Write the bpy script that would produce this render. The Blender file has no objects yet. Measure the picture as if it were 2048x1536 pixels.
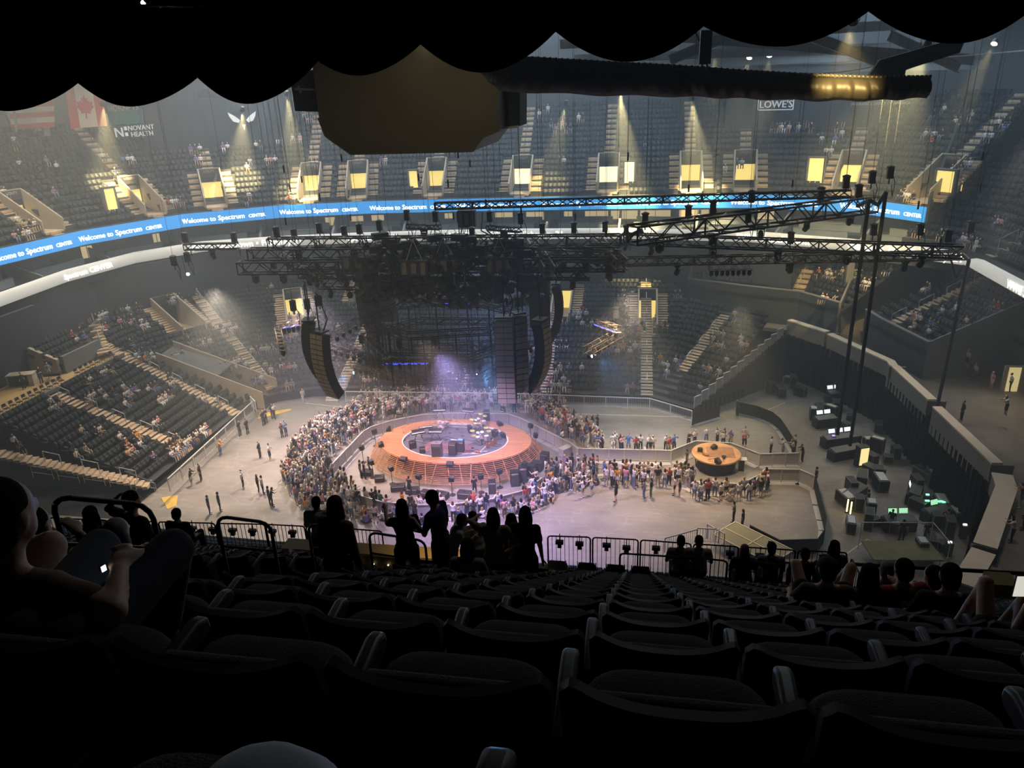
import bpy, bmesh, math, random
import numpy as np
from mathutils import Vector, Matrix, Euler
random.seed(7)
SC = bpy.context.scene
COL = SC.collection
# ---------------------------------------------------------------- camera
F_PX, PITCH, YAW, ROLL, EYE = 1498.0, math.radians(21.46), math.radians(10.36), math.radians(2.28), 30.0
_f = Vector((-math.sin(YAW)*math.cos(PITCH), math.cos(YAW)*math.cos(PITCH), -math.sin(PITCH)))
_r0 = Vector((math.cos(YAW), math.sin(YAW), 0)); _u0 = _r0.cross(_f)
_r = math.cos(ROLL)*_r0 - math.sin(ROLL)*_u0
_u = math.sin(ROLL)*_r0 + math.cos(ROLL)*_u0
camd = bpy.data.cameras.new('camera'); cam = bpy.data.objects.new('camera', camd); COL.objects.link(cam)
cam.matrix_world = Matrix(((_r.x, _u.x, -_f.x, 0), (_r.y, _u.y, -_f.y, 0), (_r.z, _u.z, -_f.z, EYE), (0, 0, 0, 1)))
camd.sensor_width = 36; camd.lens = 36*F_PX/2048; camd.clip_start = 0.05; camd.clip_end = 400
SC.camera = cam
SC.view_settings.view_transform = 'Standard'; SC.view_settings.look = 'None'
SC.view_settings.gamma = 1; SC.view_settings.use_curve_mapping = False
SC.view_settings.exposure = 0.35
# ---------------------------------------------------------------- render behaviour
cy = SC.cycles
cy.max_bounces = 4; cy.diffuse_bounces = 2; cy.glossy_bounces = 2; cy.transmission_bounces = 2
cy.volume_bounces = 0; cy.transparent_max_bounces = 12; cy.sample_clamp_indirect = 4; cy.sample_clamp_direct = 0
cy.use_denoising = True; cy.use_light_tree = True; cy.caustics_reflective = False; cy.caustics_refractive = False
cy.use_adaptive_sampling = True; cy.adaptive_threshold = 0.03
# ---------------------------------------------------------------- world: a closed dark building
W = bpy.data.worlds.new('world'); SC.world = W; W.use_nodes = True
W.node_tree.nodes['Background'].inputs[0].default_value = (0.55, 0.7, 0.8, 1)
W.node_tree.nodes['Background'].inputs[1].default_value = 0.0
# ---------------------------------------------------------------- lights
def aim(o, d):
    o.rotation_euler = (Vector(d) - o.location).to_track_quat('-Z', 'Y').to_euler()
def spot(name, loc, to, power, col, ang, blend=0.6, size=0.25):
    l = bpy.data.lights.new(name, 'SPOT'); l.energy = power; l.color = col
    l.spot_size = math.radians(ang); l.spot_blend = blend; l.shadow_soft_size = size
    o = bpy.data.objects.new(name, l); o.location = loc; COL.objects.link(o); aim(o, to); return o
def area(name, loc, to, power, col, sx, sy):
    l = bpy.data.lights.new(name, 'AREA'); l.energy = power; l.color = col; l.shape = 'RECTANGLE'; l.size = sx; l.size_y = sy
    o = bpy.data.objects.new(name, l); o.location = loc; COL.objects.link(o); aim(o, to); return o
WARM, COOL, VIO = (1.0, .80, .42), (.62, .80, 1.0), (.62, .50, 1.0)
# general house light: rows of lamps under the roof beyond the rig, shining on the far stands
area('house_light_left', (-52, 62, 33), (-50, 62, 0), 4891, (1.0, .88, .68), 12, 22)
area('house_light_corner', (-44, 84, 36), (-44, 80, 0), 4838, (.88, .92, .95), 16, 8)
area('house_light_far', (-14, 90, 38), (-14, 82, 0), 7459, (.70, .86, 1.0), 34, 8)
area('house_light_corner_right', (22, 86, 36), (18, 80, 0), 3240, (.62, .82, 1.0), 18, 8)
area('house_light_right', (36, 62, 32), (30, 62, 0), 762, (.70, .84, 1.0), 10, 20)
# stage and floor lamps, hung at or below the height of the rig, plus added fills above it
spot('stage_wash', (-15.6, 56.5, 8.4), (-15.6, 57.5, 0), 3992, (.70, .50, 1.0), 128, .8, .5)
spot('stage_wash_warm', (-23.5, 51.5, 11.5), (-18, 55.5, 0), 5200, (1.0, .62, .38), 84, 1.0, .5)
spot('stage_wash_right', (-14.5, 46.5, 14.5), (-13.5, 54.5, 0), 4200, (1.0, .62, .48), 84, 1.0, .5)
spot('crowd_wash', (-29, 59.5, 14.5), (-26, 56, 0), 12937, (.98, .74, .86), 110, 1.0, .5)
spot('crowd_wash_back', (-15, 64.0, 7.6), (-15, 66.5, 0), 1058, (.80, .66, 1.0), 105, 1.0, .5)
spot('floor_wash', (-1, 56, 15.8), (-1.5, 56, 0), 12825, (1.0, .76, .56), 98, 1.0, .5)
spot('floor_wash_violet', (-12.5, 43.5, 14.5), (-9, 47.5, 0), 20592, (.62, .46, 1.0), 90, 1.0, .5)
spot('floor_wash_left', (-34, 54, 16.0), (-34, 55, 0), 15950, (1.0, .80, .60), 116, 1.0, .5)
spot('floor_wash_right', (7, 52, 15.8), (6, 52.5, 0), 6000, (1.0, .74, .44), 84, 1.0, .5)
spot('blue_key', (-17, 72, 15), (-14, 77, 0), 9900, (.30, .36, 1.0), 90, 1.0, .6)
spot('rig_fill', (-36, 24, 34), (-20, 50, 9), 16000, (1.0, .84, .6), 44, .8, .5)  # added above the rig to warm the speaker columns
spot('rig_key_gold', (10, 62, 30), (-2, 52, 17), 5000, (1.0, .78, .4), 40, .8, .3)
spot('wall_fill_right', (25, 57, 26), (24.0, 58, 5), 4200, (1.0, .84, .66), 58, 1.0, .5)  # added fill to brighten the cream wall caps
spot('wall_wash_near', (17, 40, 24), (19, 41, 5), 1600, (1.0, .84, .72), 70, 1.0, .5)
spot('corridor_lamp', (29.5, 61.0, 8.6), (29.5, 60.5, 5), 120, (1.0, .82, .36), 130, 1.0, .1)
# added unseen fill for a faint light and rims on the near deck
spot('near_deck_fill', (2, 17.6, 36), (0, 2, 27), 314, (.9, .95, 1.0), 120, 1.0, 1.5)
spot('near_entrance_lamp', (-4, 14.0, 21.6), (-4, 15.2, 18.4), 120, (1.0, .72, .35), 120, 1.0, .1)
# ================================================================ helpers
def ray(x, y):
    return _f + _r*((x-1024)/F_PX) - _u*((y-768)/F_PX)
EYEV = Vector((0, 0, EYE))
def onz(x, y, z):
    d = ray(x, y); return EYEV + d*((z-EYE)/d.z)
def ony(x, y, Y):
    d = ray(x, y); return EYEV + d*(Y/d.y)
def onx(x, y, X):
    d = ray(x, y); return EYEV + d*(X/d.x)
def onpl(x, y, a, b, c):
    d = ray(x, y); return EYEV + d*((c-EYE)/(d.z - a*d.x - b*d.y))
def ondeck(x, y, h=0):            # the near deck: sloping floor plane
    return onpl(x, y, 0, -.6895, 28.86+h)
MATS = {}
def mat(name, col, rough=.7, metal=0, emit=0, ecol=None, noise=0, nscale=4, col2=None, spec=.5, bump=0, alpha=1):
    if name in MATS: return MATS[name]
    m = bpy.data.materials.new(name); m.use_nodes = True; nt = m.node_tree; b = nt.nodes['Principled BSDF']
    b.inputs['Base Color'].default_value = (*col, 1); b.inputs['Roughness'].default_value = rough
    b.inputs['Metallic'].default_value = metal; b.inputs['Specular IOR Level'].default_value = spec
    if alpha < 1: b.inputs['Alpha'].default_value = alpha
    if emit:
        b.inputs['Emission Color'].default_value = (*(ecol or col), 1); b.inputs['Emission Strength'].default_value = emit
    if noise or bump:
        tc = nt.nodes.new('ShaderNodeTexCoord'); n = nt.nodes.new('ShaderNodeTexNoise'); n.inputs['Scale'].default_value = nscale
        n.inputs['Detail'].default_value = 5; nt.links.new(tc.outputs['Object'], n.inputs['Vector'])
    if noise:
        r = nt.nodes.new('ShaderNodeMix'); r.data_type = 'RGBA'
        c2 = col2 or tuple(c*(1-noise) for c in col)
        r.inputs[6].default_value = (*col, 1); r.inputs[7].default_value = (*c2, 1)
        mr = nt.nodes.new('ShaderNodeMapRange'); mr.inputs[1].default_value = .35; mr.inputs[2].default_value = .65
        nt.links.new(n.outputs['Fac'], mr.inputs[0]); nt.links.new(mr.outputs[0], r.inputs[0]); nt.links.new(r.outputs[2], b.inputs['Base Color'])
    if bump:
        bp = nt.nodes.new('ShaderNodeBump'); bp.inputs['Strength'].default_value = bump; bp.inputs['Distance'].default_value = .02
        nt.links.new(n.outputs['Fac'], bp.inputs['Height']); nt.links.new(bp.outputs[0], b.inputs['Normal'])
    MATS[name] = m; return m

def hexa(c, s, R=None):
    h = np.array(s)/2.0
    P = np.array([(-1,-1,-1),(1,-1,-1),(1,1,-1),(-1,1,-1),(-1,-1,1),(1,-1,1),(1,1,1),(-1,1,1)], float)*h
    if R is not None: P = P @ np.array(R).T
    return P + np.array(c, float)
BOXF = [(0,3,2,1),(4,5,6,7),(0,1,5,4),(1,2,6,5),(2,3,7,6),(3,0,4,7)]
def rz(a):
    c, s = math.cos(a), math.sin(a); return np.array([[c,-s,0],[s,c,0],[0,0,1]])
def rx(a):
    c, s = math.cos(a), math.sin(a); return np.array([[1,0,0],[0,c,-s],[0,s,c]])
def ry(a):
    c, s = math.cos(a), math.sin(a); return np.array([[c,0,s],[0,1,0],[-s,0,c]])
class MB:
    def __init__(s): s.v = []; s.f = []; s.m = []; s.n = 0; s.mi = 0; s.smooth = False
    def add(s, P, faces):
        s.v.extend(map(tuple, P)); s.f.extend(tuple(i+s.n for i in f) for f in faces); s.m.extend([s.mi]*len(faces)); s.n += len(P); return s
    def box(s, c, d, R=None): return s.add(hexa(c, d, R), BOXF)
    def span(s, a, b):                       # axis aligned box between two corners
        a = np.array(a, float); b = np.array(b, float); return s.box((a+b)/2, np.abs(b-a))
    def quad(s, *p): return s.add(p, [tuple(range(len(p)))])
    def prism(s, poly, z0, z1):              # plan polygon extruded
        n = len(poly); P = [(x, y, z0) for x, y in poly]+[(x, y, z1) for x, y in poly]
        F = [tuple(range(n))[::-1], tuple(range(n, 2*n))]+[(i, (i+1) % n, n+(i+1) % n, n+i) for i in range(n)]
        return s.add(P, F)
    def slab(s, top, th):                    # any polygon thickened downward
        n = len(top); P = [tuple(p) for p in top]+[(p[0], p[1], p[2]-th) for p in top]
        return s.add(P, [tuple(range(n)), tuple(range(n, 2*n))[::-1]]+[(i, n+i, n+(i+1) % n, (i+1) % n) for i in range(n)])
    def sheet(s, poly, d):                   # any polygon thickened along a vector
        n = len(poly); d = np.array(d, float); P = [tuple(p) for p in poly]+[tuple(np.array(p)+d) for p in poly]
        return s.add(P, [tuple(range(n)), tuple(range(n, 2*n))[::-1]]+[(i, n+i, n+(i+1) % n, (i+1) % n) for i in range(n)])
    def tube(s, a, b, r, n=6, r2=None, cap=True):
        a = np.array(a, float); b = np.array(b, float); d = b-a; L = np.linalg.norm(d)
        if L < 1e-6: return s
        d /= L; t = np.array([0,0,1.]) if abs(d[2]) < .9 else np.array([1.,0,0])
        x = np.cross(t, d); x /= np.linalg.norm(x); y = np.cross(d, x); r2 = r if r2 is None else r2
        an = [2*math.pi*(i+.5)/n for i in range(n)]
        P = [a+r*(x*math.cos(q)+y*math.sin(q)) for q in an]+[b+r2*(x*math.cos(q)+y*math.sin(q)) for q in an]
        F = [(i, (i+1) % n, n+(i+1) % n, n+i) for i in range(n)]
        if cap: F += [tuple(range(n))[::-1], tuple(range(n, 2*n))]
        return s.add(P, F)
    def path(s, pts, r, n=6):
        for a, b in zip(pts[:-1], pts[1:]): s.tube(a, b, r, n)
        return s
    def lathe(s, prof, c=(0,0,0), n=12, R=None, sx=1, sy=1):
        P = []; F = []; k = len(prof)
        for r, z in prof:
            for i in range(n):
                q = 2*math.pi*i/n; P.append((r*math.cos(q)*sx, r*math.sin(q)*sy, z))
        for j in range(k-1):
            for i in range(n): F.append((j*n+i, j*n+(i+1) % n, (j+1)*n+(i+1) % n, (j+1)*n+i))
        F.append(tuple(range(n))[::-1]); F.append(tuple(range((k-1)*n, k*n)))
        P = np.array(P)
        if R is not None: P = P @ np.array(R).T
        return s.add(P+np.array(c, float), F)
    def ball(s, c, r, n=8, m=5, R=None):
        if not hasattr(r, '__len__'): r = (r, r, r)
        P = [(0, 0, -1)]; F = []
        for j in range(1, m):
            t = math.pi*j/m-math.pi/2
            for i in range(n):
                q = 2*math.pi*i/n; P.append((math.cos(t)*math.cos(q), math.cos(t)*math.sin(q), math.sin(t)))
        P.append((0, 0, 1)); e = len(P)-1
        for i in range(n): F.append((0, 1+(i+1) % n, 1+i)); F.append((e, e-n+i, e-n+(i+1) % n))
        for j in range(m-2):
            for i in range(n): F.append((1+j*n+i, 1+j*n+(i+1) % n, 1+(j+1)*n+(i+1) % n, 1+(j+1)*n+i))
        P = np.array(P)*np.array(r)
        if R is not None: P = P @ np.array(R).T
        return s.add(P+np.array(c, float), F)
    def mesh(s, name, mats):
        me = bpy.data.meshes.new(name); me.from_pydata([tuple(float(c) for c in p) for p in s.v], [], s.f)
        if not isinstance(mats, (list, tuple)): mats = [mats]
        for m in mats: me.materials.append(m)
        if len(mats) > 1: me.polygons.foreach_set('material_index', s.m)
        if s.smooth: me.polygons.foreach_set('use_smooth', [True]*len(me.polygons))
        me.update(); return me
    def build(s, name, mats, parent=None):
        o = bpy.data.objects.new(name, s.mesh(name, mats)); COL.objects.link(o)
        if parent is not None: o.parent = parent
        return o
def sm(o, ang=40):
    for p in o.data.polygons: p.use_smooth = True
    try: o.data.set_sharp_from_angle(angle=math.radians(ang))
    except Exception: pass
    return o
def bevel(o, w=.01, seg=2):
    m = o.modifiers.new('bevel', 'BEVEL'); m.width = w; m.segments = seg; m.limit_method = 'ANGLE'; return o
def tag(o, label, cat, group=None, kind=None):
    o['label'] = label; o['category'] = cat
    if group: o['group'] = group
    if kind: o['kind'] = kind
    return o
def thing(name, label, cat, loc=(0,0,0), rot=0, group=None):
    o = bpy.data.objects.new(name, None); COL.objects.link(o); o.empty_display_size = .2
    o.location = loc; o.rotation_euler = (0, 0, rot) if not hasattr(rot, '__len__') else rot
    return tag(o, label, cat, group)
def struct(name, mb, mats, parent=None):
    o = mb.build(name, mats, parent)
    if parent is None: o['kind'] = 'structure'
    return o
KIDS = {}
def kids(o):
    return [c for c in COL.objects if c.parent == o]
def snapshot(root):                   # remember a tree once so copies are quick
    KIDS[root.name] = [(c, [g for g in kids(c)]) for c in kids(root)]
def dup(root, loc, rot=0, label=None, group=None, scale=None):
    r = root.copy(); COL.objects.link(r); r.location = loc; r.rotation_euler = (0, 0, rot) if not hasattr(rot, '__len__') else rot
    if scale: r.scale = (scale,)*3 if not hasattr(scale, '__len__') else scale
    if label: r['label'] = label
    if group: r['group'] = group
    out = []
    for ch, gs in KIDS[root.name]:
        c = ch.copy(); COL.objects.link(c); c.parent = r; out.append(c)
        for g in gs:
            d = g.copy(); COL.objects.link(d); d.parent = c
    return r, out
def text_mb(s, size, depth=0.0, mb=None, xf=None, align='CENTER', spacing=1.0):
    """lettering as mesh faces; xf maps (x, y, z) of the flat text to world"""
    cu = bpy.data.curves.new('t', 'FONT'); cu.body = s; cu.size = size; cu.align_x = align; cu.extrude = depth; cu.space_character = spacing
    cu.resolution_u = 2
    o = bpy.data.objects.new('t', cu); COL.objects.link(o); bpy.context.view_layer.update()
    me = bpy.data.meshes.new_from_object(o.evaluated_get(bpy.context.evaluated_depsgraph_get()))
    P = [tuple(v.co) for v in me.vertices]; Fc = [tuple(p.vertices) for p in me.polygons]
    bpy.data.objects.remove(o); bpy.data.curves.remove(cu); bpy.data.meshes.remove(me)
    mb = mb or MB()
    if xf: P = [xf(*p) for p in P]
    return mb.add(P, Fc)
def offset(poly, d):
    """outward offset of an open plan polyline running left to right seen from the floor (outward = away from the floor)"""
    out = []; n = len(poly)
    for i in range(n):
        ns = []
        for a, b in ((i-1, i), (i, i+1)):
            if a >= 0 and b < n:
                e = np.array(poly[b])-np.array(poly[a]); e = e/np.linalg.norm(e); ns.append(np.array([-e[1], e[0]]))
        m = sum(ns)/len(ns); m = m/np.linalg.norm(m); k = 1/max(.4, m@ns[0])
        out.append(tuple(np.array(poly[i])+m*k*d))
    return out
def smooth_poly(p, it=2):
    for _ in range(it):
        q = [p[0]]
        for a, b in zip(p[:-1], p[1:]):
            a = np.array(a); b = np.array(b); q += [tuple(.75*a+.25*b), tuple(.25*a+.75*b)]
        q.append(p[-1]); p = q
    return p
# ================================================================ materials of the place
M_CONC = mat('floor_concrete', (.40, .34, .29), .45, noise=.35, nscale=.35, bump=.1)
def floor_material():
    m = bpy.data.materials.new('arena_floor'); m.use_nodes = True; nt = m.node_tree; b = nt.nodes['Principled BSDF']; L = nt.links
    tc = nt.nodes.new('ShaderNodeTexCoord'); n1 = nt.nodes.new('ShaderNodeTexNoise'); n1.inputs['Scale'].default_value = .22; n1.inputs['Detail'].default_value = 8
    L.new(tc.outputs['Object'], n1.inputs['Vector'])
    r = nt.nodes.new('ShaderNodeValToRGB'); r.color_ramp.elements[0].position = .3; r.color_ramp.elements[0].color = (.26, .235, .21, 1)
    r.color_ramp.elements[1].position = .7; r.color_ramp.elements[1].color = (.42, .39, .35, 1); L.new(n1.outputs['Fac'], r.inputs[0])
    mp = nt.nodes.new('ShaderNodeMapping'); mp.inputs['Scale'].default_value = (.35, 2.2, 1); mp.inputs['Rotation'].default_value = (0, 0, .12)
    n2 = nt.nodes.new('ShaderNodeTexNoise'); n2.inputs['Scale'].default_value = 1.2; n2.inputs['Detail'].default_value = 6
    L.new(tc.outputs['Object'], mp.inputs[0]); L.new(mp.outputs[0], n2.inputs['Vector'])
    n3 = nt.nodes.new('ShaderNodeTexVoronoi'); n3.feature = 'DISTANCE_TO_EDGE'; n3.inputs['Scale'].default_value = .35
    nd = nt.nodes.new('ShaderNodeTexNoise'); nd.inputs['Scale'].default_value = .5; nd.inputs['Detail'].default_value = 4
    mx0 = nt.nodes.new('ShaderNodeMix'); mx0.data_type = 'VECTOR'; mx0.inputs[0].default_value = .75
    L.new(tc.outputs['Object'], mx0.inputs[4]); L.new(nd.outputs['Color'], mx0.inputs[5]); L.new(tc.outputs['Object'], nd.inputs['Vector'])
    mul = nt.nodes.new('ShaderNodeVectorMath'); mul.operation = 'SCALE'; mul.inputs['Scale'].default_value = 3.5; L.new(nd.outputs['Color'], mul.inputs[0])
    add = nt.nodes.new('ShaderNodeVectorMath'); add.operation = 'ADD'; L.new(tc.outputs['Object'], add.inputs[0]); L.new(mul.outputs[0], add.inputs[1])
    L.new(add.outputs[0], n3.inputs['Vector'])
    cr = nt.nodes.new('ShaderNodeMapRange'); cr.inputs[1].default_value = 0; cr.inputs[2].default_value = .025; cr.inputs[3].default_value = .22; cr.inputs[4].default_value = 0
    L.new(n3.outputs['Distance'], cr.inputs[0])
    m1 = nt.nodes.new('ShaderNodeMix'); m1.data_type = 'RGBA'; m1.blend_type = 'MULTIPLY'; m1.inputs[0].default_value = .55
    L.new(r.outputs[0], m1.inputs[6]); L.new(n2.outputs['Fac'], m1.inputs[7])
    m2 = nt.nodes.new('ShaderNodeMix'); m2.data_type = 'RGBA'; m2.blend_type = 'MIX'; L.new(cr.outputs[0], m2.inputs[0]); L.new(m1.outputs[2], m2.inputs[6]); m2.inputs[7].default_value = (.62, .58, .54, 1)
    L.new(m2.outputs[2], b.inputs['Base Color'])
    rr = nt.nodes.new('ShaderNodeMapRange'); rr.inputs[3].default_value = .32; rr.inputs[4].default_value = .6; L.new(n1.outputs['Fac'], rr.inputs[0]); L.new(rr.outputs[0], b.inputs['Roughness'])
    return m
M_FLOOR = floor_material()
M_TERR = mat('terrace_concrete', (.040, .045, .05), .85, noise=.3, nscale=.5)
M_SEAT = mat('seat_black', (.020, .023, .027), .6, spec=.3)
M_STEP = mat('stair_concrete', (.62, .47, .32), .85, noise=.25, nscale=1.5)
M_WALLD = mat('wall_dark', (.035, .045, .055), .85, noise=.2, nscale=.4)
M_WALLG = mat('wall_grey', (.20, .20, .19), .8, noise=.2, nscale=.6)
M_WALLT = mat('wall_tan', (.42, .36, .28), .8, noise=.15, nscale=.8)
M_CAP = mat('cap_cream', (.72, .62, .48), .6, noise=.1, nscale=1)
M_DRAPE = mat('black_drape', (.004, .006, .007), .95, spec=.1)
M_DOORY = mat('lit_corridor', (.9, .72, .25), .6, emit=.95, ecol=(1.0, .78, .22), noise=.2, nscale=1)
M_DOORW = mat('lit_concourse', (.9, .82, .5), .6, emit=1.6, ecol=(1.0, .88, .5))
M_SOFF = mat('soffit_dark', (.02, .024, .03), .9)
M_METAL = mat('galvanised_rail', (.62, .62, .61), .4, metal=.25)
M_RAILD = mat('dark_rail', (.03, .03, .03), .4, metal=.3)
M_BLK = mat('black_metal', (.018, .018, .018), .45, metal=.2)
M_BLKM = mat('black_matt', (.012, .013, .014), .8)
M_SIGN = mat('sign_panel', (.05, .045, .04), .6)
M_LET = mat('sign_letters', (.55, .5, .42), .6)
# ================================================================ floor
o = struct('floor', MB().span((-75, 10, -.3), (60, 105, 0)), M_FLOOR)
mk = MB()
def tape(pts, w=.09):
    for a, b in zip(pts[:-1], pts[1:]):
        a = np.array(a[:2]); b = np.array(b[:2]); d = (b-a)/np.linalg.norm(b-a); n = np.array([-d[1], d[0]])*w/2
        mk.slab([(*(a-n), .006), (*(b-n), .006), (*(b+n), .006), (*(a+n), .006)], .004)
tape([onz(1040, 824, 0), onz(1369, 834, 0), onz(1383, 825, 0)]); tape([onz(1306, 816, 0), onz(1369, 834, 0)])
tape([onz(1530, 822, 0), onz(1570, 805, 0)]); tape([onz(610, 806, 0), onz(690, 815, 0)])
tape([onz(1085, 930, 0), onz(1180, 932, 0)]); tape([onz(1735, 1078, 0), onz(1800, 1120, 0)]); tape([onz(1735, 1078, 0), onz(1690, 1110, 0)])
mk.build('floor_marking', mat('pale_tape', (.75, .68, .58), .7), o)
# ================================================================ bowl
LOW = [(-39.5, 38), (-39.5, 65.4), (-37.9, 68.2), (-34.5, 69.9), (-30, 70.4), (-14, 70.6), (0.8, 70.7), (5.1, 67.7)]
LZ, LD, LH = .9, .85, .34
def lowz(k): return LZ+LH*k
UPP = [(-59.3, 44), (-59.2, 60), (-57.8, 70), (-52.7, 80.4), (-43.7, 86.4), (-33, 88.9), (-23, 89.7), (-5, 90.1), (6.4, 90.1), (12.4, 89.6), (21.7, 86), (26.9, 79)]
UZ, UD, UH = 18.0, .85, .585
RTE = [(25.4, 80), (28.6, 76), (29.8, 68), (30.2, 56), (30.2, 42)]      # right end, from the white ribbon up
RZ, RD, RH = 14.9, .85, .52
RUP = [(5.3, 86.6), (10.9, 84.3), (16.6, 81.7), (19.6, 77.3)]           # fixed block in the right far corner
RUP2 = [(22.0, 74.6), (23.3, 69.5), (24.2, 65.0)]
SEATS_M = []     # matrices (x, y, z, angle) of every far seat
VOIDS = []       # (tier, centre xy, normal, half width, row0, row1)
AISLES = []      # (tier, point xy, direction xy, half width)
def cells(tier, contour, z0, D, H, k0, k1, skip=None, seatp=.52, th=.12):
    """terrace steps and seat places of one tier"""
    mb = MB()
    ais = [a for a in AISLES if a[0] == tier]; vd = [v for v in VOIDS if v[0] == tier]
    for k in range(k0, k1):
        A = offset(contour, k*D); B = offset(contour, (k+1)*D); z = z0+H*k
        for i in range(len(contour)-1):
            a0, a1, b0, b1 = (np.array(q) for q in (A[i], A[i+1], B[i], B[i+1]))
            L = np.linalg.norm(a1-a0)
            if L < .3: continue
            t = (a1-a0)/L; nrm = np.array([-t[1], t[0]]); n = max(1, int(L/seatp)); run = None
            for j in range(n+1):
                ok = False
                if j < n:
                    u = (j+.5)/n; c = a0+(a1-a0)*u+nrm*D*.5
                    ok = not (skip and skip(k, c))
                    if ok:
                        for _, p, nn, hw, r0, r1 in vd:
                            if r0 <= k < r1 and abs((c-p)@np.array([-nn[1], nn[0]])) < hw and (c-p)@nn > -3: ok = False; break
                    if ok:
                        seat = True
                        for _, p, dd, hw in ais:
                            if abs((c-p)@np.array([-dd[1], dd[0]])) < hw+.2 and (c-p)@dd > -6 and (c-p)@dd < 30: seat = False; break
                        if seat: SEATS_M.append((c[0], c[1], z, math.atan2(nrm[1], nrm[0])-math.pi/2))
                if ok and run is None: run = j
                if (not ok or j == n) and run is not None:
                    u0, u1 = run/n, j/n; run = None
                    p0, p1, q0, q1 = a0+(a1-a0)*u0, a0+(a1-a0)*u1, b0+(b1-b0)*u0, b0+(b1-b0)*u1
                    mb.add([(*p0, z), (*p1, z), (*q1, z), (*q0, z), (*p0, z-H-th), (*p1, z-H-th), (*q1, z-th), (*q0, z-th)],
                           [(0, 1, 2, 3), (4, 5, 1, 0), (7, 6, 5, 4), (0, 3, 7, 4), (1, 5, 6, 2)])
    return mb
def aisle_steps(p, d, w, r0, r1, z0, D, H, off=0.0):
    """stair flight laid over the terrace rows, two treads a row"""
    mb = MB(); d = np.array(d)/np.linalg.norm(d); n = np.array([-d[1], d[0]]); R = np.array([[n[0], d[0], 0], [n[1], d[1], 0], [0, 0, 1]])
    for k in range(r0*2, r1*2):
        s = D*k/2; z = z0+H*k/2+H/2*(1 if k % 2 else 0)*0
        c = np.array(p)+d*(s+D/4)
        mb.box((c[0], c[1], z+.02-.1), (w, D/2-.03, .25), R)
    return mb, R
def frame_at(contour, xy):
    """nearest contour point and outward normal"""
    best = None
    for a, b in zip(contour[:-1], contour[1:]):
        a = np.array(a); b = np.array(b); e = b-a; L = np.linalg.norm(e); e = e/L
        t = min(max((np.array(xy)-a)@e, 0), L); q = a+e*t; dd = np.linalg.norm(np.array(xy)-q)
        if best is None or dd < best[0]: best = (dd, q, np.array([-e[1], e[0]]))
    return best[1], best[2]
# ---- vomitories of the upper deck: pixel of the foot of each doorway, lean of its stair
UV = []
def uspot(x, y):
    best = None
    for k in np.arange(0, 6, .25):
        z = UZ+UH*k; P = onz(x, y, z); q, n = frame_at(offset(UPP, k*UD), (P.x, P.y)); dd = np.linalg.norm(np.array([P.x, P.y])-q)
        if best is None or dd < best[0]: best = (dd, q, n, k)
    return best
UP_PIX = [(88, 440), (300, 412), (432, 402), (617, 388), (715, 382), (867, 378), (1040, 374), (1215, 370), (1383, 363), (1490, 368), (1690, 372), (1845, 392)]
for x, y in UP_PIX:
    dd, q, n, k = uspot(x, y); base, n = frame_at(UPP, q); UV.append((base, n))
UV = [u for i, u in enumerate(UV)]
VR0, VR1, VW = 1, 6, 1.15
for b, n in UV:
    VOIDS.append(('U', b, n, VW+.1, VR0, VR1))
    nn = np.array([-n[1], n[0]])
    AISLES.append(('U', b, n, 2.4))                        # side stairs and centre stair kept free of seats low down
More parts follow.
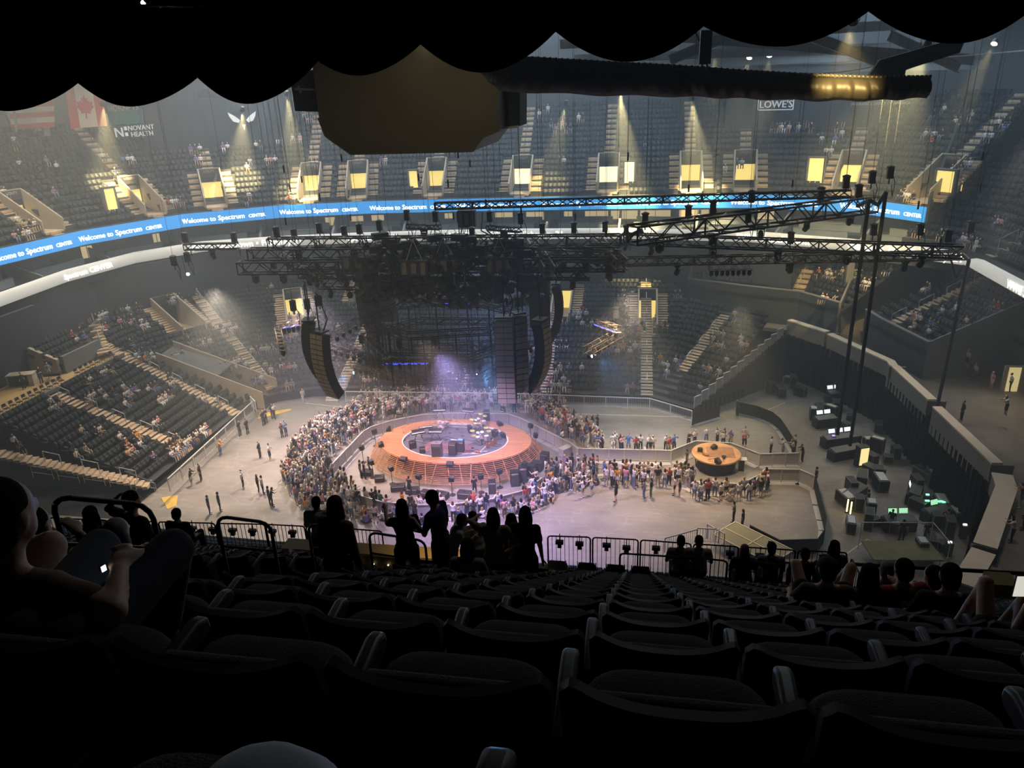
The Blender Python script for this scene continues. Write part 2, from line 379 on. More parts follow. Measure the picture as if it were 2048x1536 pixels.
# seats beside the vomitory column come back above it
def uskip(k, c): return False
UN = 17
AISLES_U = [a for a in AISLES if a[0] == 'U']
AISLES = [a for a in AISLES if a[0] != 'U']+[('UL', a[1], a[2], 2.5) for a in AISLES_U]+[('UH', a[1], a[2], .75) for a in AISLES_U]
VOIDS = [('UL',)+v[1:] for v in VOIDS]
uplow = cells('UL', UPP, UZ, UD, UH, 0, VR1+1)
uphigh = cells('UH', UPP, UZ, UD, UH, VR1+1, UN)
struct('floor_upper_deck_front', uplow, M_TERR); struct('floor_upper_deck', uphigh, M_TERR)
doors_extra = []
def vomitory(base, n, z0, D, H, r0, r1, w, name_n, doorm=None, steps_to=None, side=True, sign='UTILITY'):
    n = np.array(n); t = np.array([n[1], -n[0]]); R = np.array([[t[0], n[0], 0], [t[1], n[1], 0], [0, 0, 1]])
    def P(u, v, z): q = base+t*u+n*v; return (q[0], q[1], z)
    y0, y1 = r0*D, r1*D; fz = z0+H*r0-.25; tz = z0+H*r1+.95
    wl = MB()
    for s in (-1, 1):       # stepped side walls with a sloped coping
        a, b = s*w, s*(w+.16)
        wl.add([P(a, y0-.3, fz), P(a, y1, fz), P(a, y1, tz), P(a, y0-.3, z0+H*r0+.95), P(b, y0-.3, fz), P(b, y1, fz), P(b, y1, tz), P(b, y0-.3, z0+H*r0+.95)],
               [(0, 1, 2, 3), (7, 6, 5, 4), (3, 2, 6, 7), (0, 3, 7, 4), (1, 5, 6, 2)])
    wl.add([P(-w, y1, tz-1.0), P(w, y1, tz-1.0), P(w, y1, tz), P(-w, y1, tz), P(-w, y1+.2, tz-1.0), P(w, y1+.2, tz-1.0), P(w, y1+.2, tz), P(-w, y1+.2, tz)], [(3, 2, 1, 0), (4, 5, 6, 7), (0, 1, 5, 4), (3, 7, 6, 2)])
    o = struct('wall_vomitory', wl, M_WALLT)
    fl = MB().add([P(-w, y0-.3, fz), P(w, y0-.3, fz), P(w, y1+1.6, fz), P(-w, y1+1.6, fz), P(-w, y0-.3, fz-.2), P(w, y0-.3, fz-.2), P(w, y1+1.6, fz-.2), P(-w, y1+1.6, fz-.2)], BOXF)
    fl.build('vomitory_floor', M_STEP, o)
    d = MB().add([P(-w, y1+.25, fz), P(w, y1+.25, fz), P(w, y1+.25, tz-.9), P(-w, y1+.25, tz-.9), P(-w, y1+.4, fz), P(w, y1+.4, fz), P(w, y1+.4, tz-.9), P(-w, y1+.4, tz-.9)], BOXF)
    d.build('lit_doorway', doorm or M_DOORY, o)
    sg = MB().add([P(-w+.05, y1-.12, tz-.95), P(w-.05, y1-.12, tz-.95), P(w-.05, y1-.12, tz-.1), P(-w+.05, y1-.12, tz-.1), P(-w+.05, y1-.03, tz-.95), P(w-.05, y1-.03, tz-.95), P(w-.05, y1-.03, tz-.1), P(-w+.05, y1-.03, tz-.1)], BOXF)
    so = sg.build('sign_panel', M_SIGN, o)
    if sign:
        text_mb(sign, .36, .01, xf=lambda x, y, z: P(x, y1-.14-z, tz-.48+y)).build('lettering', M_LET, so)
    if side:
        for s in (-1, 1):
            mb, _ = aisle_steps(base+t*s*(w+.16+.62), n, 1.15, r0, r1+1, z0, D, H); mb.build('side_stairs', M_STEP, o)
    if steps_to:
        mb, _ = aisle_steps(base+n*(r1+1)*D, n, 1.25, 0, steps_to-r1-1, z0+H*(r1+1), D, H); mb.build('upper_stairs', M_STEP, o)
        rl = MB()
        for k in range(0, steps_to-r1-2, 3):
            a = base+n*((r1+1.5+k)*D); b = base+n*((r1+3.2+k)*D); za = z0+H*(r1+1.5+k); zb = z0+H*(r1+3.2+k)
            rl.path([(*a, za), (*a, za+.9), (*b, zb+.9), (*b, zb)], .03, 4)
        rl.build('handrail', M_RAILD, o)
    return o
for i, (b, n) in enumerate(UV):
    vomitory(b, n, UZ, UD, UH, VR0, VR1, VW, i, M_DOORW if i in (6, 7) else M_DOORY, steps_to=UN)
    mb, _ = aisle_steps(b-n*0, n, 1.25, 0, 1, UZ, UD, UH); mb.build('aisle_steps', M_STEP).__setitem__('kind', 'structure')
# other lit openings low in the upper deck (doorways without a stair above)
M_INT = mat('portal_wall', (.5, .42, .25), .8)
for x, y, hgt, w, mm in ((232, 428, 2.4, .55, M_DOORY), (830, 372, 2.0, .5, M_DOORY), (1258, 370, 2.4, .55, M_DOORW), (1628, 366, 2.6, .75, M_DOORY), (1912, 380, 2.0, .9, M_DOORY)):
    dd, q, n, k = uspot(x, y); k = int(max(1, round(k))); q, n = frame_at(offset(UPP, (k+.55)*UD), q); t = np.array([n[1], -n[0]]); z = UZ+UH*k
    R = np.array([[t[0], n[0], 0], [t[1], n[1], 0], [0, 0, 1]]); c = q
    pw = struct('wall_portal', MB().box((*(c-t*(w+.1)), z+hgt/2), (.2, .5, hgt+.3), R).box((*(c+t*(w+.1)), z+hgt/2), (.2, .5, hgt+.3), R).box((*c, z+hgt+.1), (w*2+.4, .5, .2), R), M_WALLG)
    MB().box((*c, z+hgt/2), (w*2, .3, hgt), R).build('lit_doorway', mm, pw)
# ---- lower bowl aisles (pixel of foot -> plan)
def lowspot(x, y):
    best = None
    for k in np.arange(0, 24, .25):
        P = onz(x, y, lowz(k)); q, n = frame_at(offset(LOW, k*LD), (P.x, P.y)); dd = np.linalg.norm(np.array([P.x, P.y])-q)
        if best is None or dd < best[0]: best = (dd, q, n, k)
    return best
LOW_AIS = []     # (base xy, dir, row0, row1)
def low_aisle(xa, ya, xb, yb, r0=None, r1=None):
    _, a, _, ka = lowspot(xa, ya); _, b, _, kb = lowspot(xb, yb); d = b-a; d = d/np.linalg.norm(d)
    LOW_AIS.append((a, d, ka, kb)); AISLES.append(('L', a, d, .65)); return a, d, ka, kb
low_aisle(310, 968, 0, 905); low_aisle(480, 905, 108, 786); low_aisle(500, 828, 245, 712)
low_aisle(545, 775, 320, 562); low_aisle(667, 795, 760, 590); low_aisle(1087, 800, 1110, 560); low_aisle(1295, 790, 1292, 560)
low_aisle(1362, 742, 1450, 632); low_aisle(205, 706, 55, 622)
WALKX = -52.3
# covered tunnel in the left stand
TUN = [(lowspot(350, 735)[1]), (lowspot(515, 800)[1])]
def lskip(k, c):
    if c[0] < -30 and c[1] < 66.0:
        if 15 <= k < 18: return True                       # walkway with folding chairs
        if k >= 18 and c[1] < 59.3: return True
        if c[1] < 48.6 and k < 15: return True              # the near block ends at the entrance ramp
    if c[0] < -37.5 and 66.0 < c[1] < 69.3 and 0 <= k < 12: return True   # covered tunnel
    if k >= 17 and c[0] > 4.5: return True
    return False
for i, (px, py, w) in enumerate(((595, 655, 1.0), (1297, 655, .95), (718, 610, 1.0), (1120, 640, 1.0), (385, 660, 1.3))):
    _, q, n, k = lowspot(px, py)
    base, n = frame_at(LOW, q); k = int(k)
    VOIDS.append(('L', base, n, w+1.35, k, k+7))
    vomitory(base, n, LZ, LD, LH*1.0, k, k+7, w, 'l', side=True, sign=None if i else 'SECTION')
    AISLES.append(('LV', base, n, 0))
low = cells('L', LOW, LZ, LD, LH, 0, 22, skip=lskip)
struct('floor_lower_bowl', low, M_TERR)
for i, (a, d, ka, kb) in enumerate(LOW_AIS):
    H_ = LH*(kb-ka)/(np.linalg.norm(np.array([0, 0])) or 1) if 0 else LH
    L = kb-ka; length = None
    # along a skew line the rows come further apart; keep height tied to the row
    P1 = lowspot(0, 0) if 0 else None
    _, nn = frame_at(LOW, a); cs = max(.5, abs(d@nn))
    mb, _ = aisle_steps(a, d, 1.2, 0, max(2, int(L)+1), lowz(ka), LD/cs, LH)
    o = struct('floor_aisle_stairs', mb, M_STEP)
    rl = MB(); D_ = LD/cs
    for k in range(1, int(L)-1, 3):
        p = a+d*k*D_; q = a+d*(k+1.3)*D_; za = lowz(ka+k); zb = lowz(ka+k+1.3)
        rl.path([(*p, za), (*p, za+.95), (*q, zb+.95), (*q, zb)], .03, 4)
    rl.build('handrail', M_METAL, o)
# risers below the first row: black skirt round the floor edge
sk = MB(); A = LOW; B = offset(LOW, .3)
for i in range(len(A)-1):
    if i == 0: a0 = (A[0][0], 48.8); b0 = (B[0][0], 48.8)
    else: a0, b0 = A[i], B[i]
    sk.add([(*a0, 0), (*A[i+1], 0), (*A[i+1], LZ-.02), (*a0, LZ-.02), (*b0, 0), (*B[i+1], 0), (*B[i+1], LZ-.02), (*b0, LZ-.02)], BOXF)
struct('wall_floor_edge', sk, M_BLKM)
# ---- club level and ribbons
WHT = [(-57.4, 44), (-57.3, 57), (-57.9, 66.4), (-56.2, 75.2), (-51.6, 81.4), (-44, 84.2), (-34.8, 86.2), (-25, 87.6), (-14, 88.2), (-2, 88.0), (11.6, 85.6), (20.8, 80.8), (29.4, 74.0), (29.4, 40)]
def band(contour, prof, closed=False):
    """sweep a profile of (offset outward, z) along a plan contour"""
    mb = MB(); rings = [offset(contour, d) for d, z in prof]; n = len(contour); m = len(prof)
    P = [(*rings[j][i], prof[j][1]) for i in range(n) for j in range(m)]
    F = [(i*m+j, (i+1)*m+j, (i+1)*m+(j+1) % m, i*m+(j+1) % m) for i in range(n-1) for j in range(m)]
    F += [tuple(range(m)), tuple((n-1)*m+j for j in range(m))[::-1]]
    return mb.add(P, F)
M_WLED = mat('white_led', (.5, .5, .47), .6, emit=.36, ecol=(1.0, 1.0, .90))
M_WLED2 = mat('white_led_text', (1, 1, 1), .6, emit=2.2, ecol=(1, 1, 1))
M_BLED = mat('blue_led', (.02, .2, .6), .5, emit=.85, ecol=(.035, .33, .80))
tube_prof = [(.55*math.cos(q)*.6, 14.0+.62*math.sin(q)) for q in np.linspace(0, 2*math.pi, 13)[:-1]]
wr = band(WHT, tube_prof).build('ribbon_board', M_WLED); sm(wr)
tag(wr, 'white rounded lit ribbon board curving along the club level front', 'ribbon board')
br = band(UPP, [(-.15, 16.5), (-.15, 17.95), (.12, 17.95), (.12, 16.5)]).build('ribbon_board', M_BLED)
tag(br, 'long blue lit ribbon board along the front of the upper deck', 'ribbon board')
def on_contour(contour, s):
    for a, b in zip(contour[:-1], contour[1:]):
        a = np.array(a); b = np.array(b); L = np.linalg.norm(b-a)
        if s <= L or b is contour[-1]: 
            t = (b-a)/L; return a+t*s, np.array([-t[1], t[0]])
        s -= L
    t = (b-a)/L; return b+t*s, np.array([-t[1], t[0]])
def s_of(contour, xy):
    best = None; acc = 0
    for a, b in zip(contour[:-1], contour[1:]):
        a = np.array(a); b = np.array(b); e = b-a; L = np.linalg.norm(e); e = e/L; t = min(max((np.array(xy)-a)@e, 0), L); dd = np.linalg.norm(np.array(xy)-a-e*t)
        if best is None or dd < best[0]: best = (dd, acc+t)
        acc += L
    return best[1]
def ribbon_text(s, size, contour, px, zc, out, parent, m, sx=1.0, dz=0, align='CENTER', name='lettering'):
    P = onz(px[0], px[1], zc); sc = s_of(contour, (P.x, P.y))
    def xf(x, y, z):
        q, n = on_contour(contour, sc+x*sx); q = q-n*(out+z); return (q[0], q[1], zc+y-size*.33+dz)
    o = text_mb(s, size, .01, xf=xf, align=align).build(name, m, parent); return o
def two_size(px):
    P = onz(px[0], px[1], 17.2); sc = s_of(UPP, (P.x, P.y)); mb = MB()
    for s, size, x0, al in (('Welcome to', .74, -4.0, 'LEFT'), ('Spectrum', .78, .05, 'LEFT'), ('CENTER', .52, 3.5, 'LEFT')):
        def xf(x, y, z, x0=x0):
            q, n = on_contour(UPP, sc+(x+x0)*1.0); q = q-n*(.17+z); return (q[0], q[1], 17.2+y-.3)
        text_mb(s, size, .01, mb=mb, xf=xf, align=al)
        if 1:
            text_mb(s, size, .01, mb=mb, xf=lambda x, y, z: xf(x+.035, y, z), align=al)
    mb.build('lettering', M_WLED2, br)
for px in ((45, 503), (240, 467), (436, 438), (620, 425), (797, 418), (970, 414), (1150, 409), (1340, 402), (1530, 406), (1738, 418)): two_size(px)
for s, size, px in (('Spectrum CENTER', .8, (197, 543)), ('WWE SmackDown \u2022 February 21', 1.0, (485, 492)), ('Spectrum CENTER', .8, (745, 478)), ('WWE SmackDown \u2022 February 21', 1.0, (1010, 473)), ('WWE SmackDown', 1.0, (1560, 470)), ('February 21', 1.0, (1760, 490)), ('WWE SmackDown', 1.0, (2070, 592)), ('February 21', 1.0, (1885, 506))):
    ribbon_text(s, size, WHT, px, 14.0, .42, wr, M_WLED2)
# club floor, its parapets, divider walls, and the lit boxes behind
struct('floor_club_level', band(WHT[:13], [(.35, 12.6), (.35, 14.05), (2.4, 14.05), (2.4, 14.5), (4.2, 14.5), (4.2, 14.8), (5.2, 14.8), (5.2, 12.6)]), M_TERR)
struct('wall_club_back', band(UPP, [(3.4, 13.0), (3.4, 18.6), (3.7, 18.6), (3.7, 13.0)]), M_WALLG)
struct('ceiling_club_level', band(UPP, [(.15, 16.5), (.15, 16.9), (5, 19.0), (5, 16.5)]), M_SOFF)
struct('wall_lower_bowl_back', band(LOW, [(22*LD, 5), (22*LD, 13.2), (22*LD+.3, 13.2), (22*LD+.3, 5)]), M_WALLD)
struct('ceiling_lower_bowl', band(WHT[:13], [(.2, 13.1), (.2, 13.4), (7, 13.4), (7, 13.1)]), M_SOFF)
M_PAR = mat('club_parapet', (.22, .26, .29), .7)
ctot = sum(np.linalg.norm(np.array(b)-np.array(a)) for a, b in zip(WHT[:12], WHT[1:13]))
s = 4.0; i = 0
while s < ctot-6:
    for off, L, z in ((2.3, 5.6, 14.05), (4.1, 6.4, 14.5)):
        mb = MB(); q0, n = on_contour(WHT, s); q1, n1 = on_contour(WHT, s+L)
        a = q0+n*off; b = q1+n1*off; a2 = a+n*.15; b2 = b+n1*.15; h = .8 if off < 3 else .75
        mb.prism([tuple(a), tuple(b), tuple(b2), tuple(a2)], z, z+h)
        o = struct('wall_club_parapet', mb, M_PAR)
        if 1: MB().prism([tuple(a-n*.06), tuple(b-n1*.06), tuple(b2+n1*.06), tuple(a2+n*.06)], z+h, z+h+.06).build('coping', M_WALLG, o)
    q, n = on_contour(WHT, s+7.2); t = np.array([n[1], -n[0]])
    mb = MB().sheet([(*(q+n*.5), 13.6), (*(q+n*.5), 14.6), (*(q+n*4.6), 16.1), (*(q+n*4.6), 13.6)], (t[0]*.25, t[1]*.25, 0))
    struct('wall_club_divider', mb, M_WALLG)
    s += 8.6; i += 1
for i, (x, y, w, mm) in enumerate(((128, 498, .6, 0), (275, 475, .4, 0), (718, 440, .8, 1), (760, 440, .8, 1), (905, 432, .5, 0), (1015, 430, 1.1, 0), (1075, 430, 1.1, 0), (1140, 428, .5, 0), (1195, 427, 1.4, 0), (1250, 425, 1.6, 0), (1310, 425, 1.8, 0), (1385, 420, 1.6, 0), (1545, 425, .9, 0), (1375, 432, 1.0, 0), (665, 443, .6, 0))):
    P = onz(x, y, 15.0); q, n = frame_at(offset(UPP, 3.35), (P.x, P.y)); t = np.array([n[1], -n[0]]); R = np.array([[t[0], n[0], 0], [t[1], n[1], 0], [0, 0, 1]])
    o = struct('window_%d' % (i+1), MB().box((*q, 15.1), (w*2+.2, .12, 1.5), R), M_WALLG)
    MB().box((q[0]-n[0]*.08, q[1]-n[1]*.08, 15.1), (w*2, .06, 1.35), R).build('window_pane', mat('suite_window', (.7, .6, .4), .5, emit=.45, ecol=(1, .8, .45)), o)
    MB().box((q[0]-n[0]*.14, q[1]-n[1]*.14, 15.1), (.06, .06, 1.35), R).build('window_frame', M_WALLD, o)
# columns under the white ribbon
for x, y in ((115, 590), (262, 545), (270, 560), (1760, 520)):
    P = onz(x, y, 11); q, n = frame_at(WHT, (P.x, P.y)); q = q+n*1.2
    struct('wall_column', MB().box((*q, 11.3), (.7, .7, 4.4), None), M_WALLG)
# ---- right end: deck rising from the white ribbon, corner block, walkway and cream-capped walls
AISLES.append(('R', np.array((29.6, 71.0)), np.array((1.0, .05)), .7))
AISLES.append(('R', np.array((29.9, 60.0)), np.array((1.0, .0)), .7))
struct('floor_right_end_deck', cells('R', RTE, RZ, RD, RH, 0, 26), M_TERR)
for p in ((29.6, 71.0), (29.9, 60.0)):
    mb, _ = aisle_steps(np.array(p)+np.array((.2, 0)), (1, .03), 1.3, 0, 26, RZ, RD, RH); o = struct('floor_aisle_stairs', mb, M_STEP)
    rl = MB()
    for k in range(1, 24, 3): rl.path([(p[0]+k*.85, p[1], RZ+k*RH), (p[0]+k*.85, p[1], RZ+k*RH+.95), (p[0]+(k+1.6)*.85, p[1], RZ+(k+1.6)*RH+.95), (p[0]+(k+1.6)*.85, p[1], RZ+(k+1.6)*RH)], .03, 4)
    rl.build('handrail', M_METAL, o)
struct('wall_deck_end', MB().sheet([(26.9, 79, 16.4), (26.9, 79, 18.9), (33.5, 92, 27.5), (33.5, 92, 14)], (.25, 0, 0)), M_WALLD)
struct('wall_right_corner_fascia', band([(29.4, 74), (29.4, 40)], [(.3, 13.2), (.3, 14.9), (1.2, 14.9), (1.2, 13.2)]), M_WALLD)
# corner block (fixed lower rows) : two wings either side of a notch
def stairs_on(contour, z0, D, H, x, y, r1, tier, w=1.2):
    best = None
    for k in np.arange(0, 4, .25):
        P = onz(x, y, z0+H*k); q, n = frame_at(offset(contour, k*D), (P.x, P.y)); dd = np.linalg.norm(np.array([P.x, P.y])-q)
        if best is None or dd < best[0]: best = (dd, q, n, k)
    q, n = frame_at(contour, best[1]); AISLES.append((tier, q, n, .65))
    mb, _ = aisle_steps(q, n, w, 0, r1, z0, D, H); o = struct('floor_aisle_stairs', mb, M_STEP)
    rl = MB()
    for k in range(1, r1-2, 3):
        p = q+n*k*D; p2 = q+n*(k+1.6)*D; rl.path([(*p, z0+k*H), (*p, z0+k*H+.95), (*p2, z0+(k+1.6)*H+.95), (*p2, z0+(k+1.6)*H)], .03, 4)
    rl.build('handrail', M_METAL, o)
UP1 = [(5.2, 87.4), (10.9, 84.2), (16.6, 81.6), (19.6, 77.4)]
UP2 = [(21.9, 76.4), (22.4, 73.4), (24.4, 66.2)]
UP3 = [(31.6, 70.5), (32.3, 62.0)]
stairs_on(UP1, 8.0, .85, .38, 1585, 600, 15, 'U1'); stairs_on(UP2, 7.6, .85, .38, 1775, 650, 14, 'U2')
def wall_under(contour, z0, z1, m, name='wall_block_front', cap=True):
    o = struct(name, band(contour, [(0, z0), (0, z1), (.25, z1), (.25, z0)]), m)
    if cap: band(contour, [(-.05, z1), (-.05, z1+.1), (.3, z1+.1), (.3, z1)]).build('coping', M_WALLG, o)
    return o
struct('floor_right_corner_block', cells('U1', UP1, 8.0, .85, .38, 0, 16), M_TERR); wall_under(UP1, 4.8, 8.8, M_WALLD)
struct('floor_right_end_block', cells('U2', UP2, 7.6, .85, .38, 0, 14), M_TERR); wall_under(UP2, 4.8, 8.4, M_WALLD)
struct('floor_right_near_block', cells('U3', UP3, 8.6, .85, .38, 0, 12), M_TERR); wall_under(UP3, 4.8, 9.4, M_WALLG)
struct('wall_block_side', MB().sheet([(19.6, 77.4, 4.8), (19.6, 77.4, 8.8), (22.9, 85, 11.5), (22.9, 85, 4.8)], (.2, 0, 0)), M_WALLG)
struct('wall_block_side', MB().sheet([(5.2, 87.4, 4.8), (5.2, 87.4, 8.8), (6.6, 94, 12), (6.6, 94, 4.8)], (.2, 0, 0)), M_WALLG)
struct('wall_block_side', MB().sheet([(24.4, 66.2, 4.8), (24.4, 66.2, 8.4), (32.4, 68, 11.8), (32.4, 68, 4.8)], (0, .2, 0)), M_WALLG)
pl = [onz(1880, 695, 7.2), onz(1955, 690, 7.2)]
# stair wedge with tan wall behind the corridor
sw = MB().sheet([(27.0, 68.6, 5), (33.2, 70.6, 5), (33.2, 70.6, 10.0), (27.0, 68.6, 7.4)], (0, .3, 0)); struct('wall_stair_wedge', sw, M_WALLT)
mb, _ = aisle_steps(np.array((25.2, 68.9)), (1, .3), 1.4, 0, 9, 7.2, .85, .38); struct('floor_aisle_stairs', mb, M_STEP)
struct('floor_landing', MB().span((24.6, 67.2, 7.0), (27.2, 70.0, 7.2)), M_STEP)
dw = MB().sheet([(33.0, 61.5, 5), (33.0, 70.6, 5), (33.0, 70.6, 9), (33.0, 61.5, 9)], (.3, 0, 0)); struct('wall_corridor', dw, M_WALLT)
P = onz(2015, 785, 5)
o = struct('door_1', MB().box((P.x+.5, P.y+.3, 6.1), (1.9, .2, 2.3)), M_WALLT); MB().box((P.x+.3, P.y+.17, 6.1), (.9, .06, 2.1)).build('lit_doorway', mat('lit_door_dim', (.6, .5, .3), .6, emit=.45, ecol=(1, .85, .4)), o)
struct('floor_right_walkway', MB().prism([(5, 83.5), (13.5, 81), (15.9, 80), (18.8, 76), (22.3, 67.3), (22.8, 59), (23.3, 47.5), (17.2, 36), (45, 36), (45, 72), (24, 90), (5, 92)], 4.6, 5.0), mat('walkway_floor', (.20, .17, .14), .7, noise=.3, nscale=.7))
WP = [[(1575, 640), (1651, 664)], [(1655, 668), (1775, 722), (1781, 731)], [(1783, 731), (1857, 799)], [(1866, 813), (1985, 926)], [(1985, 945), (1993, 970), (1948, 1085)], [(1945, 1095), (1905, 1160)]]
for i, w in enumerate(WP):
    pts = [tuple(onz(x, y, 6.1)[:2]) for x, y in w]
    ww = .55 if i < 4 else 1.0
    o = struct('wall_cream_capped', band(pts, [(0, 3.9 if i < 4 else 4.6), (0, 6.0), (ww, 6.0), (ww, 3.9)]), M_WALLG)
    band(pts, [(-.05, 6.0), (-.05, 6.12), (ww+.1, 6.12), (ww+.1, 6.0)]).build('coping', M_CAP, o)
    a = pts[-1]; MB().box((a[0]+.6, a[1], 5.5), (1.4, .2, 1.0)).build('end_return', M_WALLG, o)
# black drapes hung round the equipment area at the end of the floor
dr = MB(); base = [(15.0, 80.2), (18.3, 75.6), (21.9, 67.5), (22.4, 59), (22.8, 48.2), (17.0, 36.4)]
def curtain(pts, z0, z1, amp=.12, wl=.7, th=.03):
    mb = MB(); P = []; acc = 0
    for a, b in zip(pts[:-1], pts[1:]):
        a = np.array(a, float); b = np.array(b, float); L = np.linalg.norm(b-a); t = (b-a)/L; n = np.array([-t[1], t[0]]); k = max(2, int(L/(wl/4)))
        for i in range(k):
            s = L*i/k; q = a+t*s+n*amp*math.sin((acc+s)*2*math.pi/wl)*(1+.3*math.sin((acc+s)*1.3)); P.append(q)
        acc += L
    P.append(np.array(pts[-1], float)); n = len(P)
    V = [(*p, z) for z in (z0, z1) for p in P]; F = [(i, i+1, n+i+1, n+i) for i in range(n-1)]
    mb.add(V, F); return mb
def solid(o, t=.03):
    m = o.modifiers.new('thick', 'SOLIDIFY'); m.thickness = t; return o
solid(struct('wall_black_drape', curtain(base, 0, 4.7), M_DRAPE))
solid(struct('wall_black_drape', curtain([(5.6, 68.2), (10.2, 72.8), (15.0, 79.6)], 0, 1.0, .05), M_DRAPE))
# terrace side of the cut-off stand (stepped) with barricade panels climbing it
cutd = np.array((14.8, 77.6))-np.array((5.1, 67.7)); cutd = cutd/np.linalg.norm(cutd); 
sd = MB(); 
for k in range(14):
    a = np.array((5.2, 67.9))+cutd*k*.99; b = a+cutd*.99; n = np.array((cutd[1], -cutd[0]))*.1
    sd.prism([tuple(a), tuple(a+n), tuple(b+n), tuple(b)], 0, LZ+LH*k)
struct('wall_stand_side', sd, M_WALLD)
# ---- left corner: walkway, brick-sided corridor
struct('floor_left_walkway', MB().prism([(-52.2, 38), (-66, 38), (-66, 59.2), (-55.0, 59.2), (-55.0, 66), (-52.2, 66)], 5.7, 6.0), mat('yellow_floor', (.62, .42, .18), .6, noise=.15, nscale=.5))
M_BRICK = mat('painted_brick', (.55, .46, .36), .8, noise=.25, nscale=6, bump=.3)
struct('wall_corridor_brick', MB().sheet([(-55.1, 59.3, 6), (-55.1, 59.3, 7.5), (-66, 59.3, 12.0), (-66, 59.3, 6)], (0, .35, 0)), M_BRICK)
o = struct('wall_corridor_end', MB().span((-66.4, 38, 6), (-66, 59.6, 13)), M_WALLG); MB().span((-66, 55.5, 6), (-65.9, 58, 8.3)).build('grey_door', mat('door_grey', (.18, .18, .2), .6), o)
o = struct('wall_upper_block_front', MB().span((-54.9, 59.6, 6), (-54.6, 64.9, 7.75)), M_WALLG)
mb, _ = aisle_steps(np.array((-52.9, 65.6)), (-1, 0), 1.3, 0, 4, 6.0, .5, .3); struct('floor_aisle_stairs', mb, M_STEP)
struct('wall_left_portal', MB().span((-56, 38, 9.5), (-55.6, 59.2, 13)), M_WALLD)
# lit entrance at the near left corner and ramps
def ramp(name, px, m):
    P = [onz(x, y, z) for x, y, z in px]; struct(name, MB().slab([tuple(p) for p in P], .05), m)
M_YEL = mat('yellow_mat', (.75, .50, .10), .7, noise=.2, nscale=2)
ramp('floor_yellow_ramp', [(322, 995, .03), (335, 1018, .03), (352, 1012, .03), (356, 990, .03)], M_YEL)
ramp('floor_yellow_ramp', [(516, 838, .03), (581, 821, .03), (583, 817, .03), (520, 826, .03)], M_YEL)
# covered tunnel in the left stand: parapets and a grey-black roof
tm = MB().sheet([(-38.3, 66.1, .1), (-38.3, 66.1, 1.9), (-49.5, 66.1, 6.0), (-49.5, 66.1, .1)], (0, .15, 0)).sheet([(-38.3, 69.3, .1), (-38.3, 69.3, 2.2), (-49.5, 69.3, 6.2), (-49.5, 69.3, .1)], (0, .15, 0))
o = struct('wall_tunnel', tm, M_WALLT)
MB().slab([(-43.0, 66.2, 3.6), (-43.0, 69.4, 3.8), (-49.5, 69.4, 5.7), (-49.5, 66.2, 5.5)], .15).build('tunnel_roof', mat('tunnel_roof', (.10, .10, .11), .8, noise=.3, nscale=1), o)
MB().slab([(-38.2, 66.2, .1), (-38.2, 69.3, .1), (-43, 69.3, .5), (-43, 66.2, .5)], .1).build('tunnel_floor', M_BLKM, o)
# near side of the left block: dark ramp and its low wall, then near lower stand seen below our deck
NEAR = [(-22, 43.4), (-36, 43.9), (-39.3, 42.5)]
struct('wall_left_block_side', MB().sheet([(-39.4, 48.7, 0), (-39.4, 48.7, .9), (-52.2, 48.7, 6.0), (-52.2, 48.7, 0)], (0, .2, 0)), M_WALLD)
struct('floor_entrance_ramp', MB().slab([(-39.5, 48.6, .02), (-39.5, 44.5, .02), (-56, 44.5, .02), (-56, 48.6, .02)], .02), M_BLKM)
NB = [(20, 40.2), (4, 40.6), (-10, 40.8), (-30, 41.4), (-39.5, 42.6)]
struct('floor_near_stand', cells('N', NB, .9, .85, .34, 0, 12), M_TERR)
# ---- outer shell
OUT = [(-84, 8), (-84, 75), (-62, 104), (-32, 113), (12, 113), (38, 104), (58, 80), (58, 8)]
M_SHELL = mat('wall_upper_black', (.010, .014, .018), .9)
struct('wall_outer', band(OUT, [(0, -1), (0, 46), (.5, 46), (.5, -1)]), M_SHELL)
struct('ceiling', MB().span((-86, -6, 45.5), (60, 115, 46)), mat('ceiling_dark', (.03, .035, .04), .9))
struct('wall_near', MB().span((-86, -7, -1), (60, -6.5, 46)), M_SHELL)
struct('wall_near_left', MB().span((-86, -7, -1), (-85.5, 10, 46)), M_SHELL); struct('wall_near_right', MB().span((59.5, -7, -1), (60, 10, 46)), M_SHELL)
struct('wall_upper_back', band(UPP, [(UN*UD+.1, 20), (UN*UD+.1, 33), (UN*UD+.4, 33), (UN*UD+.4, 20)]), mat('wall_fascia_grey', (.035, .042, .05), .8))
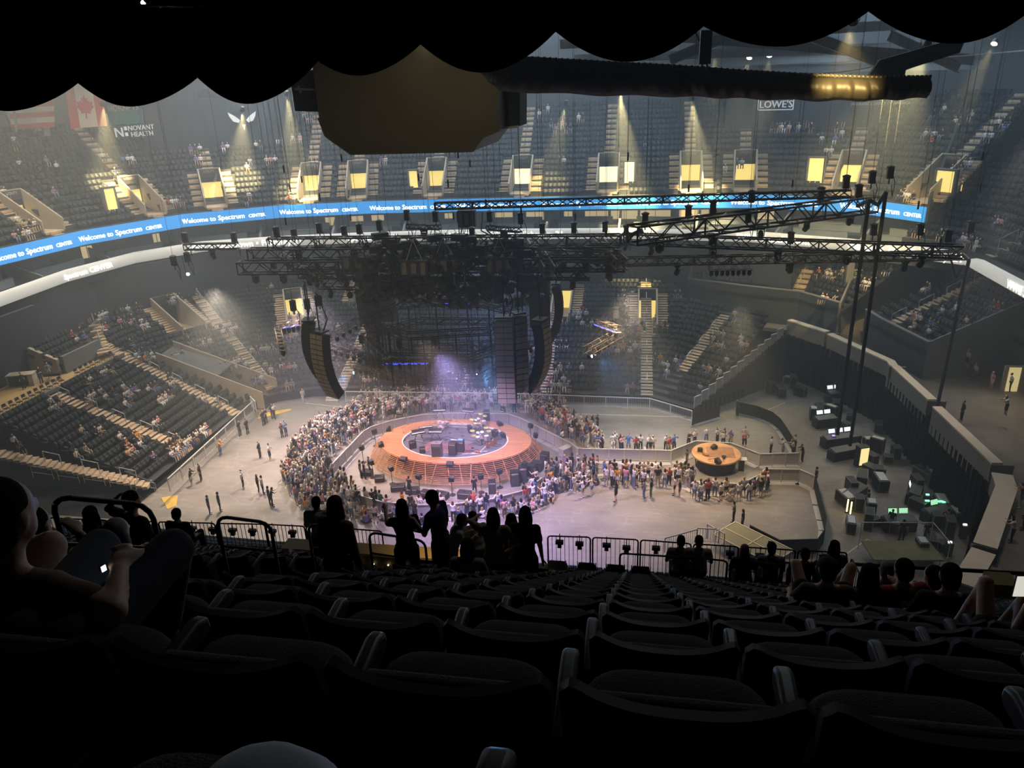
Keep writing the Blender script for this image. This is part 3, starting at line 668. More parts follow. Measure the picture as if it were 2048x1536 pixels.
# ---- far seats: one object, far too many to list one by one
def seat_template():
    m = MB(); R = rx(-.18)
    m.box((0, .30, .62), (.47, .07, .42), R); m.box((0, .20, .46), (.44, .10, .40), rx(-.12))
    return m
def seat_cloud(name, ms, mats):
    t = seat_template(); V = np.array(t.v); F = np.array(t.f); n = len(V); P = []; 
    M = np.array(ms); c, s = np.cos(M[:, 3]), np.sin(M[:, 3])
    X = M[:, 0, None]+c[:, None]*V[None, :, 0]-s[:, None]*V[None, :, 1]; Y = M[:, 1, None]+s[:, None]*V[None, :, 0]+c[:, None]*V[None, :, 1]; Z = M[:, 2, None]+V[None, :, 2]
    P = np.stack([X, Y, Z], -1).reshape(-1, 3); FF = (F[None]+(np.arange(len(M))*n)[:, None, None]).reshape(-1, 4)
    me = bpy.data.meshes.new(name); me.vertices.add(len(P)); me.vertices.foreach_set('co', P.ravel().astype(np.float32))
    me.loops.add(len(FF)*4); me.loops.foreach_set('vertex_index', FF.ravel().astype(np.int32)); me.polygons.add(len(FF))
    me.polygons.foreach_set('loop_start', (np.arange(len(FF))*4).astype(np.int32)); me.materials.append(mats); me.update(); me.validate()
    o = bpy.data.objects.new(name, me); COL.objects.link(o); return o
print('far seats', len(SEATS_M))
o = seat_cloud('stadium_seats', SEATS_M, M_SEAT)
tag(o, 'rows of empty black stadium seats in the stands across the arena', 'seats', kind='stuff')
# ================================================================ near deck
def atd(x, y, d):
    r = ray(x, y); return EYEV + r.normalized()*d
ROWY = lambda j: .356+.876*j
def tread(j): return 28.62-.604*j
struct_deck = MB()
NJ = 17
VX0, VX1, VJ = -6.1, -1.7, 11          # well in the deck in front of the standing group
for j in range(-1, NJ):
    z = tread(j); y0 = ROWY(j)-.12; y1 = y0+.876
    if j < VJ: struct_deck.span((-24, y0, z-.75), (22, y1, z))
    else:
        struct_deck.span((-24, y0, z-.75), (VX0, y1, z)); struct_deck.span((VX1, y0, z-.75), (22, y1, z))
struct('floor_near_deck', struct_deck, mat('near_deck', (.018, .018, .02), .9))
ZF = 18.45
struct('floor_front_walkway', MB().span((-24, 14.9, ZF-.3), (22, 16.1, ZF)), mat('near_walkway', (.05, .045, .04), .9))
struct('wall_deck_front', MB().span((-24, 15.95, 16.2), (22, 16.25, ZF)), M_WALLD)
# the well of the entrance in the near deck, with a warm lit ledge and small step lights
wl = MB()
for xx in (VX0, VX1-.12): wl.sheet([(xx, ROWY(VJ)-.12, 18.2), (xx, ROWY(VJ)-.12, tread(VJ-1)+.1), (xx, 15.0, 19.0), (xx, 15.0, 18.2)], (.12, 0, 0))
wl.span((VX0, ROWY(VJ)-.2, 18.2), (VX1, ROWY(VJ)-.1, tread(VJ-1)-.05))
struct('wall_near_entrance', wl, mat('near_wall', (.03, .028, .026), .9))
struct('floor_near_entrance', MB().span((VX0, ROWY(VJ)-.12, 17.9), (VX1, 15.0, 18.2)), mat('near_walkway', (.05, .045, .04), .9))
lg = thing('ledge', 'warm lit wooden ledge above a line of small lights, behind the standing group', 'ledge', (-5, 14.8, 18.45))
A = ony(575, 1090, 14.8); B = ony(1035, 1101, 14.8)
lx0, lx1, lz = A.x+5, B.x+5, (A.z+B.z)/2-18.45
MB().span((lx0, -.35, lz-.06), (lx1, .1, lz)).build('top', mat('ledge_wood', (.45, .30, .12), .5), lg)
MB().span((lx0, -.32, lz-.5), (lx1, -.25, lz-.06)).build('front_panel', mat('ledge_dark', (.06, .05, .035), .7), lg)
for i in range(16):
    if i in (9, 10): continue
    MB().ball((lx0+.15+i*(lx1-lx0-.3)/15, -.36, lz-.27), .018, 6, 4).build('light', mat('step_light', (1, .85, .5), .4, emit=6, ecol=(1, .85, .5)), lg)
kb = MB(); 
for i in range(26): kb.box((lx0+.25+i*.085, -.1, lz+.03), (.05, .18, .05))
# ---- the padded tip-up seat, built once
M_SHELL1 = mat('seat_shell', (.020, .019, .020), .5, spec=.3)
M_PAD = mat('seat_fabric', (.16, .15, .155), .95, noise=.35, nscale=260, bump=.6, spec=.2)
M_ARM = mat('armrest', (.03, .032, .032), .45, spec=.4)
def seat_proto():
    t = thing('stadium_seat', 'x', 'seat', (0, 0, 0))
    # back shell: curved board, concave top edge with raised rounded corners
    mb = MB(); n = 24; P = []; F = []
    for side, off in ((0, 0.0), (1, .028)):
        for j in range(7):
            v = j/6
            for i in range(n+1):
                u = i/n*2-1; w = .252*(1-.10*(1-v)**1.5)
                x = u*w; top = .862-.034*(1-abs(u)**2.4)
                e = max(0, abs(u)-.86)/.14; top -= .045*e*e
                z = .36+(top-.36)*v
                y = -.05*v*1.6+.05*abs(u)**3*(.5+.5*v)+off*(1 if True else 0)+.012*math.sin(v*3.1)
                P.append((x, y, z))
    m = (n+1)*7
    for j in range(6):
        for i in range(n):
            a = j*(n+1)+i; F.append((a, a+1, a+n+2, a+n+1)); F.append((m+a+n+1, m+a+n+2, m+a+1, m+a))
    for i in range(n): a = 6*(n+1)+i; F.append((a, a+1, m+a+1, m+a)); F.append((m+i, m+i+1, i+1, i))
    for j in range(6): a = j*(n+1); F.append((a, a+n+1, m+a+n+1, m+a)); b = a+n; F.append((b+n+1, b, m+b, m+b+n+1))
    mb.add(P, F); o = sm(mb.build('backrest', M_SHELL1, t), 50)
    # back cushion
    cb = MB(); cb.box((0, .055, .56), (.42, .05, .34), rx(-.10)); o = cb.build('back_cushion', M_PAD, t); bevel(o, .02, 3); sm(o, 60)
    # tipped-up seat cushion with big rounded corners
    sc_ = MB(); pts = []
    for q in np.linspace(0, math.pi/2, 7): pts.append((.218-.11+.11*math.sin(q), .645-.07+.07*math.cos(q)))
    pts = pts[::1]; right = pts; left = [(-x, z) for x, z in pts[::-1]]
    out = left+right+[(.215, .40), (-.215, .40)]
    k = len(out); th = .10
    def ring(inset, y): return [(x*(1-inset), y-(z-.40)*-.10, .40+(z-.40)*(1-inset*.5)) for x, z in out]
    R_ = [ring(.05, .125), ring(.0, .145), ring(.0, .21), ring(.05, .23)]
    P = [p for r_ in R_ for p in r_]; F = [(j*k+i, j*k+(i+1) % k, (j+1)*k+(i+1) % k, (j+1)*k+i) for j in range(3) for i in range(k)]
    F += [tuple(range(k))[::-1], tuple(range(3*k, 4*k))]
    sc_.add(P, F); sm(sc_.build('seat_cushion', M_PAD, t), 50)
    # armrest on the right-hand side (shared by neighbours): blade and its post
    ar = MB(); prof = [(-.00, .60), (.02, .635), (.27, .655), (.315, .64), (.32, .60), (.29, .585), (.02, .585)]
    k = len(prof); P = [(.26-.022, y, z) for y, z in prof]+[(.26+.022, y, z) for y, z in prof]
    ar.add(P, [tuple(range(k)), tuple(range(k, 2*k))[::-1]]+[(i, k+i, k+(i+1) % k, (i+1) % k) for i in range(k)])
    o = ar.build('armrest', M_ARM, t); bevel(o, .012, 3); sm(o, 60)
    MB().box((.26, .10, .30), (.035, .16, .60)).build('standard', M_SHELL1, t)
    return t
seat0 = seat_proto(); snapshot(seat0)
bpy.context.view_layer.update()
def project(p):
    d = Vector(p)-EYEV; k = d.dot(_f)
    return (1024+F_PX*d.dot(_r)/k, 768-F_PX*d.dot(_u)/k) if k > .05 else (9e9, 9e9)
_ones = ['first', 'second', 'third', 'fourth', 'fifth', 'sixth', 'seventh', 'eighth', 'ninth']
ORD = _ones+['tenth', 'eleventh', 'twelfth', 'thirteenth', 'fourteenth', 'fifteenth', 'sixteenth', 'seventeenth', 'eighteenth', 'nineteenth']
for _t, _n in (('twenty', 'twentieth'), ('thirty', 'thirtieth'), ('forty', 'fortieth'), ('fifty', 'fiftieth'), ('sixty', 'sixtieth'), ('seventy', 'seventieth'), ('eighty', 'eightieth'), ('ninety', 'ninetieth')):
    ORD += [_n]+[_t+'-'+o for o in _ones]
# aisle line of the near deck, from the foot of each mid-aisle handrail
RAILS = [((100, 992), (300, 1010), 6.3), ((432, 1032), (540, 1046), 9.3), ((615, 1048), (690, 1056), 11.4), ((737, 1064), (850, 1082), 12.6)]
SX0 = -.145+.25
spots = []
AX = -3.85
for j in range(0, NJ-2):
    row = []
    for k in range(-45, 45):
        X = SX0+k*.52; Y = ROWY(j); z = tread(j)
        px, py = project((X, Y+.1, z+.8))
        if not (-120 < px < 2170 and py < 1640): continue
        if j >= 3 and AX-.85 < X < AX+.85-.1*(j > 8): continue
        if j >= VJ and VX0-.3 < X < VX1+.3: continue
        if j == NJ-2 and X > -1.5: pass
        row.append((X, Y, z, px))
    spots.append(row)
SEAT_BUDGET = 300; used = 0; rest = []; first = True
for j, row in enumerate(spots):
    for i, (X, Y, z, px) in enumerate(row):
        if used >= SEAT_BUDGET: rest.append((X, Y, z, 0.0)); continue
        lab = 'black padded tip-up seat, %s from the left in the %s row down from the camera' % (ORD[i], ORD[j])
        if first: seat0.location = (X, Y, z); seat0['label'] = lab; seat0['group'] = 'near deck seats'; first = False
        else: dup(seat0, (X, Y, z), 0, lab, 'near deck seats')
        used += 1
print('near seats', used, 'rest', len(rest))
# the seats of the last rows beyond the listed ones join the uncounted mass
if rest:
    extra = seat_cloud('near_rest', [(x, y-.25, z, math.pi*0) for x, y, z, a in rest], M_SEAT)
    big = bpy.data.objects['stadium_seats']; bm = bmesh.new(); bm.from_mesh(big.data); bm.from_mesh(extra.data); bm.to_mesh(big.data); bm.free(); bpy.data.objects.remove(extra)
# ---- mid-aisle handrails
def loop_rail(name, a, b, h, r, label, midz=.5, par=None, m=None, group=None, r2=None):
    a = Vector(a); b = Vector(b); t = thing(name, label, 'handrail', (a.x, a.y, a.z-h), 0, group)
    o = Vector((a.x, a.y, a.z-h)); d = (b-a).normalized(); c = .13
    A = a-o; B = b-o; pts = [(A.x, A.y, A.z-h), (A.x, A.y, A.z-c)]
    for q in (30, 60): pts.append(tuple(A+d*c*(1-math.cos(math.radians(q)))-Vector((0, 0, c*(1-math.sin(math.radians(q)))))))
    pts.append(tuple(A+d*c)); pts.append(tuple(B-d*c))
    for q in (60, 30): pts.append(tuple(B-d*c*(1-math.cos(math.radians(q)))-Vector((0, 0, c*(1-math.sin(math.radians(q)))))))
    pts += [(B.x, B.y, B.z-c), (B.x, B.y, B.z-h)]
    sm(MB().path(pts, r, 10).build('frame', m or M_RAILD, t))
    MB().tube((A.x, A.y, A.z-midz), (B.x, B.y, B.z-midz), r*.8, 8).build('mid_bar', m or M_RAILD, t); return t
RL = ['thick dark aisle handrail beside the seated man at the left', 'dark aisle handrail, second down from the camera', 'pale edged aisle handrail in front of the long-haired woman, third down', 'dark aisle handrail held by the woman in black, lowest of the four']
M_RAILW = mat('pale_rail', (.09, .075, .06), .45, metal=.3)  # paler brown, for one handrail of the four
for i, (a, b, d) in enumerate(RAILS):
    A = atd(*a, d); B = atd(*b, d+.25)
    loop_rail('aisle_handrail', A, B, .95, .021, RL[i], .40, m=M_RAILW if i == 2 else M_RAILD, group='aisle handrails')
# ---- front barrier: barred panels on the deck edge
M_BAR = mat('barrier_black', (.012, .012, .013), .45, spec=.4)
def bar_panel(name, a, b, h, label, group, n=None, r=.02, rb=.009, m=None, cat='railing', sp=.105):
    a = Vector(a); b = Vector(b); L = (b-a).length; ang = math.atan2(b.y-a.y, b.x-a.x); t = thing(name, label, cat, a, ang, group); c = .07
    pts = [(0, 0, 0), (0, 0, h-c), (c*.3, 0, h-c*.3), (c, 0, h), (L-c, 0, h), (L-c*.3, 0, h-c*.3), (L, 0, h-c), (L, 0, 0)]
    MB().path(pts, r, 6).tube((0, 0, .12), (L, 0, .12), r*.8, 6).build('frame', m or M_BAR, t)
    n = n or int(L/sp); mb = MB()
    for i in range(1, n): mb.tube((L*i/n, 0, .12), (L*i/n, 0, h), rb, 4, cap=False)
    mb.build('bars', m or M_BAR, t); return t
pl_px = [(-60, 1030), (50, 1033), (215, 1040), (315, 1043), (430, 1046), (530, 1048), (610, 1052), (690, 1056), (765, 1062)]
NM = ['behind the seated man at far left', 'seen through the thick handrail', 'right of the thick handrail', 'behind the person in the dark cap', 'seen through the second aisle handrail', 'left of the person in the white-backed jacket', 'behind the long-haired woman', 'left of the woman in black']
for i, (p, q) in enumerate(zip(pl_px[:-1], pl_px[1:])):
    a = onz(*p, 19.58); b = onz(*q, 19.58); a.z = b.z = ZF; bar_panel('barrier_panel', a+Vector((.02, 0, 0)), b-Vector((.02, 0, 0)), 1.12, 'black barred front railing panel %s' % NM[i], 'front railing panels')
pr_px = [(1093, 1071), (1183, 1074), (1279, 1079), (1385, 1087), (1480, 1093), (1594, 1100), (1697, 1105)]
NM = ['right of the standing woman in the long dress line', 'behind the second and third folding chairs', 'left of the two seated friends', 'behind the seated person with pink hair', 'behind the seated person in the dark cap', 'behind the rightmost front row person']
for i, (p, q) in enumerate(zip(pr_px[:-1], pr_px[1:])):
    a = onz(*p, 19.58); b = onz(*q, 19.58); a.z = b.z = ZF; bar_panel('barrier_panel', a+Vector((.03, 0, 0)), b-Vector((.03, 0, 0)), 1.12, 'black barred front railing panel %s' % NM[i], 'front railing panels')
P = onz(1706, 1128, 19.5); bar_panel('barrier_panel', (P.x, 15.8, ZF), (P.x+.1, 13.6, ZF), 1.1, 'short black railing panel turned back towards the seats at the right', 'front railing panels')
a = atd(1095, 1100, 14.2)
for i, (p, q) in enumerate((((1240, 1110), (1395, 1113)), ((1358, 1114), (1455, 1120)), ((1462, 1120), (1563, 1127)), ((1566, 1127), (1640, 1132)))):
    a = atd(*p, 15.0); b = atd(*q, 15.0); a.z = b.z = (a.z+b.z)/2-.95; bar_panel('low_rail', a, b, .95, 'low black rail behind the folding chairs, %s from the left' % ORD[i], 'low rails behind the front chairs', sp=.14)
a = atd(1700, 1128, 10.5); b = atd(2048, 1147, 10.5); 
t = thing('deck_rail', 'long dark horizontal rail crossing in front of the seated group at right', 'railing', (a.x, a.y, a.z-.9))
MB().tube((0, 0, .9), tuple(b-a+Vector((0, 0, .9))), .024, 8).build('top_bar', M_RAILD, t)
for f_ in (0, .33, .66, 1): q = (b-a)*f_; MB().tube(tuple(q), (q.x, q.y, q.z+.9), .02, 6).build('post', M_RAILD, t)
# small black light shields clipped on the railing
for i, (x, y) in enumerate(((305, 1055), (385, 1058), (425, 1060), (465, 1062), (505, 1063), (545, 1064), (585, 1066), (1119, 1086), (1159, 1089), (1213, 1092), (1253, 1097), (1312, 1098), (1460, 1108), (1520, 1113))):
    P = onz(x, y, 19.2); t = thing('rail_light', 'small black box light clipped to the front railing, %s from the left' % ORD[i], 'light', P, 0, 'rail lights')
    mb = MB(); mb.prism([(-.10, -.05), (.10, -.05), (.10, .05), (-.10, .05)], -.02, .07); mb.prism([(-.05, -.04), (.05, -.04), (.05, .04), (-.05, .04)], -.13, -.02)
    mb.build('housing', M_BAR, t); MB().tube((0, 0, .05), (0, .04, .25), .012, 5).build('clamp', M_BAR, t)
# folding chairs along the front walkway
def folding_chair(name, label, group, m_frame, m_pad):
    t = thing(name, label, 'chair', (0, 0, 0), 0, group)
    P = []; mb = MB(); n = 8
    for k in range(n+1):
        u = k/n*2-1; P += [(u*.22, .03*u*u-.0, .56), (u*.22*(1-.12*abs(u)**3), .03*u*u-.03, .84-.03*u**4)]
    V = P+[(x, y-.02, z) for x, y, z in P]; N_ = len(P); F = []
    for k in range(n): a = 2*k; F += [(a, a+2, a+3, a+1), (N_+a+1, N_+a+3, N_+a+2, N_+a), (a+1, a+3, N_+a+3, N_+a+1), (a, N_+a, N_+a+2, a+2)]
    F += [(0, 1, N_+1, N_), (2*n, N_+2*n, N_+2*n+1, 2*n+1)]
    mb.add(V, F); mb.build('backrest', m_pad, t)
    MB().box((0, .22, .45), (.42, .40, .04)).build('seat', m_pad, t)
    for s in (-1, 1):
        MB().tube((s*.22, -.03, .84), (s*.22, .42, 0), .014, 6).build('front_leg', m_frame, t)
        MB().tube((s*.20, .12, .45), (s*.20, -.14, 0), .014, 6).build('rear_leg', m_frame, t)
    MB().tube((-.2, -.1, .1), (.2, -.1, .1), .012, 6).build('stretcher', m_frame, t); return t
fc = folding_chair('folding_chair', 'x', 'front walkway folding chairs', M_BAR, mat('chair_vinyl', (.03, .028, .026), .5)); snapshot(fc)
FCX = [(1117, 1112), (1176, 1112), (1232, 1115), (1282, 1118)]
for i, (x, y) in enumerate(FCX):
    P = onz(x, y, ZF+.7); loc = (P.x, 15.33, ZF); lab = 'empty dark folding chair at the front railing, %s from the left' % ORD[i]
    if i == 0: fc.location = loc; fc['label'] = lab
    else: dup(fc, loc, 0, lab)
# ---- the black drape hung between the deck and the hall
pk = [(-95, 178), (150, 166), (390, 155), (632, 122), (838, 88), (1110, 63), (1408, 52), (1740, 22), (2062, 24), (2330, 15)]
lows = [215, 222, 213, 207, 150, 145, 124, 93, 88, 85]
YD = 19.0
dt = thing('black_drape', 'huge black scalloped drape hanging across the top of the view', 'drape', (0, YD, 28))
mb = MB(); top = []; bot = []
for i in range(len(pk)-1):
    (x0, y0), (x1, y1) = pk[i], pk[i+1]; lowy = lows[i+1] if i+1 < len(lows) else 90; n = 18
    for j in range(n):
        u = j/n; base = y0+(y1-y0)*u; sag = lowy-(y0+y1)/2
        y = base+sag*(1-abs(2*u-1)**1.9); bot.append((x0+(x1-x0)*u, y, u))
P = []
for (x, y, u) in bot:
    q = ony(x, y, YD); P.append((q.x, .10*math.cos(u*2*math.pi*1), q.z-28))
n = len(P); V = P+[(x, y*.4, 5.4) for x, y, z in P]+[(x, y+.03, z) for x, y, z in P]+[(x, y*.4+.03, 5.4) for x, y, z in P]
F = []
for i in range(n-1): F += [(i, i+1, n+i+1, n+i), (3*n+i, 3*n+i+1, 2*n+i+1, 2*n+i), (i, 2*n+i, 2*n+i+1, i+1)]
mb.add(V, F); mb.build('cloth', M_DRAPE, dt)
def truss(name, a, b, w, label, m, cat='truss', group=None, bay=None, seg=4, r=.028):
    """box truss with four chords and zigzag lacing"""
    a = Vector(a); b = Vector(b); L = (b-a).length; d = (b-a).normalized(); side = d.cross(Vector((0, 0, 1))).normalized(); up = side.cross(d)
    t = thing(name, label, cat, a, 0, group); ch = MB(); n = max(2, round(L/(bay or w))); h = w/2
    C = [side*s1*h+up*s2*h for s1, s2 in ((-1, -1), (1, -1), (1, 1), (-1, 1))]
    for c in C: ch.tube(tuple(c), tuple(c+d*L), r, seg)
    ch.build('chords', m, t); lc = MB()
    for f_ in range(4):
        c0, c1 = C[f_], C[(f_+1) % 4]
        for i in range(n):
            s0 = d*(L*i/n); s1 = d*(L*(i+1)/n)
            lc.tube(tuple((c0 if i % 2 else c1)+s0), tuple((c1 if i % 2 else c0)+s1), r*.62, 3, cap=False)
    for i in range(0, n+1, 4):
        s0 = d*(L*i/n)
        for f_ in range(4): lc.tube(tuple(C[f_]+s0), tuple(C[(f_+1) % 4]+s0), r*.8, 3, cap=False)
    lc.build('lacing', m, t); return t
# a lighting truss with one bright lamp at the very top left
a = ony(-160, -8, YD-.8); b = ony(420, -12, YD-.8)
truss('lighting_truss', a, b, .5, 'pale truss above the black drape at the top left corner', mat('truss_alu', (.22, .20, .17), .5, metal=.6))
M_LAMP = mat('bright_lamp', (1, .9, .6), .3, emit=14, ecol=(1, .86, .5))
def lamp_can(name, P, to, label, m=None, s=.22, group=None, cat='light', em=None):
    t = thing(name, label, cat, P, 0, group); d = (Vector(to)-Vector(P)).normalized(); R = np.array(d.to_track_quat('Z', 'Y').to_matrix())
    MB().lathe([(s*.55, -s*1.6), (s*.8, -s*1.2), (s, 0), (s*1.05, .02)], n=10, R=R).build('housing', m or M_BLK, t)
    o = MB().lathe([(s*.9, .02), (s*.6, .045)], n=10, R=R).build('lens', em or M_LAMP, t)
    side = R[:, 0]; MB().path([tuple(side*s*1.15), tuple(side*s*1.2+np.array([0, 0, s*2])), tuple(-side*s*1.2+np.array([0, 0, s*2])), tuple(-side*s*1.15)], .02, 4).build('yoke', M_BLK, t)
    return t
P = ony(286, 5, YD-.9); lamp_can('spot_lamp', P, (0, 2, 24), 'small bright lamp on the pale truss at the top left', s=.06)
# ================================================================ people
def remesh(mb, voxel, name, m, smooth=True):
    me = mb.mesh(name, m); o = bpy.data.objects.new('tmp', me); COL.objects.link(o)
    md = o.modifiers.new('r', 'REMESH'); md.mode = 'VOXEL'; md.voxel_size = voxel; md.use_smooth_shade = True
    s = o.modifiers.new('s', 'SMOOTH'); s.factor = .5; s.iterations = 2
    r = bpy.data.meshes.new_from_object(o.evaluated_get(bpy.context.evaluated_depsgraph_get())); r.name = name
    bpy.data.objects.remove(o); bpy.data.meshes.remove(me)
    r.materials.clear(); r.materials.append(m); return r
V3 = lambda *a: np.array(a, float)
def pose(kind='stand', arms='down', lean=0.0, female=False, turn=0.0):
    J = {}; sh = .165 if female else .19; hp = .095 if female else .09
    if kind in ('stand', 'walk'):
        b = V3(0, 0, .93); sp = .0 if kind == 'stand' else .22
        for s, n in ((-1, 'L'), (1, 'R')):
            J['hip'+n] = V3(s*hp, 0, .90); J['kn'+n] = V3(s*(hp+.02), .03+s*sp*.5, .48); J['an'+n] = V3(s*(hp+.03), s*sp, .08); J['to'+n] = J['an'+n]+V3(s*.03, .15, -.04)
    elif kind == 'chair':                   # seat pan at z = .46
        b = V3(0, 0, .55)
        for s, n in ((-1, 'L'), (1, 'R')):
            J['hip'+n] = V3(s*hp, .02, .55); J['kn'+n] = V3(s*(hp+.05), .46, .58); J['an'+n] = V3(s*(hp+.04), .50, .10); J['to'+n] = J['an'+n]+V3(s*.02, .15, -.05)
    elif kind == 'kneesup':                 # seated low with the feet on the seat in front
        b = V3(0, 0, .52)
        for s, n in ((-1, 'L'), (1, 'R')):
            J['hip'+n] = V3(s*hp, .02, .52); J['kn'+n] = V3(s*(hp+.10), .42, .86); J['an'+n] = V3(s*(hp+.05), .62, .46); J['to'+n] = J['an'+n]+V3(0, .15, .02)
    elif kind == 'floor':                   # cross-legged on the floor
        b = V3(0, 0, .12)
        for s, n in ((-1, 'L'), (1, 'R')):
            J['hip'+n] = V3(s*hp, .02, .12); J['kn'+n] = V3(s*.34, .26, .13); J['an'+n] = V3(-s*.08, .36+.05*s, .07); J['to'+n] = J['an'+n]+V3(-s*.12, .02, -.02)
    elif kind == 'legsout':
        b = V3(0, 0, .12)
        for s, n in ((-1, 'L'), (1, 'R')):
            J['hip'+n] = V3(s*hp, .02, .12); J['kn'+n] = V3(s*.14, .42, .26); J['an'+n] = V3(s*.16, .76, .08); J['to'+n] = J['an'+n]+V3(0, .05, .13)
    J['pel'] = b; ln = V3(0, math.sin(lean), math.cos(lean))
    J['wst'] = b+ln*.16; J['chs'] = b+ln*.34; J['nk'] = b+ln*.51+V3(0, .01, 0); J['hd'] = b+ln*.66+V3(0, .035, 0)
    for s, n in ((-1, 'L'), (1, 'R')):
        S = b+ln*.455+V3(s*sh, 0, 0); J['sh'+n] = S; a = arms if isinstance(arms, str) else arms[0 if s < 0 else 1]
        if a == 'down': e, w = V3(s*.06, -.02, -.28), V3(s*.07, .04, -.53)
        elif a == 'phone': e, w = V3(s*.05, .06, -.27), V3(-s*.06, .27, -.16)
        elif a == 'hip': e, w = V3(s*.20, -.06, -.22), V3(s*.03, .06, -.38)
        elif a == 'cross': e, w = V3(s*.05, .06, -.27), V3(-s*.22, .19, -.20)
        elif a == 'up': e, w = V3(s*.10, .16, -.10), V3(s*.02, .26, .14)
        elif a == 'point': e, w = V3(s*.06, .20, -.14), V3(s*.05, .44, -.04)
        elif a == 'lap': e, w = V3(s*.07, .05, -.27), V3(-s*.02, .26, -.36)
        elif a == 'knee': e, w = V3(s*.12, .10, -.25), V3(s*.06, .34, -.30)
        elif a == 'neck': e, w = V3(s*.30, .02, -.02), V3(s*.10, .05, .16)
        J['el'+n] = S+e; J['wr'+n] = S+w
    return J
def limb(mb, a, b, r0, r1, n=8):
    mb.tube(a, b, r0, n, r1); mb.ball(a, r0*1.02, n, 5); mb.ball(b, r1*1.02, n, 5)
def dirR(d):
    return np.array(Vector(d).to_track_quat('Z', 'Y').to_matrix())
def hand(mb, w, d, s, fine):
    d = d/np.linalg.norm(d); R = dirR(d)
    c = w+d*.045; mb.ball(c, (.038, .020, .055), 8, 6, R)
    if not fine: mb.ball(w+d*.10, (.032, .017, .035), 6, 4, R); return
    x, y = R[:, 0], R[:, 1]
    for i, (o, L) in enumerate(((-.03, .062), (-.010, .075), (.010, .070), (.030, .055))):
        p0 = w+d*.085+x*o; p1 = p0+d*L*.5+y*.004; p2 = p1+(d*.75-y*.6)*L*.5
        mb.tube(p0, p1, .0095, 6, .009); mb.ball(p1, .0095, 6, 4); mb.tube(p1, p2, .009, 6, .0075); mb.ball(p2, .008, 6, 4)
    p0 = w+d*.03-x*s*.03; p1 = p0+d*.035-x*s*.028; p2 = p1+d*.03-y*.01; limb(mb, p0, p1, .012, .011, 6); limb(mb, p1, p2, .011, .009, 6)
def body_mb(J, fem=False, fine=False):
    mb = MB(); n = 10 if fine else 8
    h = J['hd']; mb.ball(h+V3(0, -.005, .01), (.078, .098, .108), n+2, 8); mb.ball(h+V3(0, .025, -.06), (.055, .065, .06), n, 6)
    limb(mb, J['nk']-V3(0, 0, .05), h-V3(0, .02, .04), .056, .052, n)
    if fine:
        mb.ball(h+V3(0, .105, -.02), (.014, .02, .022), 6, 5)
        for s in (-1, 1): mb.ball(h+V3(s*.080, -.005, -.01), (.012, .022, .032), 6, 5)
    mb.ball(J['chs'], (.155 if not fem else .14, .105, .16), n, 8); mb.ball(J['wst'], (.125 if fem else .14, .095, .13), n, 8); mb.ball(J['pel'], (.16, .11, .11), n, 8)
    for s in 'LR':
        limb(mb, J['nk']+V3(0, 0, -.04), J['sh'+s], .05, .055, n)
        limb(mb, J['sh'+s], J['el'+s], .048, .040, n); limb(mb, J['el'+s], J['wr'+s], .038, .027, n)
        hand(mb, J['wr'+s], J['wr'+s]-J['el'+s], 1 if s == 'R' else -1, fine)
        limb(mb, J['hip'+s], J['kn'+s], .085, .058, n); limb(mb, J['kn'+s], J['an'+s], .052, .036, n)
        limb(mb, J['an'+s], J['to'+s], .036, .034, n)
    return mb
def top_mb(J, fem=False, sleeve=.55, g=.016):
    mb = MB(); mb.ball(J['chs'], (.155+g if not fem else .142+g, .105+g*1.2, .17), 10, 8); mb.ball(J['wst'], (.135+g, .10+g, .14), 10, 8); mb.ball(J['pel']+V3(0, 0, .05), (.16+g, .11+g, .07), 10, 8)
    for s in 'LR':
        limb(mb, J['nk']+V3(0, 0, -.07), J['sh'+s], .055+g*.5, .055+g)
        e = J['sh'+s]+(J['el'+s]-J['sh'+s])*min(1, sleeve); limb(mb, J['sh'+s], e, .050+g, .046+g)
        if sleeve > 1: limb(mb, J['el'+s], J['el'+s]+(J['wr'+s]-J['el'+s])*(sleeve-1), .042+g, .030+g)
    return mb
def pants_mb(J, length=1.9, g=.014, skirt=False):
    mb = MB(); mb.ball(J['pel'], (.16+g, .11+g, .10), 10, 8)
    for s in 'LR':
        e = J['hip'+s]+(J['kn'+s]-J['hip'+s])*min(1, length); limb(mb, J['hip'+s], e, .088+g, (.060+g if length > 1 else .075+g))
        if length > 1: limb(mb, J['kn'+s], J['kn'+s]+(J['an'+s]-J['kn'+s])*(length-1), .054+g, .042+g)
    return mb
def hair_mb(J, long=0, cap=False):
    h = J['hd']; mb = MB(); mb.ball(h+V3(0, -.022, .035), (.088, .100, .095), 10, 8); mb.ball(h+V3(0, -.052, -.02), (.082, .072, .095), 10, 8)
    if long:
        mb.ball(h+V3(0, -.065, -.10), (.095, .055, .14), 10, 8); mb.ball(h+V3(0, -.085, -.10-.13*long), (.085, .045, .17), 10, 8)
        for s in (-1, 1): mb.ball(h+V3(s*.075, -.01, -.09), (.03, .045, .12), 8, 6)
    return mb
def shoe_mb(J, s):
    mb = MB(); limb(mb, J['an'+s]+V3(0, 0, -.01), J['to'+s], .046, .042); return mb
SKINS = [mat('skin_light', (.72, .47, .35), .6), mat('skin_tan', (.55, .34, .22), .6), mat('skin_brown', (.28, .15, .09), .6)]
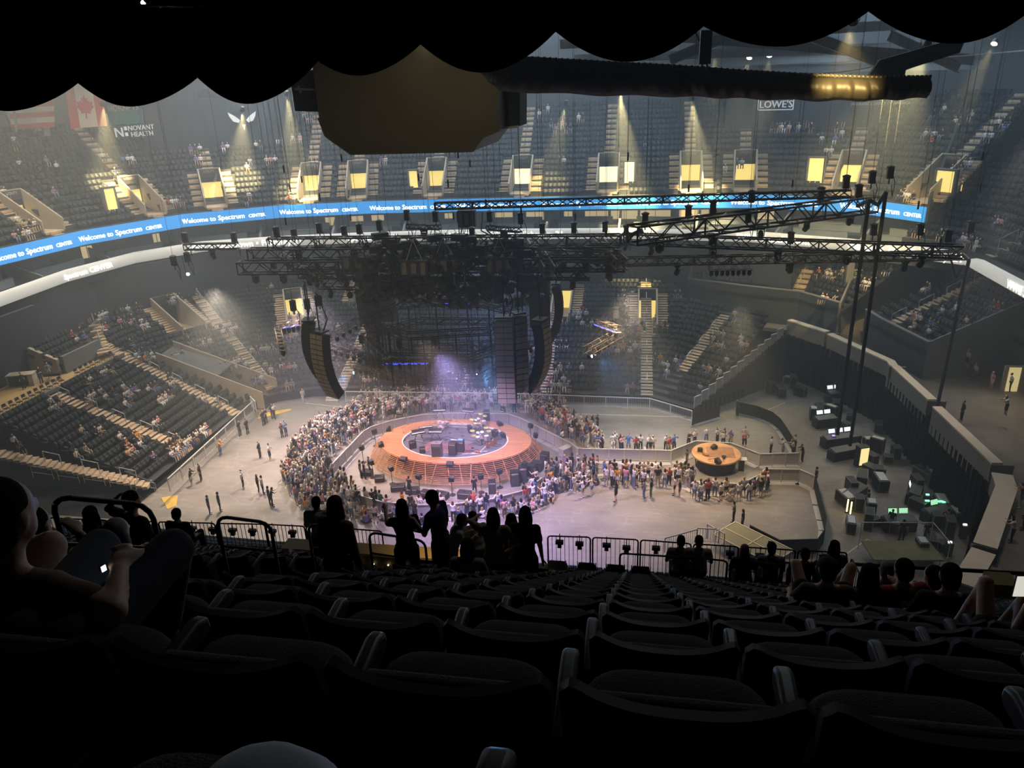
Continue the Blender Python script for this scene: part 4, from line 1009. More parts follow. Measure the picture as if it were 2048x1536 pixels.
CLO = {'white': (.78, .76, .76), 'black': (.015, .015, .018), 'cream': (.66, .58, .46), 'grey': (.30, .30, .31), 'blue': (.10, .20, .50), 'navy': (.03, .045, .12), 'red': (.50, .06, .06), 'orange': (.75, .30, .04), 'pink': (.72, .35, .40),
       'green': (.08, .18, .09), 'brown': (.20, .12, .07), 'purple': (.25, .14, .40), 'denim': (.16, .22, .36), 'khaki': (.42, .34, .22)}
M_CLO = {k: mat('cloth_'+k, v, .9, noise=.15, nscale=9) for k, v in CLO.items()}
HAI = {'dark': mat('hair_dark', (.02, .014, .010), .95, spec=.15), 'brown': mat('hair_brown', (.10, .05, .025), .95, spec=.15), 'blond': mat('hair_blond', (.45, .30, .14), .95, spec=.15), 'grey': mat('hair_grey', (.35, .33, .31), .95, spec=.15)}
TPL = {}
def tpl(key, kind, arms, lean=0.0, fem=False, vox=.034):
    J = pose(kind, arms, lean, fem)
    d = {'body': remesh(body_mb(J, fem), vox, 'body', SKINS[0]), 'tee': remesh(top_mb(J, fem), vox, 'shirt', M_CLO['white']), 'long': remesh(top_mb(J, fem, 1.9), vox, 'shirt', M_CLO['white']),
         'pants': remesh(pants_mb(J), vox, 'trousers', M_CLO['black']), 'shorts': remesh(pants_mb(J, .6), vox, 'shorts', M_CLO['black']),
         'hshort': remesh(hair_mb(J), vox*.8, 'hair', HAI['dark']), 'hlong': remesh(hair_mb(J, 1), vox*.8, 'hair', HAI['dark']),
         'sL': remesh(shoe_mb(J, 'L'), vox*.8, 'shoe', M_CLO['white']), 'sR': remesh(shoe_mb(J, 'R'), vox*.8, 'shoe', M_CLO['white'])}
    TPL[key] = (d, J)
PKEYS = {'down': ('stand', 'down', .02, False), 'phone': ('stand', 'phone', .06, True), 'cross': ('stand', 'cross', .0, False), 'hips': ('stand', ('hip', 'down'), .0, True), 'film': ('stand', ('up', 'down'), -.02, True),
         'lean': ('stand', 'point', .22, True), 'walk': ('walk', ('down', 'phone'), .08, False), 'floor': ('floor', 'lap', .18, True), 'legsout': ('legsout', 'knee', .05, True), 'floor2': ('floor', 'phone', .30, False), 'chair': ('chair', 'lap', .05, True), 'chair2': ('chair', 'phone', .12, False)}
for k_, a_ in PKEYS.items(): tpl(k_, *a_)
PW = {'down': 'standing', 'phone': 'standing', 'cross': 'standing', 'hips': 'standing', 'film': 'standing', 'lean': 'leaning', 'walk': 'walking', 'floor': 'floor-seated', 'legsout': 'floor-seated', 'floor2': 'floor-seated', 'chair': 'seated', 'chair2': 'seated'}
def slot(o, m):
    if o.data.materials and o.data.materials[0] != m:
        o.material_slots[0].link = 'OBJECT'; o.material_slots[0].material = m
    return o
def person(key, loc, rot, look, label, group=None, scale=1.0):
    top, tc, bot, bc, hair, hc, sk = look; d, J = TPL[key]
    r = thing('person', label, 'person', loc, rot, group); r.scale = (scale,)*3
    for mk, m, nm in (('body', SKINS[sk], 'body'), (top, M_CLO[tc], 'shirt'), (bot, M_CLO[bc], 'trousers' if bot == 'pants' else 'shorts'), ('h'+hair, HAI[hc], 'hair'), ('sL', M_CLO['black' if bc == 'black' else 'white'], 'shoe'), ('sR', M_CLO['black' if bc == 'black' else 'white'], 'shoe')):
        o = bpy.data.objects.new(nm, d[mk]); COL.objects.link(o); o.parent = r; slot(o, m)
    return r
rnd = random.Random(11)
def rlook():
    fem = rnd.random() < .62
    tc = rnd.choices(['white', 'black', 'cream', 'grey', 'blue', 'navy', 'red', 'orange', 'pink', 'green', 'brown', 'purple'], [40, 24, 9, 4, 4, 3, 3, 2, 6, 2, 3, 3])[0]
    bot = rnd.choices(['pants', 'shorts'], [50, 50])[0]; bc = rnd.choices(['black', 'denim', 'white', 'khaki', 'navy', 'brown'], [34, 34, 8, 12, 6, 5])[0]
    return ('long' if rnd.random() < .2 else 'tee', tc, bot, bc, 'long' if fem else 'short', rnd.choices(['dark', 'brown', 'blond'], [45, 35, 20])[0], rnd.choices([0, 1, 2], [60, 28, 12])[0])
CROWD = []       # (x, y, z, rot, key, look, zone, scale)
def inpoly(x, y, P):
    c = False; n = len(P)
    for i in range(n):
        x0, y0 = P[i]; x1, y1 = P[(i+1) % n]
        if (y0 > y) != (y1 > y) and x < (x1-x0)*(y-y0)/(y1-y0)+x0: c = not c
    return c
STC = np.array((-15.3, 56.5))
def fill(px, count, zone, sitp=.2, mind=.37, target=STC, jit=.5):
    P = [tuple(onz(x, y, 0)[:2]) for x, y in px]; xs = [p[0] for p in P]; ys = [p[1] for p in P]; got = 0; tries = 0
    while got < count and tries < 12000:
        tries += 1; x = rnd.uniform(min(xs), max(xs)); y = rnd.uniform(min(ys), max(ys))
        if not inpoly(x, y, P): continue
        if any((x-c[0])**2+(y-c[1])**2 < (mind if c[4][:4] not in ('floo', 'legs') else mind*1.35)**2 for c in CROWD): continue
        sit = rnd.random() < sitp; key = rnd.choice(['floor', 'legsout', 'floor2']) if sit else rnd.choice(['down', 'phone', 'cross', 'hips', 'film', 'lean', 'phone', 'down'])
        a = math.atan2(target[1]-y, target[0]-x)-math.pi/2+rnd.gauss(0, jit)*(2 if sit else 1)
        CROWD.append((x, y, 0, a, key, rlook(), zone, rnd.uniform(.98, 1.12))); got += 1
fill([(735, 803), (690, 838), (645, 852), (600, 885), (575, 930), (565, 965), (590, 1005), (622, 1045), (700, 1045), (722, 1010), (690, 968), (660, 945), (650, 925), (700, 885), (752, 852), (770, 825)], 275, 'crowd left of stage', .2)
fill([(725, 803), (800, 800), (960, 803), (1085, 806), (1075, 832), (960, 821), (850, 826), (765, 845)], 150, 'crowd behind the stage', .03)
fill([(1085, 812), (1130, 840), (1180, 868), (1218, 905), (1180, 903), (1140, 885), (1080, 852), (1058, 832)], 85, 'crowd right behind stage', .03)
fill([(720, 1000), (800, 1012), (870, 1022), (940, 1024), (1040, 1010), (1078, 975), (1110, 990), (1075, 1030), (990, 1042), (860, 1052), (725, 1050)], 75, 'crowd before the stage', .3)
fill([(1092, 955), (1150, 945), (1195, 945), (1200, 968), (1130, 985), (1090, 1000)], 44, 'crowd right of stage', .25)
RUNC = np.array((3.0, 60.5))
fill([(1170, 955), (1380, 962), (1385, 975), (1290, 978), (1180, 972)], 34, 'row along the runway', .08, target=RUNC)
fill([(1225, 897), (1350, 903), (1355, 911), (1225, 908)], 13, 'row behind the runway', .05, target=np.array((2, 50)))
fill([(1360, 897), (1390, 886), (1490, 890), (1500, 897), (1480, 903), (1400, 896)], 9, 'row behind small stage', 0, target=np.array((6, 55)), mind=.6)
fill([(1378, 985), (1405, 993), (1500, 990), (1530, 975), (1540, 990), (1500, 1003), (1390, 1004)], 20, 'group before small stage', .1, target=np.array((6.4, 57)), mind=.5)
def single(x, y, key, look, zone, rot=None, tgt=None, z=0, sc=1.0):
    P = onz(x, y, z)
    if rot is None: t = tgt if tgt is not None else STC; rot = math.atan2(t[1]-P.y, t[0]-P.x)-math.pi/2
    else: rot = math.radians(rot)
    CROWD.append((P.x, P.y, z, rot, key, look, zone, sc))
blk = ('tee', 'black', 'pants', 'black', 'short', 'dark', 1)
for a in ((420, 1028, 'down', ('tee', 'navy', 'pants', 'navy', 'short', 'grey', 0), 'open floor, lower left'), (441, 1022, 'hips', ('tee', 'navy', 'pants', 'navy', 'short', 'dark', 1), 'open floor, lower left'), (487, 975, 'down', ('tee', 'white', 'pants', 'black', 'short', 'grey', 0), 'open floor at left'),
          (403, 963, 'down', blk, 'beside left seating block'), (384, 972, 'lean', ('tee', 'black', 'shorts', 'khaki', 'short', 'dark', 0), 'beside left seating block'), (442, 912, 'lean', ('tee', 'orange', 'pants', 'denim', 'long', 'blond', 0), 'beside left seating block'),
          (521, 917, 'down', ('long', 'black', 'pants', 'black', 'short', 'brown', 0), 'open floor at left'), (541, 921, 'phone', ('tee', 'white', 'shorts', 'navy', 'short', 'dark', 0), 'open floor at left'), (565, 876, 'down', ('tee', 'brown', 'pants', 'black', 'long', 'brown', 0), 'pair at upper left'), (573, 874, 'cross', ('tee', 'blue', 'pants', 'navy', 'short', 'dark', 1), 'pair at upper left'),
          (533, 848, 'cross', blk, 'at the tunnel mouth'), (546, 838, 'down', blk, 'at the tunnel mouth'), (528, 852, 'down', blk, 'at the tunnel mouth'), (496, 869, 'down', blk, 'beside left seating block'), (481, 873, 'hips', blk, 'beside left seating block'), (550, 838, 'walk', ('tee', 'white', 'pants', 'black', 'short', 'dark', 1), 'at the tunnel mouth'),
          (518, 985, 'cross', ('tee', 'black', 'pants', 'black', 'long', 'dark', 1), 'left edge of crowd'), (527, 988, 'down', ('tee', 'white', 'pants', 'black', 'short', 'dark', 1), 'left edge of crowd'), (540, 1010, 'down', blk, 'left edge of crowd'), (545, 1013, 'lean', blk, 'left edge of crowd'),
          (1232, 1003, 'hips', ('long', 'black', 'shorts', 'black', 'long', 'dark', 0), 'alone on open floor'), (1288, 996, 'phone', ('tee', 'grey', 'pants', 'denim', 'long', 'brown', 1), 'pair facing each other'), (1302, 995, 'cross', ('tee', 'black', 'pants', 'green', 'short', 'dark', 1), 'pair facing each other'),
          (1166, 996, 'lean', ('tee', 'white', 'shorts', 'khaki', 'short', 'brown', 0), 'pair holding hands'), (1184, 991, 'lean', ('tee', 'cream', 'shorts', 'denim', 'long', 'brown', 0), 'pair holding hands'), (1149, 985, 'walk', ('tee', 'white', 'pants', 'khaki', 'long', 'dark', 1), 'open floor before runway'),
          (1349, 990, 'down', ('tee', 'white', 'shorts', 'black', 'long', 'dark', 0), 'pair before small stage'), (1359, 996, 'phone', ('tee', 'black', 'shorts', 'brown', 'long', 'blond', 0), 'pair before small stage'), (1467, 1044, 'phone', ('tee', 'grey', 'pants', 'black', 'short', 'dark', 1), 'open floor, lower right'), (1484, 1060, 'down', blk, 'open floor, lower right'),
          (1541, 909, 'cross', ('tee', 'white', 'pants', 'black', 'short', 'dark', 1), 'behind right barricade'), (1565, 912, 'lean', ('tee', 'white', 'shorts', 'grey', 'short', 'dark', 1), 'behind right barricade'), (1585, 914, 'lean', ('tee', 'white', 'shorts', 'black', 'long', 'brown', 0), 'behind right barricade'), (1589, 903, 'phone', ('long', 'white', 'pants', 'black', 'long', 'blond', 0), 'behind right barricade'),
          (1604, 924, 'lean', blk, 'at right barricade end'), (1630, 972, 'hips', blk, 'at black screen end'), (1474, 831, 'down', blk, 'by curved black screen'), (1130, 825, 'walk', ('tee', 'white', 'shorts', 'cream', 'long', 'blond', 0), 'far floor, right'), (1108, 812, 'down', blk, 'by the white steps'), (1120, 816, 'film', ('tee', 'pink', 'shorts', 'white', 'long', 'brown', 0), 'far floor, right'),
          (1185, 862, 'down', ('tee', 'black', 'shorts', 'brown', 'long', 'dark', 0), 'far floor, right'), (1195, 862, 'cross', blk, 'far floor, right'), (1205, 905, 'phone', ('tee', 'black', 'pants', 'black', 'short', 'dark', 0), 'row behind the runway'), (607, 788+18, 'walk', ('tee', 'white', 'shorts', 'white', 'long', 'brown', 0), 'far floor, left'), (633, 868, 'down', ('tee', 'black', 'shorts', 'black', 'long', 'brown', 0), 'left edge of crowd'),
          (722, 956, 'down', blk, 'beside stage, left'), (730, 958, 'cross', blk, 'beside stage, left'), (820, 990, 'cross', blk, 'guards before the stage'), (950, 990, 'cross', blk, 'guards before the stage'), (740, 949, 'hips', blk, 'beside stage, left'), (1112, 962, 'lean', blk, 'beside stage, right'), (1373, 935, 'down', blk, 'beside small stage')):
    single(a[0], a[1], a[2], a[3], a[4])
# right corridor and the counter walls
for a in ((2017, 784, 'down', ('tee', 'white', 'pants', 'black', 'short', 'dark', 2), 'in lit corridor doorway', 5.0), (1981, 780, 'down', ('tee', 'pink', 'shorts', 'cream', 'long', 'blond', 0), 'right corridor', 5.0), (1948, 762, 'walk', ('long', 'white', 'pants', 'denim', 'short', 'brown', 0), 'right corridor', 5.0),
          (1922, 842, 'down', blk, 'right corridor floor', 5.0), (2010, 832, 'lean', ('tee', 'white', 'shorts', 'black', 'long', 'dark', 0), 'right corridor rail', 6.0), (1932, 735, 'down', ('tee', 'white', 'shorts', 'black', 'long', 'brown', 0), 'right corridor ramp', 6.0), (2040, 1015, 'lean', ('tee', 'brown', 'shorts', 'denim', 'short', 'brown', 0), 'at cream counter wall', 5.0),
          (2022, 1085, 'lean', ('tee', 'white', 'pants', 'black', 'long', 'dark', 0), 'at cream counter wall', 5.0), (2046, 1060, 'down', blk, 'at cream counter wall', 5.0), (2050, 1036, 'down', blk, 'at cream counter wall', 5.0), (84, 768, 'cross', ('tee', 'black', 'pants', 'navy', 'short', 'dark', 0), 'left corridor', 6.0), (101, 758, 'hips', ('tee', 'grey', 'shorts', 'khaki', 'short', 'dark', 0), 'left corridor', 6.0), (49, 779, 'down', blk, 'left corridor', 6.0)):
    single(*a[:5], z=a[5], tgt=(STC if a[0] > 500 else np.array((-40, 55))))
# people in the stands: far, seated; clusters given by where they sit
SEATED = []
def stand_people(tier, cl, z0, D, H, pts, kmax=22, solver=None):
    for x, y, n in pts:
        best = None
        for k in range(0, kmax):
            z = z0+H*k; P = onz(x, y, z+.5); q, nn = frame_at(offset(cl, (k+.45)*D), (P.x, P.y)); dd = np.linalg.norm(np.array([P.x, P.y])-q)
            if best is None or dd < best[0]: best = (dd, q, nn, z)
        _, q, nn, z = best; t = np.array([nn[1], -nn[0]])
        for i in range(n):
            row = 0 if rnd.random() < .8 else 1
            c = q+t*((i-(n-1)/2)*.54)+nn*D*row; SEATED.append((c[0], c[1], z+H*row, math.atan2(-nn[1], -nn[0])-math.pi/2, rnd.choice(['chair', 'chair2']), rlook(), tier, 1))
stand_people('left stand', LOW, LZ, LD, LH, [(275, 650, 3), (300, 665, 2), (130, 640, 3), (165, 680, 4), (205, 660, 2), (250, 650, 3), (265, 690, 2), (275, 712, 3), (310, 718, 3), (360, 715, 4), (390, 690, 3), (410, 688, 3), (175, 767, 2), (205, 750, 4), (185, 800, 3), (210, 795, 3), (250, 790, 3), (275, 785, 2), (247, 810, 2), (298, 780, 3), (325, 800, 4), (332, 810, 1), (345, 770, 3), (110, 820, 3), (145, 822, 1),
   (205, 870, 3), (275, 885, 4), (285, 900, 3), (30, 897, 2), (175, 910, 3), (270, 905, 3), (265, 912, 1), (320, 920, 1), (340, 890, 4), (370, 895, 4), (395, 880, 3), (360, 912, 2), (305, 850, 2), (420, 865, 2), (415, 810, 1), (440, 805, 1), (400, 860, 1), (355, 905, 3), (240, 620, 2), (250, 625, 1), (280, 620, 1), (195, 560, 3), (260, 575, 3), (310, 568, 1), (65, 620, 2)])
stand_people('far stand', LOW, LZ, LD, LH, [(450, 660, 5), (465, 665, 4), (520, 675, 1), (525, 700, 5), (555, 700, 5), (580, 690, 4), (548, 740, 4), (580, 735, 3), (455, 730, 5), (480, 735, 3), (520, 765, 3), (580, 775, 2), (735, 765, 4), (590, 640, 3), (620, 620, 3), (680, 660, 2), (920, 760, 4), (930, 770, 3), (885, 775, 2), (912, 805, 1), (1013, 770, 3), (1120, 770, 5), (1115, 740, 2), (1140, 735, 1), (1165, 735, 1), (1150, 632, 3), (1168, 630, 2), (1160, 652, 2), (1185, 650, 3), (1270, 650, 4), (1280, 660, 3), (1320, 650, 3), (1270, 690, 3), (1215, 710, 3), (1240, 710, 2), (1265, 712, 2), (1315, 715, 2), (1355, 593, 2), (1125, 688, 3), (1075, 710, 4), (1318, 750, 3), (1330, 752, 1), (1355, 728, 2), (1430, 695, 4), (1450, 700, 2), (1490, 697, 3), (1415, 740, 2), (1430, 745, 3), (1445, 735, 1), (1400, 780, 1), (1440, 670, 3), (1470, 640, 2), (1180, 720, 1), (1260, 780, 2), (1130, 780, 2), (1105, 765, 2), (540, 585, 2)])
stand_people('upper deck', UPP, UZ, UD, UH, [(45, 295, 2), (15, 330, 1), (70, 335, 2), (10, 390, 2), (75, 455, 3), (85, 475, 4), (125, 390, 1), (180, 315, 1), (230, 360, 2), (255, 322, 2), (390, 300, 3), (395, 320, 2), (450, 297, 2), (280, 325, 1), (365, 410, 5), (495, 335, 2), (535, 320, 3), (520, 295, 2), (545, 285, 2), (560, 290, 1), (610, 240, 3), (640, 325, 2), (575, 285, 3), (780, 320, 2), (1090, 230, 3), (1100, 265, 2), (1140, 255, 3), (1160, 240, 2), (1120, 330, 2), (1290, 285, 1), (1575, 255, 4), (1560, 262, 3), (1600, 257, 4), (1615, 260, 2), (1632, 287, 1), (1670, 262, 2), (1680, 280, 2), (1660, 305, 2), (1830, 290, 2), (1890, 270, 3), (1905, 232, 2), (1960, 245, 3), (2035, 250, 3), (2030, 275, 3), (2005, 337, 3), (1950, 355, 2), (1910, 360, 3), (1930, 365, 3), (1810, 395, 2), (1825, 397, 2), (520, 430, 2), (560, 415, 2), (1480, 335, 2), (1450, 340, 1)], 17)
stand_people('right end deck', RTE, RZ, RD, RH, [(1875, 415, 2), (1960, 485, 4), (1975, 490, 4), (1990, 450, 2), (1850, 465, 2), (1865, 480, 1), (2010, 540, 1), (2040, 465, 2), (1900, 470, 1)], 24)
stand_people('right corner block', UP1, 8.0, .85, .38, [(1548, 540, 2), (1665, 550, 5), (1690, 552, 4), (1700, 555, 3), (1775, 545, 3), (1665, 600, 3), (1740, 570, 2), (1790, 575, 1)], 14)
stand_people('right end block', UP2, 7.6, .85, .38, [(1830, 640, 3), (1835, 655, 1), (1880, 655, 3), (1900, 630, 3), (1935, 650, 2), (1860, 580, 2), (1985, 620, 3), (1850, 670, 1)], 14)
def dist(c): return (c[0]**2+c[1]**2+(EYE-c[2])**2)**.5
# the crowd on the floor nearest the camera is listed one by one; the rest is one mass
CROWD.sort(key=dist)
LISTED, MASS = CROWD[:278], CROWD[278:]+SEATED
def lbl(c):
    top, tc, bot, bc, hair, hc, sk = c[5]
    return '%s person, %s %s hair, %s top, %s %s, %s' % (PW[c[4]], 'long' if hair == 'long' else 'short', hc, tc, bc, 'trousers' if bot == 'pants' else 'shorts', c[6])
from collections import defaultdict
gr_ = defaultdict(list)
for c in LISTED: gr_[lbl(c)].append(c)
for L_, cs in gr_.items():
    cs.sort(key=lambda c: project((c[0], c[1], 1))[0])
    for i, c in enumerate(cs):
        lab = L_ if len(cs) == 1 else L_+', %s from left' % ORD[i]
        w = lab.split()
        if len(w) > 16: lab = lab.replace(' person,', ',').replace('of stage', 'crowd') if 0 else ' '.join(w).replace(' trousers', '').replace(' shorts', '') 
        person(c[4], (c[0], c[1], c[2]), c[3], c[5], lab, 'people on the arena floor', c[7])
def lite(mb, c, mi):
    x, y, z, rot, key, look, _, sc = c; d, J = TPL[key]; R = rz(rot); T = lambda p: R @ np.array(p)*sc+np.array((x, y, z))
    top, tc, bot, bc, hair, hc, sk = look; Rb = R
    mb.mi = mi['s%d' % sk]; mb.ball(T(J['hd']), (.08, .095, .115), 6, 5, Rb)
    for s in 'LR':
        mb.tube(T(J['el'+s]), T(J['wr'+s]), .038, 5, .035); mb.tube(T(J['kn'+s]), T(J['an'+s]), .05, 5, .04, cap=False)
    mb.mi = mi[hc]; mb.ball(T(J['hd']+V3(0, -.03, .03 if hair == 'short' else -.05)), (.09, .09, .10 if hair == 'short' else .17), 6, 5, Rb)
    mb.mi = mi[tc]; mb.ball(T(J['chs']), (.18, .12, .19), 7, 5, Rb); mb.ball(T(J['wst']), (.16, .12, .18), 7, 5, Rb)
    for s in 'LR': mb.tube(T(J['sh'+s]), T(J['el'+s]), .058, 5, .05)
    mb.mi = mi[bc]; mb.ball(T(J['pel']), (.17, .13, .11), 7, 5, Rb)
    for s in 'LR':
        mb.tube(T(J['hip'+s]), T(J['kn'+s]), .09, 6, .07)
        if bot == 'pants': mb.tube(T(J['kn'+s]), T(J['an'+s]), .065, 6, .055)
mm = {}; ml = []
for k_, v_ in list(M_CLO.items())+[('s%d' % i, m) for i, m in enumerate(SKINS)]+list(HAI.items()):
    if k_ in mm and k_ in HAI: pass
    if k_ not in mm: mm[k_] = len(ml); ml.append(v_)
mass = MB()
for c in MASS: lite(mass, c, mm)
o = mass.build('spectators', ml); tag(o, 'many small people sitting in the far stands and standing in the far part of the crowd', 'people', kind='stuff')
for p in o.data.polygons: p.use_smooth = True
print('people listed', len(LISTED), 'mass', len(MASS))
# ================================================================ round stage
M_WOOD = mat('stage_wood', (.66, .30, .13), .45, noise=.35, nscale=2.2, bump=.1)
def planks():
    m = bpy.data.materials.new('stage_planks'); m.use_nodes = True; nt = m.node_tree; L = nt.links; b = nt.nodes['Principled BSDF']; b.inputs['Roughness'].default_value = .42
    tc = nt.nodes.new('ShaderNodeTexCoord'); br_ = nt.nodes.new('ShaderNodeTexBrick'); L.new(tc.outputs['Object'], br_.inputs['Vector'])
    br_.inputs['Color1'].default_value = (.60, .29, .14, 1); br_.inputs['Color2'].default_value = (.44, .19, .09, 1); br_.inputs['Mortar'].default_value = (.10, .03, .02, 1)
    br_.inputs['Scale'].default_value = 1; br_.inputs['Mortar Size'].default_value = .012; br_.inputs['Brick Width'].default_value = 2.4; br_.inputs['Row Height'].default_value = .22
    L.new(br_.outputs['Color'], b.inputs['Base Color']); return m
M_PLANK = planks()
SCX, SCY, SH = -15.8, 57.5, 1.6
stg = thing('round_stage', 'big oval wooden stage with slatted sloping sides in the middle of the floor', 'stage', (SCX, SCY, 0))
def ell(a, b, z, n=72, y0=0, x0=0): return [(x0+a*math.cos(2*math.pi*i/n), y0+b*math.sin(2*math.pi*i/n), z) for i in range(n)]
def ringmb(o, i_, mb=None):
    mb = mb or MB(); n = len(o); mb.add(o+i_, [(k, (k+1) % n, n+(k+1) % n, n+k) for k in range(n)]); return mb
def ringslab(a0, b0, a1, b1, z0, z1, y0=0, x0=0):
    n = 72; P = ell(a0, b0, z1, n, y0, x0)+ell(a1, b1, z1, n, y0, x0)+ell(a1, b1, z0, n, y0, x0)+ell(a0, b0, z0, n, y0, x0)
    return MB().add(P, [(r_*n+k, r_*n+(k+1) % n, ((r_+1) % 4)*n+(k+1) % n, ((r_+1) % 4)*n+k) for r_ in range(4) for k in range(n)])
ringslab(6.75, 4.45, 4.7, 3.45, SH-.12, SH, 0, 0).build('deck', M_PLANK, stg)
ringslab(4.72, 3.47, 4.62, 3.37, SH-.12, SH+.02).build('edge_trim', mat('white_edge', (.75, .7, .7), .5), stg)
MB().prism([(x, y) for x, y, z in ell(4.62, 3.37, 0)], SH-.30, SH-.14).build('inner_floor', mat('inner_floor', (.13, .13, .16), .5, noise=.3, nscale=1.2), stg)
MB().prism([(x, y) for x, y, z in ell(5.9, 4.0, 0)], .02, SH-.3).build('under_frame', M_BLKM, stg)
for k in range(12):
    u = k/11; a = 6.8+u*.95; b = 4.5+u*1.1; z = SH-.06-u*1.22
    ringslab(a, b, a-.03, b-.03, z-.055, z, -.0-.05*u, .15*u).build('slat', M_WOOD, stg)
for k in range(44):
    q = 2*math.pi*(k+.5)/44; bend = .05*math.sin(k*2.3); mb = MB(); pts = []
    for u in (0, .33, .66, 1): pts.append(((6.83+u*.95)*math.cos(q+bend*u)+.15*u, (4.53+u*1.1)*math.sin(q+bend*u)-.05*u, SH-.05-u*1.28))
    mb.path(pts, .03, 4); mb.build('rib', M_WOOD, stg)
mk = MB()
for a, b in (((-4.2, 1.0), (-3.2, 1.0)), ((-4.3, -.2), (-3.0, -.2)), ((3.2, -1.6), (1.2, -2.4)), ((3.6, 1.8), (2.5, -2.2)), ((2.5, -2.2), (-1.5, -2.1)), ((-1.6, 3.0), (2.6, 2.9))):
    a = np.array(a); b = np.array(b); d = (b-a)/np.linalg.norm(b-a); n = np.array([-d[1], d[0]])*.035
    mk.slab([(*(a-n), SH-.13), (*(b-n), SH-.13), (*(b+n), SH-.13), (*(a+n), SH-.13)], .005)
mk.build('white_lines', mat('white_edge', (.75, .7, .7), .5), stg)
SZ = SH-.14
M_CHR = mat('chrome', (.7, .7, .72), .25, metal=1); M_KEY = mat('white_keys', (.75, .75, .75), .4); M_CAB = mat('amp_cloth', (.05, .045, .045), .8); M_BRZ = mat('cymbal_bronze', (.75, .52, .2), .3, metal=1)
M_DRUM = mat('drum_shell', (.45, .40, .45), .35); M_SKIN_D = mat('drum_head', (.8, .8, .82), .5); M_BODYG = mat('guitar_wood', (.35, .12, .04), .35); M_BLUE = mat('blue_led_strip', (.02, .02, .4), .4, emit=5, ecol=(.05, .08, 1.0))
def keyboard(P, rot, label, z=SZ, two=False):
    t = thing('keyboard', label, 'keyboard', (P[0], P[1], z), rot, 'keyboards')
    MB().box((0, 0, .86), (1.25, .34, .10)).build('case', M_BLK, t); MB().box((0, -.07, .915), (1.12, .15, .02)).build('keys', M_KEY, t)
    for s in (-1, 1): MB().tube((s*.45, -.2, 0), (s*.15, .15, .82), .018, 5).tube((s*.45, .2, 0), (s*.15, -.15, .82), .018, 5).build('leg', M_BLK, t)
    if two: MB().box((0, .16, 1.08), (1.1, .28, .08)).build('upper_case', M_BLK, t)
    return t
def mic_stand(P, rot, label, z=SZ):
    t = thing('microphone_stand', label, 'microphone stand', (P[0], P[1], z), rot, 'microphone stands')
    MB().lathe([(.15, 0), (.14, .02), (.02, .03)], n=10).build('base', M_BLK, t); MB().tube((0, 0, .02), (0, 0, 1.25), .011, 5).build('pole', M_CHR, t)
    MB().tube((-.15, -.05, 1.15), (.45, .12, 1.45), .009, 5).build('boom', M_BLK, t); MB().tube((.42, .11, 1.44), (.55, .14, 1.48), .018, 6, .026).build('microphone', M_BLK, t); return t
def drum_kit(P, rot, label, z=SZ):
    t = thing('drum_kit', label, 'drum kit', (P[0], P[1], z), rot, 'drum kits')
    def drum(nm, c, r, h, R=None):
        o = MB().lathe([(r, -h/2), (r, h/2)], c=c, n=14, R=R).build(nm, M_DRUM, t); MB().lathe([(r*.98, h/2), (r*.98, h/2+.01)], c=c, n=14, R=R).build('head', M_SKIN_D, o)
    drum('bass_drum', (0, .45, .29), .28, .42, rx(math.pi/2)); drum('snare_drum', (-.3, -.15, .62), .18, .15, rx(.1)); drum('tom', (-.18, .35, .78), .15, .2, rx(.3)); drum('tom', (.2, .35, .78), .16, .22, rx(.3)); drum('floor_tom', (.5, -.05, .45), .2, .4)
    for c in ((-.65, .3, 1.15), (.6, .45, 1.2), (-.65, -.15, .9), (.75, .05, 1.05)):
        o = MB().tube((c[0], c[1], 0), c, .012, 5).build('cymbal_stand', M_CHR, t); MB().lathe([(.22, -.005), (.03, .02), (.01, .03)], c=c, n=14, R=rx(.15)).build('cymbal', M_BRZ, o)
    MB().lathe([(.15, .45), (.16, .52)], c=(0, -.45, 0), n=12).tube((0, -.45, 0), (0, -.45, .45), .03, 6).build('stool', M_BLK, t); return t
def amp(P, rot, label, s=(.7, .35, .6), z=SZ, m=None, grp='amplifiers'):
    t = thing('amplifier', label, 'amplifier', (P[0], P[1], z), rot, grp)
    o = MB().box((0, 0, s[2]/2), s).build('cabinet', m or M_BLK, t); bevel(o, .02, 2); MB().box((0, -s[1]/2-.005, s[2]*.42), (s[0]*.88, .02, s[2]*.7)).build('grille', M_CAB, t)
    MB().box((0, -s[1]/2-.008, s[2]*.88), (s[0]*.85, .02, s[2]*.12)).build('control_panel', M_CHR, t)
    MB().box((0, 0, s[2]+.015), (.2, .03, .03)).build('handle', M_BLK, t); return t
